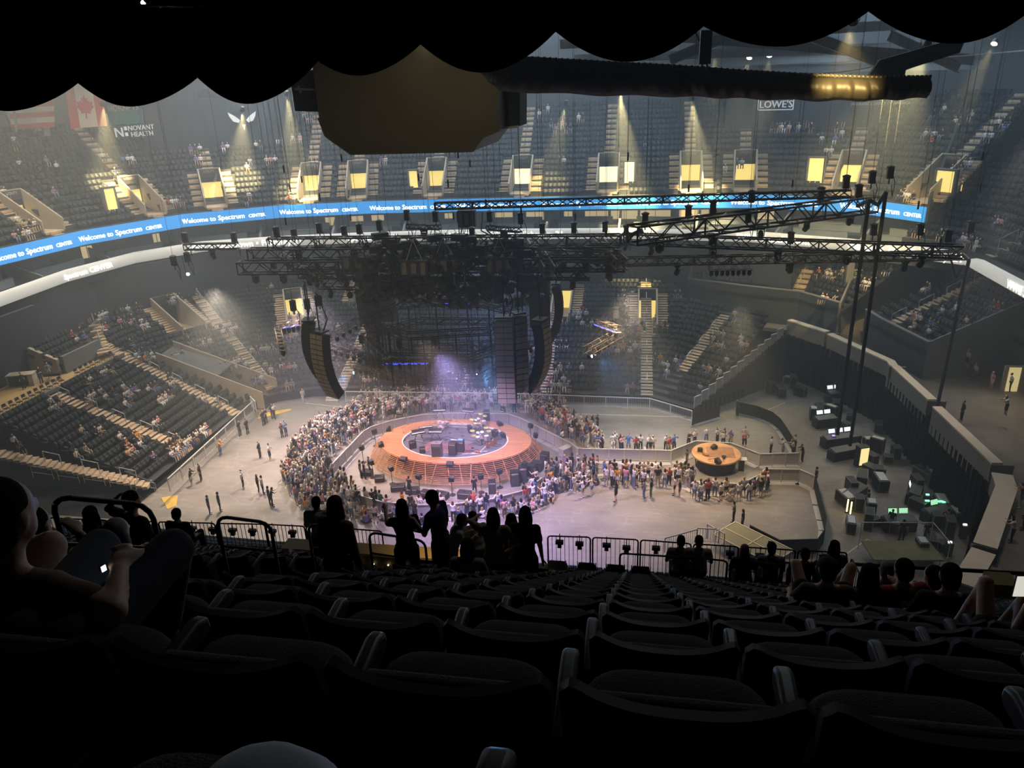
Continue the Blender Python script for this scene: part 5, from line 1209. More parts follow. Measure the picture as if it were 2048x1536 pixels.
def guitar(P, rot, label, z=SZ, lie=False, m=None):
    t = thing('guitar', label, 'guitar', (P[0], P[1], z), rot, 'guitars')
    if lie: t.rotation_euler = (-math.pi/2+.05, 0, rot); t.location.z = z+.06
    mb = MB(); out = [(0, .02), (.15, .06), (.19, .17), (.14, .28), (.12, .34), (.14, .42), (.09, .50), (0, .52), (-.09, .50), (-.14, .42), (-.12, .34), (-.14, .28), (-.19, .17), (-.15, .06)]
    n = len(out); mb.add([(x, -.03, z_) for x, z_ in out]+[(x, .03, z_) for x, z_ in out], [tuple(range(n)), tuple(range(n, 2*n))[::-1]]+[(i, n+i, n+(i+1) % n, (i+1) % n) for i in range(n)])
    mb.build('body', m or M_BODYG, t); MB().box((0, -.035, .72), (.05, .03, .5)).build('neck', M_BLK, t); MB().box((0, -.03, 1.02), (.08, .02, .14)).build('headstock', M_BODYG, t)
    if not lie: MB().tube((0, .1, 0), (0, .22, .5), .012, 5).tube((-.15, -.05, .01), (0, .12, .1), .012, 5).tube((.15, -.05, .01), (0, .12, .1), .012, 5).build('stand', M_BLK, t)
    return t
def monitor(P, rot, label, z=SH, s=.55):
    t = thing('stage_monitor', label, 'loudspeaker', (P[0], P[1], z), rot, 'stage monitors')
    prof = [(-.22, 0), (.22, 0), (.22, .18), (-.05, .36), (-.22, .30)]; n = 5; V = [(-s/2, y, q) for y, q in prof]+[(s/2, y, q) for y, q in prof]
    MB().add(V, [tuple(range(n)), tuple(range(n, 2*n))[::-1]]+[(i, n+i, n+(i+1) % n, (i+1) % n) for i in range(n)]).build('cabinet', M_BLK, t)
    MB().box((0, .09, .28), (s*.8, .3, .01), rx(-.58)).build('grille', M_CAB, t); return t
def S(x, y, z=SZ): return onz(x, y, z)
for i, (x, y, r_, tw) in enumerate(((880, 838, .2, 0), (937, 840, -.1, 1), (838, 884, .5, 1), (872, 882, .1, 1), (853, 872, .4, 0), (915, 900, 3.1, 0))):
    keyboard(S(x, y), r_, ['pale keyboard on a stand at the back left of the stage', 'two-tier keyboard at the back right of the stage', 'dark keyboard rig at the left of the stage pit', 'two-tier keyboard in the centre of the stage pit', 'keyboard standing among microphone stands, pit centre left', 'keyboard with its back to the view behind the tall grey cabinet'][i], two=bool(tw))
for i, (x, y, r_) in enumerate(((962, 886, .4), (960, 858, 1.0), (888, 858, 2.8))): drum_kit(S(x, y), r_, ['drum kit at the right of the stage pit', 'white drum kit near the back right of the pit', 'small drum set among the stands at the back of the pit'][i])
for i, (x, y, sz, r_) in enumerate(((875, 914, (.85, .6, 1.35), .05), (906, 908, (.65, .5, 1.1), 0), (922, 902, (.6, .5, 1.0), 0), (940, 864, (.7, .35, .6), 2), (826, 896, (.6, .35, .7), .5), (974, 842, (.6, .4, 1.1), .2), (990, 872, (.5, .4, .6), 1.2), (845, 905, (.5, .4, .5), .3))):
    amp(S(x, y), r_, ['tall grey equipment cabinet at the front of the stage pit', 'black rack left of the blue lit rack', 'black rack with blue light on top', 'small amplifier right of the pit centre', 'amplifier at the left end of the pit', 'tall dark screen box at the back right', 'small amplifier beside the guitars', 'low amplifier before the left keyboards'][i], sz, m=mat('grey_case', (.16, .14, .15), .6) if i == 0 else None)
MB().box((S(922, 902).x, S(922, 902).y, SZ+1.07), (.4, .3, .05)).build('blue_screen', mat('blue_screen', (.1, .2, .8), .4, emit=1.2, ecol=(.1, .25, 1))).__setitem__('label', 'small blue glowing screen lying on a black rack')
bpy.data.objects['blue_screen']['category'] = 'screen'
for i, (x, y, lie) in enumerate(((983, 892, 0), (990, 888, 0), (975, 896, 0), (960, 905, 1))): guitar(S(x, y), .5*i, 'guitar at the right of the stage pit, %s from the left' % ORD[[2, 3, 1, 0][i]], lie=bool(lie))
mics = [(812, 868), (820, 898), (832, 862), (848, 894), (862, 862), (885, 900), (900, 866), (915, 858), (930, 890), (945, 896), (866, 890), (955, 842), (892, 880), (808, 880), (925, 872), (870, 850)]
mics.sort()
for i, (x, y) in enumerate(mics): mic_stand(S(x, y), i*1.3, 'thin microphone stand on the stage, %s from the left' % ORD[i])
for i, (x, y, r_) in enumerate(((807, 921, 2.9), (900, 931, 3.1), (777, 861, 1.9), (762, 892, 2.0), (1006, 872, -1.2), (1000, 850, -1.0))): monitor(onz(x, y, SH), r_, ['black floor monitor on the front left rim of the stage', 'black floor monitor at the front middle rim', 'floor monitor on the back left rim', 'floor monitor at the left end of the stage rim', 'floor monitor on the right rim', 'floor monitor at the back right rim'][i])
# tangle of cables and rugs in the pit
rg = thing('rug', 'patterned reddish rug under the instruments in the stage pit', 'rug', (S(895, 895).x, S(895, 895).y, SZ))
MB().box((0, 0, .008), (4.2, 1.8, .012)).build('pile', mat('rug', (.30, .12, .12), .95, noise=.6, nscale=3, col2=(.06, .06, .08)), rg)
for i in range(14):
    x0 = -3.6+i*.52; y0 = rnd.uniform(-2.2, 2.2)*(1-abs(x0)/5.5); pts = []
    for k in range(9): pts.append((x0+.28*k-.2*math.sin(k+i), y0+.25*math.sin(k*1.1+i), .015))
    pts = [p for p in pts if (p[0]/4.3)**2+(p[1]/3.1)**2 < 1]
    if len(pts) > 2:
        c = MB().path([(p[0]+SCX, p[1]+SCY, p[2]+SZ) for p in pts], .014, 4).build('floor_cable', M_BLK); tag(c, 'black cable snaking between the instruments on the stage, %s from the left' % ORD[i], 'cable', 'stage cables')
# small speakers on poles and subs round the stage foot
def pole_speaker(P, rot, label):
    t = thing('pole_speaker', label, 'loudspeaker', (P[0], P[1], 0), rot, 'speakers round the stage')
    MB().lathe([(.28, 0), (.26, .04), (.03, .05)], n=8).build('base', M_BLK, t); MB().tube((0, 0, .04), (0, 0, 1.25), .025, 6).build('pole', M_BLK, t)
    MB().box((0, 0, 1.45), (.42, .32, .40), rx(-.2)).build('cabinet', M_BLK, t); MB().box((0, -.17, 1.43), (.36, .02, .32), rx(-.2)).build('grille', M_CAB, t); return t
sp = [(727, 925), (747, 955), (752, 892), (785, 968), (840, 985), (905, 990), (963, 985), (1000, 975), (1072, 900), (1062, 880), (1050, 960)]
sp.sort()
for i, (x, y) in enumerate(sp):
    P = onz(x, y, 0); pole_speaker(P, math.atan2(STC[1]-P.y, STC[0]-P.x)+math.pi/2, 'black speaker on a pole at the foot of the stage, %s from the left' % ORD[i])
subs = [(735, 950, .9, .5), (760, 962, .8, .5), (797, 980, 1.2, .5), (825, 986, 1.0, .5), (855, 992, 1.0, .45), (885, 996, 1.0, .5), (930, 996, 1.1, .6), (985, 985, .6, 1.1), (1030, 970, .7, 1.3), (1046, 962, .7, 1.4), (1060, 950, .9, 1.0), (1075, 940, .9, .8), (1090, 930, .7, 1.2), (1052, 905, .5, 1.0), (1066, 915, .5, .8)]
for i, (x, y, w, h) in enumerate(subs):
    P = onz(x, y, 0); amp(P, .3*math.sin(i), 'dark equipment box at the foot of the stage, %s from the left' % ORD[i], (w, .6, h), z=0, grp='boxes round the stage')
# ================================================================ small round stage
bs = thing('small_stage', 'small round wooden stage with a dark truss base at the end of the runway', 'stage', (6.45, 57.6, 0))
MB().lathe([(1.95, 1.15), (2.0, 1.2), (2.0, 1.3), (1.95, 1.34)], n=48).build('deck', mat('light_wood', (.68, .36, .16), .4, noise=.3, nscale=2), bs)
MB().box((.35, .1, 1.35), (2.2, 1.9, .02)).build('plank_mat', mat('slat_wood', (.42, .20, .09), .5, noise=.4, nscale=4), bs)
for k in range(10): q = k*math.pi/5; MB().tube((1.55*math.cos(q), 1.55*math.sin(q), 0), (1.7*math.cos(q), 1.7*math.sin(q), 1.15), .05, 6).build('leg', M_BLK, bs)
MB().lathe([(1.5, .05), (1.55, 1.1)], n=24).build('skirt', M_BLKM, bs)
for i, (x, y) in enumerate(((1417, 912), (1440, 918), (1448, 912))): guitar(onz(x, y, 1.36), 1+i, ['brown guitar lying at the left of the small stage', 'dark guitar lying across the small stage', 'guitar lying at the right of the small stage'][i], z=1.36, lie=True, m=M_BLK if i else None)
for i, (x, y) in enumerate(((1400, 902), (1428, 897), (1436, 926))): monitor(onz(x, y, 1.36), i*2, 'low black monitor on the small stage, %s from the left' % ORD[[0, 1, 2][i]], z=1.36, s=.4)
t = thing('side_table', 'black stand with a pale top right of the small stage', 'table', (*onz(1482, 940, 0)[:2], 0)); MB().box((0, 0, .5), (.4, .5, 1.0)).build('body', M_BLK, t); MB().box((0, 0, 1.03), (.8, .6, .05)).build('top', M_METAL, t)
# ================================================================ barricades
M_MESH = mat('barricade_sheet', (.46, .45, .46), .6); 
def barricade(a, b, label, group, h=1.15, z=0, plate=True, sheet=True, m=None):
    a = Vector((a[0], a[1], z)); b = Vector((b[0], b[1], b[2] if len(b) > 2 else z)); L = (Vector((b.x, b.y, 0))-Vector((a.x, a.y, 0))).length; ang = math.atan2(b.y-a.y, b.x-a.x)
    t = thing('barricade_panel', label, 'barricade', a, ang, group); m = m or M_METAL; L -= .04
    MB().tube((0, 0, 0), (0, 0, h), .045, 4).tube((L, 0, 0), (L, 0, h), .045, 4).box((L/2, 0, h), (L, .10, .07)).tube((0, 0, .15), (L, 0, .15), .02, 4).build('frame', m, t)
    if sheet: MB().box((L/2, .02, h*.55), (L-.06, .012, h*.8)).build('sheet', M_MESH, t)
    else:
        mb = MB(); n = max(3, int(L/.16))
        for i in range(1, n): mb.tube((L*i/n, 0, .15), (L*i/n, 0, h), .014, 3, cap=False)
        mb.build('bars', m, t)
    if plate: MB().box((L/2, -.25, .015), (L, .5, .03)).build('foot_plate', m, t)
    return t
def run_panels(px, z, group, what, pitch=1.25, **kw):
    P = [onz(x, y, z+1.15) for x, y in px]; out = []
    for a, b in zip(P[:-1], P[1:]):
        L = (b-a).length; n = max(1, round(L/pitch))
        for i in range(n): out.append((a+(b-a)*(i/n), a+(b-a)*((i+1)/n)))
    for i, (a, b) in enumerate(out):
        lab = '%s, %s along from the left' % (what, ORD[i])
        barricade((a.x, a.y), (b.x, b.y, z), lab, group, z=z, **kw)
run_panels([(664, 928), (726, 863), (741, 854), (787, 840), (846, 829), (905, 826), (1016, 828), (1040, 836), (1075, 853), (1142, 886), (1157, 898)], 0, 'barricade round the stage', 'silver barricade panel curving behind the stage')
run_panels([(1157, 897), (1343, 901), (1391, 882), (1462, 886), (1520, 908), (1600, 906)], 0, 'barricade behind the runway', 'silver barricade panel of the runway back line')
run_panels([(1143, 900), (1160, 921), (1342, 928), (1375, 905)], 0, 'barricade before the runway', 'low silver panel of the runway front line', h=.5, sheet=False)
run_panels([(1510, 962), (1530, 938), (1600, 939), (1630, 952)], 0, 'barricade at the runway end', 'grey barricade panel at the right runway end')
run_panels([(700, 985), (760, 1003), (835, 1010), (905, 1008), (975, 1000), (1050, 980), (1085, 955)], 0, 'barricade before the stage', 'tan grey barricade panel in front of the stage')
run_panels([(1368, 945), (1400, 960), (1480, 962), (1516, 946)], 0, 'barricade before the small stage', 'barricade panel under the people before the small stage', h=.9)
run_panels([(690, 783), (860, 785), (1000, 786), (1300, 797), (1385, 822)], .9, 'barriers on the far stand edge', 'barred silver barrier on the far stand edge', pitch=2.1, plate=False, sheet=False)
run_panels([(335, 958), (505, 803)], .9, 'barriers on the left stand edge', 'barred silver barrier on the left stand edge', pitch=2.0, plate=False, sheet=False)
run_panels([(500, 793), (510, 803)], 1.2, 'barriers at the tunnel', 'short barred barrier beside the tunnel', plate=False, sheet=False)
for k in range(13):
    a = np.array((5.25, 67.85))+cutd*k*1.02; b = a+cutd*1.0
    barricade(a, (*b, LZ+LH*k), 'grey panel stepping up the right end of the far stand, %s from the bottom' % ORD[k], 'stepped stand end panels', z=LZ+LH*k, plate=False, sheet=True)
for k in range(5):
    A = onz(60+k*52, 932+k*7, 5.0-.9*k+.9)
    B = onz(60+(k+.8)*52, 932+(k+.8)*7, 5.0-.9*(k+.8)+.9)
    loop_rail('stand_handrail', A, B, .9, .02, 'silver handrail loop down the near edge of the left block, %s from the left' % ORD[k], m=M_METAL, group='left block handrails')
M_PORT = mat('portable_steps', (.62, .58, .56), .6)
def steps_thing(P, w, n, label, rot=0):
    t = thing('portable_steps', label, 'steps', (P[0], P[1], 0), rot); 
    for k in range(n): MB().box((0, .28*k+.14, .09*(k+1)*1.0), (w, .27, .18*(k+1)*1.0)).build('step', M_PORT, t)
    MB().path([(w/2, 0, .1), (w/2, 0, .9), (w/2, .28*n, .9+.18*n), (w/2, .28*n, .18*n)], .02, 5).build('handrail', M_METAL, t)
steps_thing(onz(1086, 815, 0), 1.5, 5, 'pale portable steps at the far stand, right of the stage'); steps_thing(onz(663, 804, 0), 1.4, 5, 'pale portable steps at the far stand, left of the stage')
# black low screens on the floor
def screen_run(px, group, what, h=1.15, z=0):
    P = [onz(x, y, z+h) for x, y in px]
    for i, (a, b) in enumerate(zip(P[:-1], P[1:])):
        t = thing('black_screen', '%s, %s along' % (what, ORD[i]), 'screen', (a.x, a.y, z), math.atan2(b.y-a.y, b.x-a.x), group); L = (b-a).length
        MB().box((L/2, 0, h/2), (L, .05, h)).build('cloth', mat('screen_cloth', (.015, .017, .02), .9), t); MB().tube((0, 0, h), (L, 0, h), .025, 5).build('top_tube', M_BLK, t); MB().box((L/2, -.2, .03), (L*.9, .4, .03)).build('foot', M_METAL, t)
screen_run([(1476, 804), (1515, 812), (1545, 824), (1562, 838), (1578, 862), (1592, 885)], 'curved black screens', 'black cloth screen curving round the far floor corner')
screen_run([(1632, 953), (1640, 985), (1648, 1015), (1653, 1035), (1650, 1058), (1635, 1078), (1560, 1080), (1500, 1050)], 'right floor black screens', 'black cloth screen closing the right floor edge')
screen_run([(1385, 828), (1440, 812)], 'far corner screens', 'black screen under the stepped stand end')
# pale lattice riser near the front right
P = onz(1505, 1085, 1.0); t = thing('riser_platform', 'pale framed riser platform lying behind the railing at the lower right', 'platform', (P.x, P.y, 0), -.75)
MB().box((0, 0, 1.0), (4.6, 2.4, .06)).build('panel', mat('riser_panel', (.30, .27, .16), .6), t)
fr = MB()
for x in (-2.3, 0, 2.3): fr.box((x, 0, 1.04), (.08, 2.4, .05))
for y in (-1.2, 0, 1.2): fr.box((0, y, 1.04), (4.6, .08, .05))
fr.build('frame', mat('riser_frame', (.8, .7, .42), .5), t)
for x, y in ((-2.2, -1.1), (2.2, -1.1), (2.2, 1.1), (-2.2, 1.1)): MB().tube((x, y, 0), (x, y, 1), .03, 5).build('leg', M_METAL, t)
for i, (a, b) in enumerate((((1330, 1080), (1395, 1062)), ((1395, 1060), (1440, 1062)), ((1415, 1052), (1450, 1072)))):
    A = onz(*a, 2.0); B = onz(*b, 2.0); barricade((A.x, A.y), (B.x, B.y, 1), 'pale barred barrier of the near lower stand, %s from the left' % ORD[i], 'near lower stand barriers', z=1.0, plate=False, sheet=False)
# runway white base, road cases near the stage
t = thing('road_case', 'silver-edged grey case beside the runway start', 'case', (*onz(1132, 912, 0)[:2], 0), .9); MB().box((0, 0, .5), (1.2, .6, .7)).build('body', M_MESH, t); MB().box((0, 0, .87), (1.24, .64, .05)).build('lid', M_METAL, t)
t = thing('folding_table', 'bare grey table near the start of the runway', 'table', (*onz(1140, 935, 0)[:2], 0), .5); MB().box((0, 0, .9), (1.8, .8, .05)).build('top', mat('table_top', (.18, .18, .18), .5), t)
for x, y in ((-.8, -.35), (.8, -.35), (.8, .35), (-.8, .35)): MB().tube((x, y, 0), (x, y, .9), .02, 5).build('leg', M_METAL, t)
# ================================================================ flown rig
M_TR = mat('truss_black', (.016, .015, .014), .5, spec=.4); M_TRR = mat('truss_ring_lit', (.05, .045, .035), .4, metal=.5)  # ring colour lightened to stand in for gold highlights on black truss
M_TRW = mat('truss_gold_lit', (.16, .13, .08), .45, metal=.5)  # lit copy of the black truss, gold light put into the colour
M_CABLE = mat('cable_black', (.012, .012, .013), .6)
def pz(x, y, z): return onz(x, y, z)
TR = [((480, 535), (1250, 528), 16.6, 1.0, 'long black truss along the lower front of the flown rig', 0), ((500, 508), (1245, 500), 17.6, .9, 'black truss behind the lower front truss of the rig', 0),
      ((540, 487), (1240, 481), 18.6, .9, 'topmost long truss at the back of the flown rig', 0), ((1245, 477), (1925, 503), 18.3, .8, 'long lattice truss running right from the rig, upper of the two', 0),
      ((1245, 523), (1930, 510), 17.0, .6, 'thin lattice truss running right from the rig, lower of the two', 1), ((1265, 470), (1745, 407), 20.5, 1.2, 'thick dark truss rising to the right across the blue ribbon', 0),
      ((870, 412), (1700, 387), 22.5, .45, 'thin high truss crossing in front of the blue ribbon', 0), ((370, 494), (475, 492), 18.0, .5, 'short truss piece at the far left of the rig', 0),
      ((815, 452), (880, 455), 19.5, .35, 'short truss left above the rig centre', 0), ((975, 455), (1042, 460), 19.5, .35, 'short truss right above the rig centre', 0),
      ((640, 565), (1000, 572), 15.0, .9, 'dark lower truss under the middle of the rig', 0), ((600, 545), (1180, 548), 16.0, .8, 'dark truss just below the front truss', 0),
      ((730, 600), (840, 545), 14.5, .6, 'dark truss slanting down at the left of the rig centre', 0), ((905, 600), (985, 545), 14.5, .6, 'dark truss slanting at the right of the rig centre', 0),
      ((560, 500), (640, 560), 16.0, .7, 'cross truss near the left end of the rig', 0), ((760, 478), (770, 560), 16.5, .8, 'cross truss left of the rig centre', 0), ((900, 478), (920, 560), 16.5, .8, 'cross truss at the rig centre', 0),
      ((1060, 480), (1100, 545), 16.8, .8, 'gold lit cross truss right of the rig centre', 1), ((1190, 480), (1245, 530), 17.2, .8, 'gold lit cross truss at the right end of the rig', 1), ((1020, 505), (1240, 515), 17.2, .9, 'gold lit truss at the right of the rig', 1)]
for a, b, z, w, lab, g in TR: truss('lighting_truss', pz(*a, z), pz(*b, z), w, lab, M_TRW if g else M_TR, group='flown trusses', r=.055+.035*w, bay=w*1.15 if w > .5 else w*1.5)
# hexagonal truss crowns over the stage
def crown(name, label, C, r, z, w, m, n=6, ph=0, sx=1.0, blue=False, drop=0):
    t = thing(name, label, 'truss ring', (C[0], C[1], z))
    V = [(r*sx*math.cos(ph+2*math.pi*i/n), r*math.sin(ph+2*math.pi*i/n), 0) for i in range(n)]
    for i in range(n):
        a = Vector(V[i]); b = Vector(V[(i+1) % n]); d = (b-a).normalized(); side = d.cross(Vector((0, 0, 1))); mb = MB(); k = 8
        for s1 in (-1, 1):
            for s2 in (-1, 1): o = side*s1*w/2+Vector((0, 0, s2*w/2)); mb.tube(tuple(a+o), tuple(b+o), .055, 4)
        for j in range(k):
            for s1 in (-1, 1):
                p = a+(b-a)*j/k+side*s1*w/2; q = a+(b-a)*(j+1)/k+side*s1*w/2; e = Vector((0, 0, w/2*(1 if j % 2 else -1))); mb.tube(tuple(p+e), tuple(q-e), .035, 3, cap=False)
        sgm = mb.build('segment', m, t)
        if blue: 
            p = a+(b-a)*.15; q = a+(b-a)*.85; MB().tube((p.x, p.y, -w/2-.06), (q.x, q.y, -w/2-.06), .035, 5).build('blue_strip', M_BLUE, sgm)
    return t, V
C0 = (-16.2, 57.4)
t1, V1 = crown('truss_ring', 'black hexagonal truss ring high over the stage', C0, 5.2, 12.8, .5, M_TRR, 6, .3, 1.25)
t2, V2 = crown('truss_ring', 'black hexagonal truss ring in the middle of the three over the stage', C0, 5.6, 11.0, .5, M_TRR, 6, .0, 1.2)
t3, V3_ = crown('truss_ring', 'lowest black truss ring over the stage', C0, 4.6, 8.9, .5, M_TRR, 6, .25, 1.25)
t4, V4 = crown('truss_ring', 'dark upper truss ring behind the others', (-15, 66), 4.0, 12.5, .5, M_TRR, 6, .3, 1.7)
for k in range(54):           # chain and cable curtain inside the rings
    q = 2*math.pi*k/54; r_ = 4.6 if k % 3 else 5.2; x = C0[0]+r_*1.2*math.cos(q); y = C0[1]+r_*.95*math.sin(q)
    c = MB().tube((x-C0[0], y-C0[1], -4.2+.6*math.sin(k*2.2)), (x-C0[0], y-C0[1], 0), .035 if k % 4 else .07, 4).build('hanging_cable', M_CABLE, t1)
def pod(px, z, w, label, blue=False, m=None, lamps=6):
    """straight lighting batten with a row of lamps under it"""
    a = pz(*px[0], z); b = pz(*px[1], z); t = truss('lamp_batten', a, b, w, label, m or M_TR, 'lighting batten', 'lamp battens'); d = b-a
    for i in range(lamps):
        p = d*((i+.5)/lamps); MB().box((p.x, p.y, -w/2-.18), (.26, .26, .3)).lathe([(.08, -.75), (.17, -.62), (.15, -.33)], c=(p.x, p.y, 0), n=8).build('lamp', M_BLK, t)
    if blue: MB().tube((d.x*.1, d.y*.1, -w/2-.05), (d.x*.9, d.y*.9, -w/2-.05), .05, 5).build('blue_strip', M_BLUE, t)
    return t
for i, (px, z, w, bl, g, n) in enumerate((((668, 672), (716, 641)), 11.2, .5, 0, 0, 4), ) if 0 else []: pass
PODS = [(((666, 670), (716, 641)), 11.6, .5, 0, 0, 4, 'batten slanting up right of the left speaker column'), (((664, 690), (752, 722)), 9.8, .5, 0, 0, 7, 'batten slanting down from the left speaker column'), (((705, 728), (800, 752)), 8.7, .5, 0, 0, 9, 'front left batten above the crowd'), (((830, 750), (965, 724)), 8.7, .5, 0, 0, 11, 'front right batten above the stage'),
        (((750, 724), (868, 722)), 9.2, .3, 1, 0, 6, 'batten with a bright blue strip over the stage front'), (((1183, 640), (1238, 660)), 12.4, .5, 1, 1, 5, 'gold lit batten of the right hanging V, back half'), (((1242, 664), (1172, 703)), 11.2, .6, 0, 1, 7, 'gold lit batten of the right hanging V, front half'), (((562, 652), (600, 645)), 12.2, .4, 1, 1, 4, 'small batten with blue lamps at the far left'), (((556, 660), (566, 700)), 11.6, .5, 0, 1, 4, 'gold lit bunch of lamps below the left blue batten'),
        (((1055, 690), (1105, 680)), 10.4, .4, 0, 0, 4, 'short batten between the right speaker columns'), (((1418, 535), (1505, 533)), 15.8, .5, 0, 0, 8, 'flat lamp frame hanging under the long right truss'), (((880, 600), (960, 603)), 12.8, .4, 1, 0, 6, 'batten with blue light behind the stage rings'), (((700, 690), (760, 725)), 9.4, .4, 0, 0, 5, 'batten joining the left corner of the lowest ring'), (((960, 690), (1040, 672)), 10.4, .4, 0, 0, 5, 'batten right of the lowest ring')]
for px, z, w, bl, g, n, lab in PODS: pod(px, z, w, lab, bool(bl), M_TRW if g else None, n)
# chain hoists with their chains up to the roof
def hoist(P, label, h=1.0, top=45.4):
    t = thing('chain_hoist', label, 'chain hoist', P, 0, 'chain hoists')
    MB().box((0, 0, h*.55), (.42, .34, h*.75)).lathe([(.26, h*.9), (.3, h*1.02), (.12, h*1.1)], n=8).build('body', M_BLK, t); MB().tube((0, 0, -.2), (0, 0, h*.2), .05, 5).build('hook', M_BLK, t)
    MB().tube((0, 0, h), (0, 0, top-P[2]), .016, 3, cap=False).build('chain', M_CABLE, t)
    MB().path([(.2, 0, h*.5), (.45, 0, -.2), (.35, 0, -1.1), (.2, 0, -.3)], .03, 4).build('cable_loop', M_CABLE, t); return t
HO = [(377, 528, 16.5), (350, 535, 16.5), (470, 488, 18), (372, 488, 18), (555, 478, 18.8), (590, 482, 18.4), (720, 472, 18.8), (760, 465, 19), (815, 445, 19.8), (872, 448, 19.8), (920, 448, 19.4), (945, 480, 18.6), (980, 448, 19.8), (1042, 452, 19.8), (1085, 472, 18.6), (1148, 470, 18.6), (1210, 468, 18.6), (1252, 475, 18.4), (640, 470, 18.8), (690, 476, 18.6),
      (1290, 455, 20.4), (1376, 440, 20.8), (1425, 432, 21), (1495, 450, 20), (1502, 410, 21.4), (1640, 405, 21.8), (1690, 382, 22.6), (1715, 400, 22.0), (1742, 372, 22.6), (1778, 362, 22.8), (1745, 475, 18.6), (1838, 475, 18.5), (1893, 488, 18.4), (1938, 470, 18.6), (1580, 492, 18.2), (588, 625, 13.2), (640, 615, 13.4), (616, 622, 13.2), (1000, 610, 13.2), (1035, 618, 13.2), (1083, 612, 13), (1010, 575, 14.5), (1090, 555, 15.2), (1232, 640, 12.6), (725, 690, 10), (800, 700, 10), (870, 695, 10)]
HO.sort()
for i, (x, y, z) in enumerate(HO): hoist(pz(x, y, z), 'black chain hoist with a thin chain to the roof, %s from the left' % ORD[i])
# moving lights on the rig
rr2 = random.Random(5)
for i in range(48):          # cross pieces, cable looms and power boxes packed into the middle of the rig
    x = 725+i*7+rr2.uniform(-8, 8); y = rr2.uniform(484, 592); z = 18.6-(y-484)*.036; P = pz(x, y, z)
    t = thing('cable_loom', 'dark loom of cables slung inside the rig, %s from the left' % ORD[i], 'cable', P, rr2.uniform(0, 3), 'cable looms'); pts = [(-1.6+.32*k, .25*math.sin(k*1.3+i), -.5*math.sin(k*math.pi/10)+.25*math.sin(k*2.1+i)) for k in range(11)]
    MB().path(pts, .13, 5).build('loom', M_CABLE, t); MB().box((0, 0, .55), (1.3, .7, .55)).tube((0, 0, .8), (0, 0, 1.6), .04, 4).build('power_box', M_BLK, t)
def moving_light(P, label, tilt=0.0, pan=0.0, s=1.0, em=None):
    t = thing('moving_light', label, 'stage light', P, pan, 'moving lights')
    MB().box((0, 0, -.07*s), (.42*s, .34*s, .14*s)).build('base', M_BLK, t)
    MB().box((-.2*s, 0, -.34*s), (.05*s, .16*s, .46*s)).box((.2*s, 0, -.34*s), (.05*s, .16*s, .46*s)).box((0, 0, -.15*s), (.42*s, .16*s, .05*s)).build('yoke', M_BLK, t)
    R = rx(tilt); o = MB().lathe([(.09*s, .2*s), (.16*s, .12*s), (.17*s, -.16*s), (.15*s, -.26*s)], c=(0, 0, -.42*s), n=10, R=R).build('head', M_BLK, t)
    MB().lathe([(.13*s, -.265*s), (.08*s, -.285*s)], c=(0, 0, -.42*s), n=10, R=R).build('lens', em or mat('lens_glass', (.08, .1, .12), .15), o); return t
ML = []
for (a, b, z, w, lab, g), n in zip(TR, (13, 8, 6, 5, 3, 5, 0, 1, 1, 1, 9, 9, 3, 3, 2, 2, 2, 2, 2, 5)):
    A = pz(*a, z); B = pz(*b, z)
    for i in range(n): p = A+(B-A)*((i+.5)/n); ML.append((p.x, p.y, z-w/2-.03))
ML.sort(key=lambda p: project(p)[0])
for i, p in enumerate(ML): moving_light(p, 'black moving light under the rig, %s from the left' % ORD[i], rnd.uniform(-.6, .6), rnd.uniform(0, 6), 1.25)
M_STAR = mat('star_lamp', (1, 1, 1), .3, emit=70, ecol=(.85, 1, .85)); M_BLAMP = mat('blue_lamp', (.5, .8, 1), .3, emit=30, ecol=(.25, .6, 1))
P = pz(377, 548, 15.4); t = thing('follow_lamp', 'brilliant white lamp hanging at the left of the rig', 'stage light', P)
MB().lathe([(.14, .2), (.2, .1), (.2, -.1)], n=10, R=dirR((EYEV-P).normalized()) @ rx(math.pi)).build('housing', M_BLK, t); MB().ball((0, -.1, 0), .13, 10, 8).build('lens', M_STAR, t); MB().path([(-.3, 0, 1.6), (-.25, 0, 0), (.25, 0, 0), (.3, 0, 1.6)], .03, 4).build('bracket', M_BLK, t)
for i, (x, y, z) in enumerate(((955, 748, 8.6), (1185, 712, 10.6), (709, 745, 8.6))):
    P = pz(x, y, z); t = thing('blue_beam_lamp', 'small bright blue lamp at the end of the %s batten' % ['front right', 'right hanging V', 'front left'][i], 'stage light', P)
    MB().lathe([(.12, .25), (.17, .1), (.17, -.02)], n=8, R=ry(math.pi/2*1)).build('housing', M_BLK, t); MB().ball((.0, -.05, 0), .12, 8, 6).build('lens', M_BLAMP, t); MB().tube((0, 0, .1), (0, 0, .7), .03, 4).build('bracket', M_BLK, t)
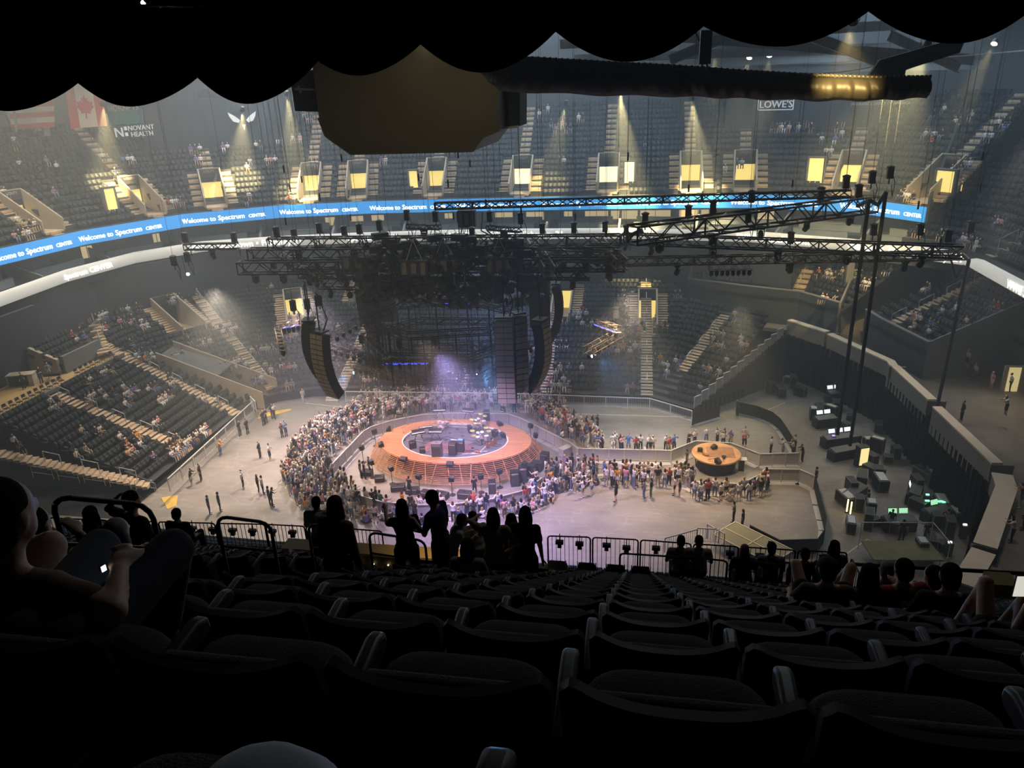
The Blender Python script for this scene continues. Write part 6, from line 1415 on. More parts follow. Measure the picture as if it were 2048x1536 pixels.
# ---- speaker columns (line arrays)
M_SPK = mat('speaker_brown', (.17, .145, .11), .6); M_SPKF = mat('speaker_grille', (.055, .05, .042), .7, noise=.3, nscale=30); M_SPKD = mat('speaker_dark', (.02, .02, .022), .6); M_SPKT = mat('speaker_tan', (.30, .24, .12), .7)
def array(pt, Y, n, w, hh, dep, yaw, curve, label, m=None, tan=(), split=True):
    """column of cabinets hung from a frame; upper ones upright, lower ones tilting inwards"""
    P = ony(*pt, Y); t = thing('speaker_column', label, 'loudspeaker', P, yaw, 'hung speaker columns'); m = m or M_SPK
    MB().box((0, 0, .25), (w*.9, dep*1.1, .12)).tube((0, 0, .25), (0, 0, 3.0), .05, 6).build('fly_frame', M_BLK, t)
    MB().path([(w*.3, 0, .3), (w*.5, .3, 1.2), (w*.2, .2, 2.4), (0, .1, 3.2)], .05, 5).build('cable', M_CABLE, t)
    a = 0.0; p = np.array((0., 0., 0.))
    for k in range(n):
        a = curve*((k/n)**1.25-.22); R = rx(a); c = p+R @ np.array((0, 0, -hh/2)); mm_ = M_SPKT if k in tan else m
        o = MB().box(tuple(c), (w, dep, hh*.96), R).build('cabinet', M_SPKD, t)
        g = MB()
        if split:
            for s in (-1, 1): g.box(tuple(c+R @ np.array((s*w*.245, -dep/2-.01, 0))), (w*.46, .03, hh*.86), R)
        else: g.box(tuple(c+R @ np.array((0, -dep/2-.01, 0))), (w*.95, .03, hh*.86), R)
        g.build('grille', mm_, o); p = p+R @ np.array((0, 0, -hh))
    return t
array((640, 668), 50.5, 14, 1.4, .38, .75, -.45, .75, 'front left speaker column facing the camera, curving in at the bottom')
array((618, 645), 51.5, 14, 1.3, .36, .8, -1.35, 1.0, 'dark curved speaker column seen from the side at the far left', M_SPKD)
array((1008, 640), 50.0, 15, 1.35, .42, .8, .05, .15, 'front right speaker column facing the camera with a blue lit bottom')
array((1037, 632), 50.8, 12, 1.0, .48, .7, .6, .1, 'speaker column with tan cabinets beside the front right column', tan=(3, 4, 8, 9), m=M_SPK)
array((1080, 645), 51.6, 14, 1.2, .40, .8, 1.2, 1.0, 'right speaker column curving in, seen from the side')
array((725, 550), 63, 15, 1.3, .40, .8, -1.7, .8, 'grey curved speaker column behind the left of the stage', M_SPKD)
array((760, 560), 66, 8, 2.2, .5, .7, 3.1, .0, 'wide pale back of a speaker column behind the rig centre left', mat('speaker_grey', (.16, .15, .13), .8))
array((1078, 555), 63, 9, 1.7, .5, .7, 3.0, .0, 'wide dark speaker column behind the right of the stage', mat('speaker_black2', (.04, .037, .032), .7))
array((1112, 572), 64, 12, 1.1, .46, .7, 1.6, .95, 'thin curved speaker column behind the right, beside the yellow doorway', M_SPKD)
# boxes hung in the rig
def hung_box(px, z, s, label, slats=False):
    P = pz(*px, z); t = thing('hung_box', label, 'equipment box', P); MB().box((0, 0, 0), s).build('body', M_SPKD, t)
    f = MB()
    for x in (-.35, .35): 
        for k in range(9 if slats else 1): f.box((x*s[0], -s[1]/2-.02, (-.38+.095*k)*s[2] if slats else 0), (s[0]*.18, .03, s[2]*(.04 if slats else .8)))
    f.box((0, -s[1]/2-.02, 0), (s[0]*.2, .03, s[2]*.7)); f.build('front_slats', M_SPK, t)
    for x in (-1, 1): MB().tube((x*s[0]*.3, 0, s[2]/2), (0, 0, s[2]/2+1.6), .03, 4).build('sling', M_METAL, t)
hung_box((766, 551), 14.8, (2.4, .5, 1.8), 'square louvred panel hanging at the front of the rig', True); hung_box((934, 437), 20.0, (1.5, .6, 1.4), 'plain black box hanging above the rig with looping cables')
for i, (x, y) in enumerate(((840, 500), (870, 505), (905, 498), (800, 520), (950, 510), (990, 500), (830, 535), (890, 530), (720, 525), (1000, 530))):
    hung_box((x, y), 17.0, (2.2+.4*(i % 3), .8, 1.2), 'dark equipment box inside the rig, %s in the list from the left' % ORD[[2, 3, 6, 1, 7, 8, 4, 5, 0, 9][i]].replace(' in the list', ''))
for a, b, z in (((925, 430), (905, 470), 20), ((965, 425), (975, 462), 20)):
    A = pz(*a, z); B = pz(*b, z); tag(MB().path([tuple(A), (A.x-.2, A.y, A.z-1.6), ((A.x+B.x)/2, A.y, A.z-2.3), tuple(B)], .06, 5).build('looped_cable', M_CABLE), 'thick black cable looping beside the box above the rig, %s' % ('left one' if a[0] < 940 else 'right one'), 'cable')
# thick vertical cable bundles at the right
def bundle(pts, r, label):
    o = MB().path([tuple(p) for p in pts], r, 7).build('cable_bundle', mat('bundle_grey', (.03, .035, .04), .7)); tag(o, label, 'cable', 'hanging cable bundles'); sm(o)
YB = 62
T1 = pz(1772, 385, 22.2); bundle([pz(1742, 402, 22.0), pz(1756, 410, 21.2), T1, (T1.x, T1.y, 2.2)], .14, 'thick vertical cable bundle hanging from the high truss end, right one')
T2 = pz(1738, 400, 21.4); bundle([pz(1715, 412, 21.2), T2, (T2.x, T2.y, 2.2)], .15, 'thick vertical cable bundle left of its neighbour at the high truss end')
T3 = pz(1938, 520, 17.3); bundle([pz(1925, 508, 17.6), T3, (T3.x-.3, T3.y-.2, 9), (T3.x-.6, T3.y-.4, .3)], .13, 'long cable bundle dropping from the right truss tip to the floor'); bundle([pz(1900, 512, 17.4), pz(1912, 555, 15.6), pz(1928, 530, 16.6)], .07, 'cable loop below the right truss tip')
B1 = pz(1262, 470, 20); bundle([pz(1285, 460, 20.4), B1, pz(1250, 498, 18.3)], .16, 'thick cable sweeping from the rising truss down to the rig')
# thin cables in front of the stands
thin = [(1305, 190, 24), (1215, 200, 25), (1258, 205, 25), (1864, 240, 24), (1920, 260, 24), (1985, 205, 26), (1993, 205, 26), (1705, 250, 23), (540, 230, 24), (552, 232, 24), (585, 225, 24), (600, 240, 24), (500, 240, 24), (1384, 230, 25), (1600, 215, 25), (700, 140, 26), (735, 140, 26), (760, 145, 26), (818, 120, 27), (838, 120, 27), (880, 125, 27), (905, 130, 27), (930, 150, 27), (960, 170, 27), (664, 150, 26), (1035, 200, 25), (560, 235, 22), (620, 245, 21), (680, 250, 21), (640, 300, 20), (850, 320, 20), (900, 330, 20), (1180, 330, 20), (1120, 330, 20), (1150, 330, 20)]
thin.sort()
for i, (x, y, z) in enumerate(thin):
    P = ony(x, y, 52+(i % 5)*2.2); L = rnd.uniform(3, 9)
    t = thing('thin_cable', 'thin hanging cable seen against the upper stands, %s from the left' % ORD[i], 'cable', (P.x, P.y, P.z-L), 0, 'thin hanging cables'); MB().tube((0, 0, 0), (0, 0, 45.4-P.z+L), .014, 3, cap=False).build('cable', mat('cable_grey', (.10, .10, .09), .6), t); MB().tube((0, 0, -.2), (0, 0, .35), .06, 6).build('weight', M_BLK, t)
# ================================================================ centre-hung scoreboard, seen from below the roof line
YS = 49.0
A = ony(703, 309, YS); B = ony(946, 302, YS); zb = (A.z+B.z)/2; w = B.x-A.x; ch = 2.0
sb = thing('scoreboard', 'huge dark brown scoreboard hanging behind the black drape', 'scoreboard', ((A.x+B.x)/2, YS, zb))
dp = w*.35; pl_ = [(-w/2, 0), (w/2, 0), (w/2+ch, ch), (w/2+ch, ch+dp), (w/2, 2*ch+dp), (-w/2, 2*ch+dp), (-w/2-ch, ch+dp), (-w/2-ch, ch)]
M_SB = mat('scoreboard_panel', (.20, .17, .14), .6, noise=.15, nscale=.3)
el = [ony(x, y, YS)-Vector(sb.location) for x, y in ((638, 236), (652, 272), (703, 308), (946, 302), (966, 274), (1000, 260))]
el = [(el[0].x, 44-zb)]+[(p.x, p.z) for p in el]+[(el[-1].x, 44-zb)]; k = len(el)
MB().add([(x, 0, z) for x, z in el]+[(x, 9, z) for x, z in el], [tuple(range(k))[::1], tuple(range(k, 2*k))[::-1]]+[(i, k+i, k+(i+1) % k, (i+1) % k) for i in range(k)]).build('housing', M_SB, sb)
MB().path([(x, -.05, z) for x, z in el[1:-1]], .09, 4).build('bottom_frame', M_WALLG, sb)
def wing(px, d0, d1):
    p = [ony(x, y, YS+d0)-Vector(sb.location) for x, y in px]; MB().sheet([tuple(v) for v in p], (0, d1-d0, 0)).build('side_wing', M_WALLD, sb)
wing(((578, 140), (640, 140), (640, 224), (590, 222)), 1, 4); wing(((1000, 150), (1040, 150), (1040, 252), (1002, 255)), 2, 5)
for a, b in (((590, 178), (640, 180)), ((602, 186), (596, 172)), ((1005, 256), (1036, 253))):
    A_ = ony(*a, YS+.8 if a[0] < 800 else YS+1.8)-Vector(sb.location); B_ = ony(*b, YS+.8 if a[0] < 800 else YS+1.8)-Vector(sb.location); MB().tube(tuple(A_), tuple(B_), .09, 4).build('pale_strut', M_METAL, sb)
# ---- the second drape bundled on its rope, golden where a lamp hits it
YQ = 42
dq = thing('bundled_drape', 'long black drape bundled along a rope at the upper right, lit golden at one end', 'drape', (0, YQ, 33))
def q2(x, y, Y=YQ): p = ony(x, y, Y); return (p.x, p.z-33)
topl = [(930, 108), (1050, 117), (1200, 126), (1350, 134), (1500, 145), (1640, 153), (1750, 157), (1860, 156)]; botl = [(955, 140), (1000, 182), (1200, 190), (1380, 193), (1500, 197), (1640, 201), (1760, 200), (1852, 195)]
mb = MB(); n = 220; P = []; Q = []
def lerp(l, u):
    s = u*(len(l)-1); i = min(int(s), len(l)-2); f_ = s-i; return (l[i][0]*(1-f_)+l[i+1][0]*f_, l[i][1]*(1-f_)+l[i+1][1]*f_)
rows = 7; V = []
for j in range(rows+1):
    for i in range(n+1):
        u = i/n; a = q2(*lerp(topl, u)); b = q2(*lerp(botl, u)); v = j/rows; bulge = .5*math.sin(v*math.pi)
        wv = (.10*math.sin(u*n*.55+2.1*math.sin(u*23))+.05*math.sin(u*n*1.3+v*2))*(.3+v*.9)
        V.append((a[0]*(1-v)+b[0]*v, -bulge+wv, a[1]*(1-v)+b[1]*v+.04*math.sin(u*60)*v))
mb.add(V, [(j*(n+1)+i, j*(n+1)+i+1, (j+1)*(n+1)+i+1, (j+1)*(n+1)+i) for j in range(rows) for i in range(n)])
M_DR2 = mat('drape_sateen', (.030, .026, .018), .55, spec=.5)
o = sm(mb.build('cloth', M_DR2, dq), 80); solid(o, .03)
mb = MB(); pts = [q2(*p) for p in topl]
mb.path([(x, .05, z+.05) for x, z in pts], .06, 5); mb.build('rope', mat('rope', (.15, .13, .09), .8), dq)
mb = MB()
for i in range(90): a = q2(*lerp(topl, i/89)); mb.box((a[0], 0, a[1]+.06), (.10, .12, .16))
mb.build('ties', M_BLK, dq)
t = thing('bundled_drape', 'shorter black drape bundle stepping up at the far right', 'drape', (0, 50, 33)); mb = MB(); a = [q2(x, y, 50) for x, y in ((1735, 155), (1808, 158), (1812, 140), (1920, 105), (1935, 70), (1760, 120))]
k = len(a); mb.add([(x, 0, z) for x, z in a]+[(x, .4, z) for x, z in a], [tuple(range(k)), tuple(range(k, 2*k))[::-1]]+[(i, k+i, k+(i+1) % k, (i+1) % k) for i in range(k)]); mb.build('cloth', M_DR2, t)
t = thing('hung_speaker', 'black speaker hanging on two straps above the bundled drape', 'loudspeaker', ony(1411, 95, 41)); MB().box((0, 0, 0), (.55, .5, 1.5)).build('cabinet', M_BLK, t)
for s in (-1, 1): MB().path([(s*.1, 0, -.75), (s*.3, 0, -1.35)], .05, 5).build('strap', M_BLK, t)
MB().path([(-.3, 0, .3), (-.55, 0, .8), (-.2, 0, 1.6)], .04, 5).build('cable', M_CABLE, t)
# roof steel seen through the gaps of the drape
M_STEEL = mat('roof_steel', (.10, .105, .11), .7)
def beam(a, b, Y, w, label, dz=0):
    A = ony(*a, Y); B = ony(*b, Y+dz); t = thing('roof_beam', label, 'beam', A, 0, 'roof beams'); d = B-A; L = d.length; R = np.array(Vector(d).to_track_quat('X', 'Z').to_matrix())
    MB().box(tuple(d/2), (L, w*.6, .06), R).box((d.x/2, d.y/2, d.z/2-w/2), (L, .06, w), R).box((d.x/2, d.y/2, d.z/2-w), (L, w*.6, .06), R).build('section', M_STEEL, t)
for i, (a, b, Y) in enumerate((((1120, 80), (1800, 40), 80), ((1150, 110), (1900, 80), 84), ((1300, 60), (1950, 110), 76), ((1500, 130), (1990, 120), 88), ((1230, 125), (1700, 105), 90), ((1620, 60), (1780, 120), 70), ((1340, 110), (1460, 60), 70), ((1780, 60), (1920, 125), 74), ((590, 180), (640, 182), 60), ((595, 160), (640, 200), 60))):
    beam(a, b, Y, .8, 'grey roof beam above the upper stands, %s in height order' % ORD[i])
tr_ = truss('lighting_truss', ony(392, 186, 70), ony(440, 186, 70), .7, 'small gold lit truss seen between drape scallops at the left', M_TRW)
o = MB().path([tuple(onz(1650, 150, 34)), tuple(onz(1800, 128, 35)), tuple(onz(2060, 95, 36))], .05, 4).build('safety_line', mat('rope_pale', (.4, .38, .34), .7)) if 0 else None
pts = [ony(1600, 152, 60), ony(1700, 142, 62), ony(1830, 118, 64), ony(1920, 112, 66), ony(2060, 100, 68)]
tag(MB().path([tuple(p) for p in pts], .06, 4).build('catwalk_cable', mat('rope_pale', (.4, .38, .34), .7)), 'pale dotted cable sweeping up towards the top right corner', 'cable')
# ---- flags and banners
def flagplane(px, Y, tilt=0.0):
    return [ony(x, y, Y) for x, y in px]
M_RED = mat('flag_red', (.62, .06, .06), .8); M_WHT = mat('flag_white', (.72, .68, .62), .8); M_TEAL = mat('banner_teal', (.03, .20, .26), .8); M_BANW = mat('banner_white', (.42, .42, .40), .8); M_BANT = mat('banner_number', (.05, .14, .18), .8)
def flag_thing(name, px, Y, label, cols, cat='flag', vert=True, waves=.12):
    """cols: list of (fraction, material); px = top left, top right, bottom right, bottom left"""
    A, B, C, D = flagplane(px, Y); t = thing(name, label, cat, A); A, B, C, D = (np.array(v-Vector(t.location)) for v in (A, B, C, D)); f0 = 0
    for i, (fr_, m) in enumerate(cols):
        f1 = f0+fr_; mb = MB(); n = 8; V = []
        for j in range(n+1):
            for k in range(n+1):
                u, v = (f0+(f1-f0)*k/n, j/n) if vert else (k/n, f0+(f1-f0)*j/n)
                p = (A*(1-u)+B*u)*(1-v)+(D*(1-u)+C*u)*v; V.append((p[0], p[1]+waves*math.sin(u*9)*v, p[2]))
        mb.add(V, [(j*(n+1)+k, j*(n+1)+k+1, (j+1)*(n+1)+k+1, (j+1)*(n+1)+k) for j in range(n) for k in range(n)]); solid(mb.build('stripe' if len(cols) > 1 else 'cloth', m, t), .03); f0 = f1
    return t, (A, B, C, D)
ca, (A, B, C, D) = flag_thing('national_flag', ((128, 160), (200, 160), (214, 252), (142, 257)), 78, 'red and white flag with a maple leaf hanging at the upper left', [(.25, M_RED), (.5, M_WHT), (.25, M_RED)])
leaf = [(0, 1), (.14, .74), (.30, .82), (.24, .42), (.44, .62), (.50, .50), (.80, .54), (.70, .30), (.86, .20), (.44, -.14), (.50, -.30), (.06, -.24), (.06, -.62)]
leaf = leaf+[(-x, y) for x, y in leaf[::-1]]
c = (A+B)*.5*.38+(C+D)*.5*.62; ux = (B-A)*.28; uy = (A-D)*.30
k = len(leaf); mb = MB(); mb.add([tuple(c+ux*x+uy*y+np.array((0, -.16, 0))) for x, y in leaf]+[tuple(c+ux*x+uy*y+np.array((0, -.13, 0))) for x, y in leaf], [tuple(range(k)), tuple(range(k, 2*k))[::-1]]+[(i, k+i, k+(i+1) % k, (i+1) % k) for i in range(k)]); mb.build('maple_leaf', M_RED, ca)
flag_thing('national_flag', ((16, 160), (104, 158), (109, 254), (22, 260)), 78, 'red and white striped flag left of the maple leaf flag', [(1/9, M_WHT if i % 2 else M_RED) for i in range(9)], vert=False)
t, Q4 = flag_thing('banner', ((-30, 190), (28, 190), (36, 276), (-22, 282)), 78, 'white banner with the number 30 at the left edge', [(1, M_BANW)], 'banner')
def flat_text(s, size, x, y, Y, m, par, bold=1, tilt=0, out=.15):
    P = ony(x, y, Y)
    def xf(a, b, c): return (P.x+a*math.cos(tilt)-b*math.sin(tilt)-(par.location.x if par else 0), P.y-out-c-(par.location.y if par else 0), P.z+b*math.cos(tilt)+a*math.sin(tilt)-(par.location.z if par else 0))
    mb = text_mb(s, size, .01, xf=xf)
    if bold: text_mb(s, size, .01, mb=mb, xf=lambda a, b, c: xf(a+size*.04, b, c))
    return mb.build('lettering', m, par)
flat_text('30', 2.6, 8, 262, 78, M_BANT, t, out=.2)
t, Q4 = flag_thing('banner', ((66, 250), (98, 248), (101, 272), (70, 276)), 80, 'small pale banner with the number 13 below the striped flag', [(1, M_BANW)], 'banner'); flat_text('13', 1.2, 84, 270, 80, M_BANT, t, out=.2)
t, Q4 = flag_thing('banner', ((212, 170), (280, 170), (286, 246), (218, 250)), 80, 'teal banner lettered HORNETS right of the maple leaf flag', [(1, M_TEAL)], 'banner'); flat_text('HORNETS', .85, 249, 221, 80, M_WHT, t, out=.2)
M_SGL = mat('wall_letters', (.6, .62, .62), .6, emit=.22, ecol=(.8, .85, .85)); M_SGL2 = mat('wall_letters_dim', (.4, .36, .33), .6, emit=.06, ecol=(.8, .7, .65))
# dark drapes that close off the top rows of the upper deck, with the sponsor lettering on them
KD = 11.2
def arc_pts(px0, px1, z=24.5, step=3.0):
    P0 = onz(*px0, z); P1 = onz(*px1, z); U2 = offset(UPP, KD*UD); s0 = s_of(U2, (P0.x, P0.y)); s1 = s_of(U2, (P1.x, P1.y)); n = int((s1-s0)/step)+1
    return [tuple(on_contour(U2, s0+(s1-s0)*i/n)[0]) for i in range(n+1)]
M_TARP = mat('tarp_blue_black', (.018, .026, .034), .9)
for a, b, nm in (((222, 290), (575, 290), 'left'), ((1448, 250), (1765, 250), 'right')):
    solid(struct('wall_seat_tarp_'+nm, curtain(arc_pts(a, b), UZ+UH*KD-.3, 32.5, .02, 1.6), M_TARP))
U2 = offset(UPP, KD*UD)
def on_wall(x, y):
    best = None
    for z in np.arange(22, 33, .05):
        P = onz(x, y, z) if abs(z-EYE) > .3 else None
        if P is None or P.y < 0: continue
        q, n = frame_at(U2, (P.x, P.y)); dd = np.linalg.norm(np.array([P.x, P.y])-q)
        if best is None or dd < best[0]: best = (dd, q, n, z)
    return best[1], best[2], best[3]
def deck_sign(label, px, items, m, cat='sign', name='wall_sign'):
    q, n, z = on_wall(*px); tx = np.array([n[1], -n[0]]); o = q-n*.7; t = thing(name, label, cat, (o[0], o[1], z))
    f_ = lambda a, b, c: (tx[0]*a-n[0]*c, tx[1]*a-n[1]*c, b)
    for s, size, x, y in items:
        mb = text_mb(s, size, .01, xf=lambda a, b, c: f_(a+x, b+y, c)); text_mb(s, size, .01, mb=mb, xf=lambda a, b, c: f_(a+x+size*.04, b+y, c)); mb.build('lettering', m, t)
    return t, f_
t, f_ = deck_sign('white NOVANT HEALTH lettering on the dark drape at the upper left', (262, 262), [('NOVANT', .78, .9, .08), ('HEALTH', .76, .9, -.62), ('N', 1.5, -1.9, -.55)], M_SGL)
mb = MB()
for y0 in (-.5, .15): mb.sheet([f_(-1.2, y0, 0), f_(-.85, y0, 0), f_(-.85, y0+.4, 0), f_(-1.2, y0+.4, 0)], f_(0, 0, .05))
mb.build('emblem', M_SGL, t)
t, f_ = deck_sign("pale boxed LOWE'S sign just under the bundled drape", (1557, 207), [("LOWE'S", 1.1, 0, -.4)], M_SGL)
c = [f_(-2.0, -.65, 0), f_(2.0, -.65, 0), f_(2.0, .7, 0), f_(0, 1.2, 0), f_(-2.0, .7, 0)]; MB().path(c+[c[0]], .07, 4).build('frame', M_SGL, t)
deck_sign('dim INSURANCE OFFICE OF AMERICA lettering at the upper right', (1762, 209), [('INSURANCE OFFICE OF AMERICA', .40, 0, 0)], M_SGL2)
t, f_ = deck_sign('pale winged emblem on the dark drape left of the scoreboard', (485, 236), [], M_SGL, 'emblem', 'wall_emblem')
for s in (-1, 1):
    w_ = [(s*.35, -.25), (s*.9, .25), (s*1.7, .75), (s*1.55, .2), (s*1.2, -.35), (s*.6, -.55)]
    MB().sheet([f_(x, y, 0) for x, y in w_], f_(0, 0, .08)).build('wing', M_SGL, t)
MB().sheet([f_(-.22, -.75, 0), f_(.22, -.75, 0), f_(0, -1.5, 0)], f_(0, 0, .08)).build('tip', M_SGL, t)
# ---- house lamps with visible beams
def beam_lamp(px, Y, to, power, col, ang, label, size=.3, em=10, blend=.7):
    P = ony(*px, Y); spot('beam_light', P, to, power, col, ang, blend, .15); d = (Vector(to)-P).normalized()
    lamp_can('house_lamp', P-d*.35, Vector(to), label, s=size, group='house lamps', em=mat('lamp_glow_%d' % em, (1, .9, .6), .3, emit=em, ecol=(1, .88, .5)))
YEL = (1.0, .80, .36)
for i, (px, Y, tp, tY, pw, ang, lab) in enumerate((((207, 216), 75, (225, 430), 80, 72000, 34, 'beside the maple leaf flag'), ((485, 226), 84, (480, 420), 90, 84000, 36, 'above the winged emblem'), ((575, 196), 84, (600, 420), 90, 84000, 30, 'left of the scoreboard'),
        ((1240, 186), 84, (1262, 420), 89, 144000, 30, 'just under the bundled drape, brightest beam'), ((1385, 205), 86, (1400, 400), 90, 78000, 36, 'under the drape right of the brightest beam'), ((1130, 215), 88, (1090, 400), 92, 30000, 34, 'right of the scoreboard'), ((1850, 100), 54, (1700, 400), 74, 60000, 40, 'high at the right with a broad slanting beam'), ((850, 86), 38, (845, 300), 49, 420, 84, 'in the drape notch before the scoreboard'))):
    beam_lamp(px, Y, ony(*tp, tY), pw, YEL, ang, 'yellow house lamp %s' % lab)
for i, (px, to) in enumerate((((1497, 122), (1480, 190)), ((1538, 118), (1530, 190)), ((1430, 112), (1425, 180)), ((1985, 94), (1940, 180)))):
    beam_lamp(px, 86 if i < 3 else 80, ony(*to, 84 if i < 3 else 78), 9000, YEL, 30, 'small yellow lamp over the bundled drape, %s from the left' % ORD[[1, 2, 0, 3][i]], .3, 20)
P = ony(1700, 60, 36.5); spot('drape_light', P, ony(1690, 178, YQ), 15000, (1.0, .70, .26), 34, 1.0, .1); lamp_can('house_lamp', P-Vector((0, .4, -.3)), ony(1690, 178, YQ), 'lamp that lights the bundled drape golden', s=.2)
# blue beams from the battens
for a, b, Yb, pw in (((955, 748), (1010, 775), 50.0, 2600), ((1185, 712), (1240, 760), 58, 900), ((709, 745), (670, 780), 52, 700)):
    P = pz(*a, 8.7 if a[0] != 1185 else 10.6); spot('blue_beam', P+Vector((.6 if b[0] > a[0] else -.6, -.3, -.1)), ony(*b, Yb), pw*5, (.12, .45, 1.0), 55, .8, .08)
# ================================================================ equipment area at the right end of the floor
M_CASE = mat('road_case_black', (.035, .035, .038), .5); M_EDGE = mat('case_edge', (.45, .45, .46), .35, metal=.8); M_SCR = mat('screen_white', (.8, .85, .9), .4, emit=1.1, ecol=(.85, .95, 1)); M_SCRG = mat('screen_green', (.3, .8, .5), .4, emit=.8, ecol=(.45, 1, .6))
def road_case(P, rot, s, label, open_=False, grp='road cases'):
    t = thing('road_case', label, 'case', (P[0], P[1], 0), rot, grp); w, d, h = s
    MB().box((0, 0, h/2+.08), (w, d, h)).build('body', M_CASE, t); e = MB()
    for x in (-1, 1):
        for y in (-1, 1): e.box((x*w/2, y*d/2, h/2+.08), (.035, .035, h))
    for z in (.1, h+.06):
        for y in (-1, 1): e.box((0, y*d/2, z), (w, .035, .035))
        for x in (-1, 1): e.box((x*w/2, 0, z), (.035, d, .035))
    e.build('edge_trim', M_EDGE, t)
    for x in (-1, 1):
        for y in (-1, 1): MB().lathe([(.05, -.02), (.05, .02)], c=(x*w*.4, y*d*.4, .05), n=8, R=ry(math.pi/2)).build('wheel', M_BLK, t)
    if open_: MB().box((0, 0, h+.1), (w*.85, d*.8, .04)).build('contents', M_METAL, t)
    return t
cs = [(1655, 802, .3), (1672, 818, .2), (1640, 830, .4), (1660, 838, 1.2), (1700, 842, .1), (1625, 838, .3), (1690, 868, .9), (1735, 890, .5), (1752, 905, 1.3), (1775, 925, .2), (1790, 918, .4), (1740, 925, .8), (1755, 960, .2), (1745, 955, 1.0), (1760, 975, .4), (1722, 968, .1), (1700, 990, .5), (1690, 1010, .7), (1715, 1020, .3), (1740, 1030, .2), (1735, 1055, .1), (1745, 1050, .9), (1800, 1065, .4), (1785, 1060, .2), (1830, 985, .5), (1845, 960, .8), (1860, 970, .3), (1835, 1020, 1.1), (1870, 1055, .3), (1895, 1070, .2), (1885, 1100, .6), (1860, 1095, .2), (1840, 1110, .4), (1780, 850, .5), (1755, 862, .1), (1800, 880, .7), (1700, 1060, .2), (1560, 790, .5), (1540, 785, .8), (1585, 775, .3), (1600, 790, 1.2), (1520, 775, .4), (1575, 765, .1), (1850, 1130, .2), (1910, 1040, .5), (1880, 1020, .3)]
cs.sort()
for i, (x, y, r_) in enumerate(cs):
    s = [(1.2, .6, .8), (.8, .6, 1.1), (1.6, .75, .9), (.7, .7, .6), (1.1, .55, 1.3)][i % 5]; road_case(onz(x, y, 0), r_+1.2, s, 'dark road case in the equipment area, %s' % ((ORD[i]+' from the left') if i < 35 else ORD[len(cs)-1-i]+' from the right'), i % 3 == 0)
def desk(P, rot, label, nscr=2, w=2.4, m=None, sm_=None):
    t = thing('console_desk', label, 'desk', (P[0], P[1], 0), rot, 'console desks'); MB().box((0, 0, .42), (w, .9, .84)).build('body', M_CASE, t)
    MB().box((0, -.1, .92), (w*.95, .8, .12), rx(.15)).build('console', mat('console_grey', (.16, .16, .17), .5, noise=.7, nscale=14), t)
    for k in range(nscr):
        x = (k-(nscr-1)/2)*.75; o = MB().box((x, .38, 1.28), (.66, .05, .42), rx(-.35)).build('monitor', M_BLK, t); MB().box((x, .352, 1.285), (.6, .03, .36), rx(-.35)).build('screen', sm_ or M_SCR, o); MB().tube((x, .42, .85), (x, .42, 1.15), .03, 5).build('stand', M_BLK, t)
    return t
def toward(P): return math.atan2(-P.y, -P.x)+math.pi/2
for (x, y, n, w, lab, r_, sm_) in ((1648, 852, 2, 2.0, 'desk with two white screens at the back of the equipment area', .1, None), (1680, 890, 3, 3.4, 'long mixing desk with three small bright screens', .1, None), (1690, 915, 0, 3.0, 'dark desk in front of the mixing desk', .2, None), (1668, 800, 2, 1.6, 'small desk with dim screens furthest back', .1, None), (1825, 1000, 1, 1.8, 'tilted rack desk with a bright panel right of centre', .9, None), (1795, 1058, 2, 2.2, 'desk with two large white and green screens', -.1, M_SCRG), (1705, 1000, 0, 2.6, 'curved dark desk with scattered items', .6, None), (1870, 1040, 1, 2.0, 'dark desk with a green lit panel', .2, M_SCRG)):
    P = onz(x, y, 0); desk(P, toward(P)*0+r_+.25, lab, n, w, sm_=sm_)
P = onz(1722, 932, 0); t = thing('lit_rack', 'open rack glowing gold inside the equipment area', 'rack', (P.x, P.y, 0), .4); MB().box((0, .1, .9), (.9, .6, 1.8)).build('cabinet', M_CASE, t); MB().box((0, -.22, .95), (.75, .03, 1.5)).build('lit_shelves', mat('gold_glow', (.9, .7, .3), .5, emit=1.0, ecol=(1, .8, .35), noise=.7, nscale=5), t)
for i, (x, y) in enumerate(((1693, 1025), (1700, 1030))):
    P = onz(x, y, 0); t = thing('work_light', 'short yellow glowing tube light, %s of the pair' % ('left' if i == 0 else 'right'), 'light', (P.x, P.y, 0), 0, 'work lights'); MB().tube((0, 0, .1), (0, 0, 1.1), .05, 8).build('tube', mat('tube_glow', (1, .8, .3), .4, emit=3, ecol=(1, .8, .3)), t); MB().lathe([(.15, 0), (.12, .08)], n=8).build('base', M_BLK, t)
P = onz(1700, 870, 0); MBx = MB().lathe([(.25, 0), (.2, .5), (.05, .7)], n=8)
for i, (x, y, c) in enumerate(((1667, 872, (.25, .15, 1)), (1855, 990, (.2, 1, .45)), (1868, 1003, (.15, 1, .4)), (1900, 1085, (.9, .9, 1)), (1887, 1005, (.1, 1, .4)), (1930, 1050, (1, .9, .8)))):
    P = onz(x, y, 1.0); t = thing('indicator_lamp', 'tiny glowing lamp among the dark equipment, %s from the left' % ORD[i], 'light', (P.x, P.y, 0), 0, 'indicator lamps'); MB().box((0, 0, .5), (.4, .4, 1.0)).build('box', M_CASE, t); MB().box((0, 0, 1.04), (.22 if i != 2 else 1.2, .12, .08)).build('lamp', mat('indicator_%d' % i, c, .4, emit=3, ecol=c), t)
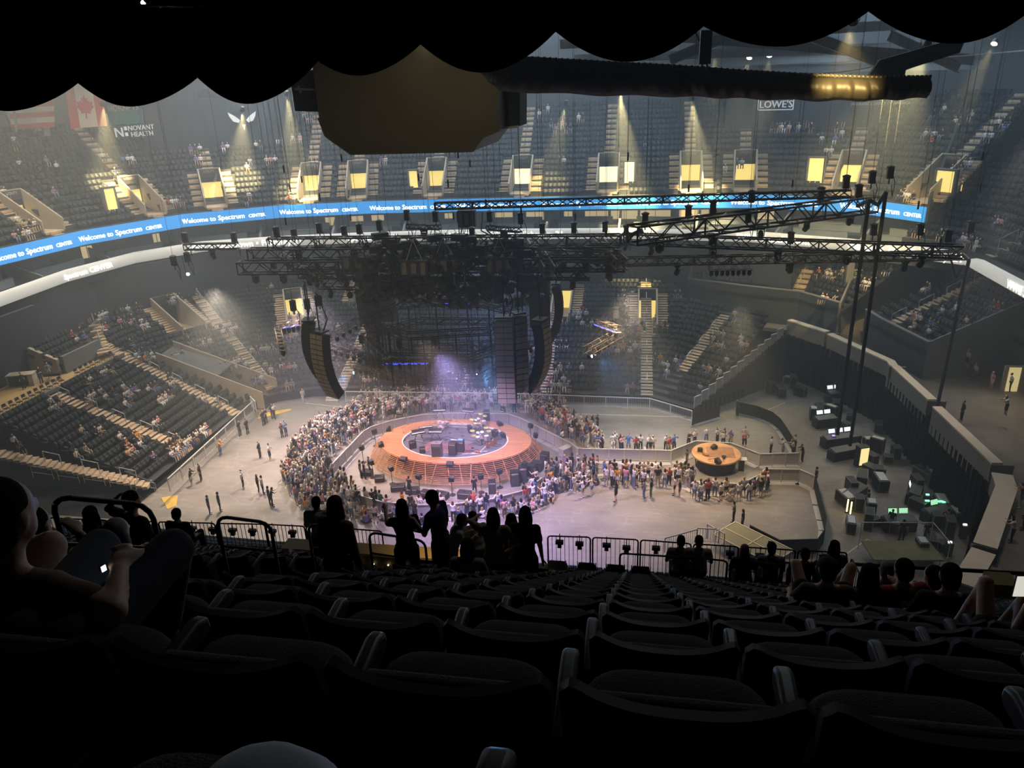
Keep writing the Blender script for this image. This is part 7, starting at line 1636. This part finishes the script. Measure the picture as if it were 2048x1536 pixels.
# people working there
for i, (x, y, lab) in enumerate(((1802, 1082, 'person in dark clothes by the desk with two large screens'), (1735, 1010, 'person sitting low among the desks, equipment area'), (1780, 1060, 'person in black leaning over the screen desk'), (1700, 880, 'person in black behind the three small screens'), (1890, 1060, 'person in black near the green lamps'), (1850, 1085, 'person in black beside the drape, equipment area'))):
    P = onz(x, y, 0); person('down' if i != 1 else 'chair', (P.x, P.y, 0), i*1.3, ('tee', 'black', 'pants', 'black', 'short', 'dark', 1), lab, 'crew in the equipment area')
# clear table with yellow mats near the lower right
P = onz(1800, 1122, 0); t = thing('glass_screened_platform', 'yellow green topped platform behind clear panels at the lower right', 'platform', (P.x, P.y, 0), .1)
MB().box((0, 0, .8), (4.4, 2.2, .1)).build('top', mat('olive_top', (.22, .20, .07), .6, noise=.3, nscale=1.5), t); MB().path([(-2.3, 1.2, .1), (-2.3, 1.2, 2.2), (2.3, 1.2, 2.2), (2.3, 1.2, .1)], .03, 4).path([(2.3, 1.2, 2.2), (2.3, -1.2, 2.2), (2.3, -1.2, .1)], .03, 4).build('frame', M_METAL, t)
for x in (-2, 2): MB().tube((x, -1, 0), (x, -1, .8), .04, 5).build('leg', M_METAL, t)
# ================================================================ left walkway: folding chairs and a kiosk
fc2 = folding_chair('folding_chair', 'x', 'folding chairs on the left walkway', mat('chair_frame_grey', (.10, .10, .10), .4, metal=.4), mat('chair_pad_dark', (.035, .035, .035), .5)); snapshot(fc2)
i = 0
for k in range(30):
    y = 44.5+k*.72
    if 56.9 < y < 58.6 or y > 64.5: continue
    loc = (-53.0, y, 6.0); lab = 'dark folding chair on the left walkway, %s from the near end' % ORD[i]
    if i == 0: fc2.location = loc; fc2.rotation_euler = (0, 0, -math.pi/2); fc2['label'] = lab
    else: dup(fc2, loc, -math.pi/2, lab)
    i += 1
wl = struct('wall_walkway_front', MB().span((-52.35, 44, 5.6), (-52.2, 65, 6.35)), M_WALLG)
P = onz(45, 760, 6.5); t = thing('kiosk', 'white topped kiosk with a black front panel in the left corridor', 'kiosk', (P.x, P.y, 6.0), .35); MB().box((0, 0, .55), (2.2, 1.0, 1.1)).build('body', mat('kiosk_white', (.62, .55, .5), .6), t); MB().box((-.15, -.52, .6), (1.7, .04, .95)).build('front_panel', M_BLKM, t); MB().box((0, 0, 1.13), (2.3, 1.1, .06)).build('top', mat('kiosk_top', (.7, .6, .45), .5), t)
P = onz(106, 750, 6.5); t = thing('folding_table', 'small table with a dark cloth beside the folding chairs', 'table', (P.x, P.y, 6.0), .35); MB().box((0, 0, .72), (1.5, .6, .04)).build('top', M_BLKM, t); MB().box((0, -.3, .6), (1.5, .02, .25)).build('cloth', M_BLKM, t)
for x in (-.65, .65): MB().tube((x, 0, 0), (x, 0, .7), .02, 5).build('leg', M_METAL, t)
# ================================================================ people on the near deck (dark, close to the camera)
NEARM = {}
def near_person(px, d, kind, arms, rot, look, label, over=None, fem=False, lean=0.1, vox=.016, hands=True, group='people on the near deck', hz=0, sc=1.0):
    vox = max(vox, .022 if d > 9 else .018 if d > 6 else vox); top, tc, bot, bc, hair, hc, sk = look; J = pose(kind, arms, lean, fem); P = atd(px[0], px[1], d); R = rz(math.radians(rot))
    for k_ in J: J[k_] = J[k_]*sc
    O = np.array(P)-R @ (J['hd'])
    if over:
        for k_, (x, y, dd) in over.items(): J[k_] = R.T @ (np.array(atd(x, y, dd))-O)
    t = thing('person', label, 'person', tuple(O), math.radians(rot), group)
    def put(mb, nm, m, v=vox):
        me = remesh(mb, v, nm, m); o = bpy.data.objects.new(nm, me); COL.objects.link(o); o.parent = t; return o
    put(body_mb(J, fem, True), 'body', SKINS[sk]); put(top_mb(J, fem, 1.9 if top == 'long' else .6), 'shirt', M_CLO[tc], vox*1.2)
    put(pants_mb(J, 1.9 if bot == 'pants' else .65), 'trousers' if bot == 'pants' else 'shorts', M_CLO[bc], vox*1.2)
    h = hair_mb(J, 1.2 if hair == 'long' else 0); put(h, 'hair', HAI[hc])
    for s in 'LR': put(shoe_mb(J, s), 'shoe', M_CLO['grey'], .016)
    if hair == 'cap': c = MB().ball(J['hd']+V3(0, -.01, .05), (.093, .108, .085), 12, 8).box(J['hd']+V3(0, .13, .04), (.13, .10, .015)); put(c, 'cap', M_CLO['black'])
    return t
M_CLO['darkdenim'] = mat('cloth_darkdenim', (.035, .042, .06), .9)
L0 = ('tee', 'brown', 'pants', 'darkdenim', 'short', 'dark', 0)
near_person((8, 1028), 2.75, 'kneesup', 'knee', -8, L0, 'man in a dark brown shirt, knees drawn up in jeans, at the left edge', over={'knL': (200, 1098, 3.05), 'knR': (345, 1100, 2.75), 'anL': (270, 1230, 3.3), 'anR': (330, 1260, 3.1), 'toL': (280, 1260, 3.4), 'toR': (345, 1290, 3.25), 'elR': (228, 1222, 2.45), 'wrR': (238, 1140, 2.6), 'hipR': (150, 1300, 2.5), 'hipL': (60, 1290, 2.6)}, lean=.15)
near_person((-190, 1060), 2.8, 'kneesup', 'lap', -5, ('tee', 'black', 'shorts', 'black', 'short', 'dark', 0), 'person mostly outside the left edge, two bare knees showing', over={'knL': (40, 1092, 3.2), 'knR': (100, 1092, 3.15), 'anL': (60, 1180, 3.4), 'anR': (120, 1185, 3.4), 'toL': (60, 1200, 3.5), 'toR': (125, 1205, 3.5)})
near_person((70, 1050), 5.2, 'chair', ('lap', 'neck'), 0, ('tee', 'black', 'pants', 'black', 'short', 'dark', 1), 'dark-haired person with a hand to the head, behind the bare knees')
near_person((183, 1028), 10.8, 'stand', 'lap', 5, ('long', 'black', 'pants', 'black', 'long', 'dark', 1), 'hooded dark figure seen through the thick handrail', fem=True)
near_person((265, 1000), 9.4, 'stand', ('neck', 'hip'), -20, ('tee', 'black', 'pants', 'black', 'short', 'dark', 1), 'standing dark figure with an elbow out, top right of the thick handrail')
near_person((236, 1062), 6.9, 'stand', 'phone', -10, ('long', 'grey', 'pants', 'black', 'long', 'grey', 0), 'grey-blond haired person in a light top behind the thick handrail', fem=True, lean=.3)
near_person((354, 1027), 15.6, 'chair', 'lap', 0, ('tee', 'black', 'pants', 'black', 'short', 'dark', 1), 'dark silhouette seated at the front railing between the first two handrails')
near_person((633, 1004), 14.2, 'stand', 'phone', 10, ('long', 'white', 'pants', 'black', 'short', 'dark', 1), 'person in a jacket with a pale back, left of the long-haired woman')
near_person((672, 1010), 8.6, 'stand', 'down', -15, ('long', 'brown', 'pants', 'brown', 'long', 'brown', 0), 'woman with very long brown hair standing in the aisle', fem=True, lean=.1)
near_person((803, 1012), 11.2, 'stand', ('point', 'lap'), 25, ('tee', 'black', 'pants', 'navy', 'long', 'brown', 0), 'woman in black resting her hands on the lowest aisle handrail', fem=True, lean=.08, sc=1.0)
near_person((862, 995), 10.8, 'stand', ('phone', 'down'), 75, ('tee', 'navy', 'pants', 'black', 'short', 'dark', 1), 'heavy man in profile facing left in the standing group', over=None)
near_person((926, 1040), 13.0, 'stand', 'phone', -70, ('tee', 'cream', 'pants', 'khaki', 'short', 'brown', 0), 'brown-haired child in a cream shirt, left of the bending pair', lean=.35, sc=.86)
near_person((945, 1034), 13.4, 'stand', 'phone', 30, ('tee', 'cream', 'pants', 'khaki', 'short', 'brown', 0), 'brown-haired child in a cream shirt, right of the bending pair', lean=.35, sc=.86)
near_person((986, 1030), 10.6, 'stand', ('neck', 'hip'), 10, ('tee', 'khaki', 'pants', 'khaki', 'long', 'dark', 0), 'woman in a pale dress with her left elbow raised', fem=True, over={'elL': (940, 1043, 10.6)})
near_person((1022, 1040), 11.6, 'stand', 'lap', 20, ('tee', 'brown', 'pants', 'brown', 'long', 'brown', 0), 'brown-haired woman partly hidden behind the two standing right', fem=True, sc=.97)
near_person((1051, 1027), 10.6, 'stand', 'down', -5, ('tee', 'black', 'pants', 'black', 'long', 'dark', 1), 'rightmost standing woman with long black hair', fem=True, sc=.97)
near_person((935, 1092), 9.6, 'chair', 'lap', 0, ('tee', 'grey', 'pants', 'black', 'long', 'dark', 0), 'long-haired person in a light top seated in front of the standing group', fem=True)
for i, (x, y, d, tc, hr, hc, lab) in enumerate(((1362, 1081, 15.2, 'khaki', 'short', 'dark', 'bare-shouldered person seated at the railing, left of two friends'), (1398, 1081, 15.2, 'cream', 'short', 'brown', 'person in a pale cap seated at the railing, right of two friends'), (1489, 1099, 15.0, 'navy', 'long', 'pinkh', 'person with pink hair seated at the railing'), (1543, 1096, 15.2, 'grey', 'cap', 'dark', 'person in a dark cap seated right of the pink-haired one'), (1610, 1107, 14.8, 'black', 'short', 'dark', 'person bent low over a phone at the railing'), (1669, 1092, 14.2, 'brown', 'long', 'dark', 'tall seated person with long dark hair at the railing end'))):
    if 'pinkh' not in HAI: HAI['pinkh'] = mat('hair_pink', (.35, .05, .16), .6)
    near_person((x, y), d, 'chair', 'lap', 0, ('tee', tc, 'pants', 'black', 'long' if hr == 'long' else hr, hc, 0), lab, fem=hr == 'long', vox=.017)
near_person((1655, 1138), 8.0, 'kneesup', 'knee', 0, ('tee', 'brown', 'shorts', 'black', 'cap', 'dark', 0), 'broad man with bare arms and knees spread, left of the seated group', over={'knL': (1592, 1128, 8.5), 'knR': (1702, 1135, 8.5)})
near_person((1738, 1148), 8.2, 'chair', 'lap', 0, ('tee', 'brown', 'pants', 'black', 'long', 'dark', 0), 'dark-haired person between the broad man and the one in red', fem=True)
near_person((1774, 1138), 10.2, 'chair', 'phone', -10, ('tee', 'black', 'pants', 'black', 'short', 'grey', 0), 'grey-haired person just behind the head of the one in red')
near_person((1806, 1138), 8.3, 'chair', 'phone', 15, ('tee', 'red', 'pants', 'black', 'short', 'dark', 0), 'person in a dull red shirt in the right seated group')
near_person((1866, 1152), 8.6, 'chair', 'phone', 20, ('tee', 'black', 'pants', 'black', 'short', 'dark', 0), 'small dark-haired person looking left in the right seated group', sc=.9)
near_person((1899, 1150), 7.6, 'chair', 'lap', 0, ('long', 'black', 'pants', 'black', 'short', 'dark', 1), 'man with thick dark hair in black, right seated group')
near_person((2020, 1250), 6.4, 'kneesup', 'knee', 5, ('long', 'grey', 'shorts', 'black', 'short', 'grey', 0), 'person in a grey top with one bare knee raised at the right edge', over={'knL': (1972, 1165, 6.9), 'knR': (2050, 1200, 6.8), 'hd': (2075, 1180, 6.3)})
def phone(px, d, rot, label, em=2.0, s=(.075, .15)):
    P = atd(px[0], px[1], d); t = thing('phone', label, 'phone', P, rot); MB().box((0, 0, 0), (s[0], .009, s[1])).build('case', M_BLK, t); MB().box((0, -.006, 0), (s[0]*.9, .003, s[1]*.92)).build('screen', mat('phone_screen_%.1f' % em, (.8, .8, .8), .3, emit=em, ecol=(1, .96, .85), noise=.6, nscale=60), t); return t
phone((205, 1136), 2.62, 1.25, 'small bright phone edge in the hand of the man at the left', 1.2, (.016, .02)); phone((2042, 1172), 6.1, .1, 'glowing phone screen held at the right edge of the view', .5, (.09, .17))
# knee of whoever sits lowest in view, close to the camera
P = atd(520, 1655, .72); J = pose('kneesup'); t = thing('person', 'knee in grey cloth rising at the bottom edge, close to the camera', 'person', P)
o = MB(); limb(o, V3(0, 0, -.02), V3(.02, .20, -.55), .075, .06, 12); limb(o, V3(0, 0, -.02), V3(-.05, -.42, -.35), .078, .09, 12)
oo = bpy.data.objects.new('trousers', remesh(o, .01, 'trousers', mat('cloth_knee', (.6, .62, .65), .95))); COL.objects.link(oo); oo.parent = t
t = thing('plastic_cup', 'small pale cup box on the deck ledge at the right edge', 'box', atd(2000, 1170, 8.2)); MB().box((0, 0, 0), (.22, .2, .14)).build('body', mat('tan_box', (.45, .33, .12), .7), t)
# ================================================================ haze in the hall, in front of the near deck
def haze():
    mb = MB().span((-83, 17.6, .05), (57, 112, 44))
    m = bpy.data.materials.new('haze'); m.use_nodes = True; nt = m.node_tree; nt.nodes.clear()
    out = nt.nodes.new('ShaderNodeOutputMaterial'); v = nt.nodes.new('ShaderNodeVolumeScatter')
    v.inputs['Color'].default_value = (.82, .92, 1, 1); v.inputs['Density'].default_value = HAZE; v.inputs['Anisotropy'].default_value = .2
    nt.links.new(v.outputs[0], out.inputs['Volume'])
    o = mb.build('haze', m); tag(o, 'thin stage haze filling the hall beyond the near deck', 'haze', kind='stuff')
HAZE = .0065
haze()
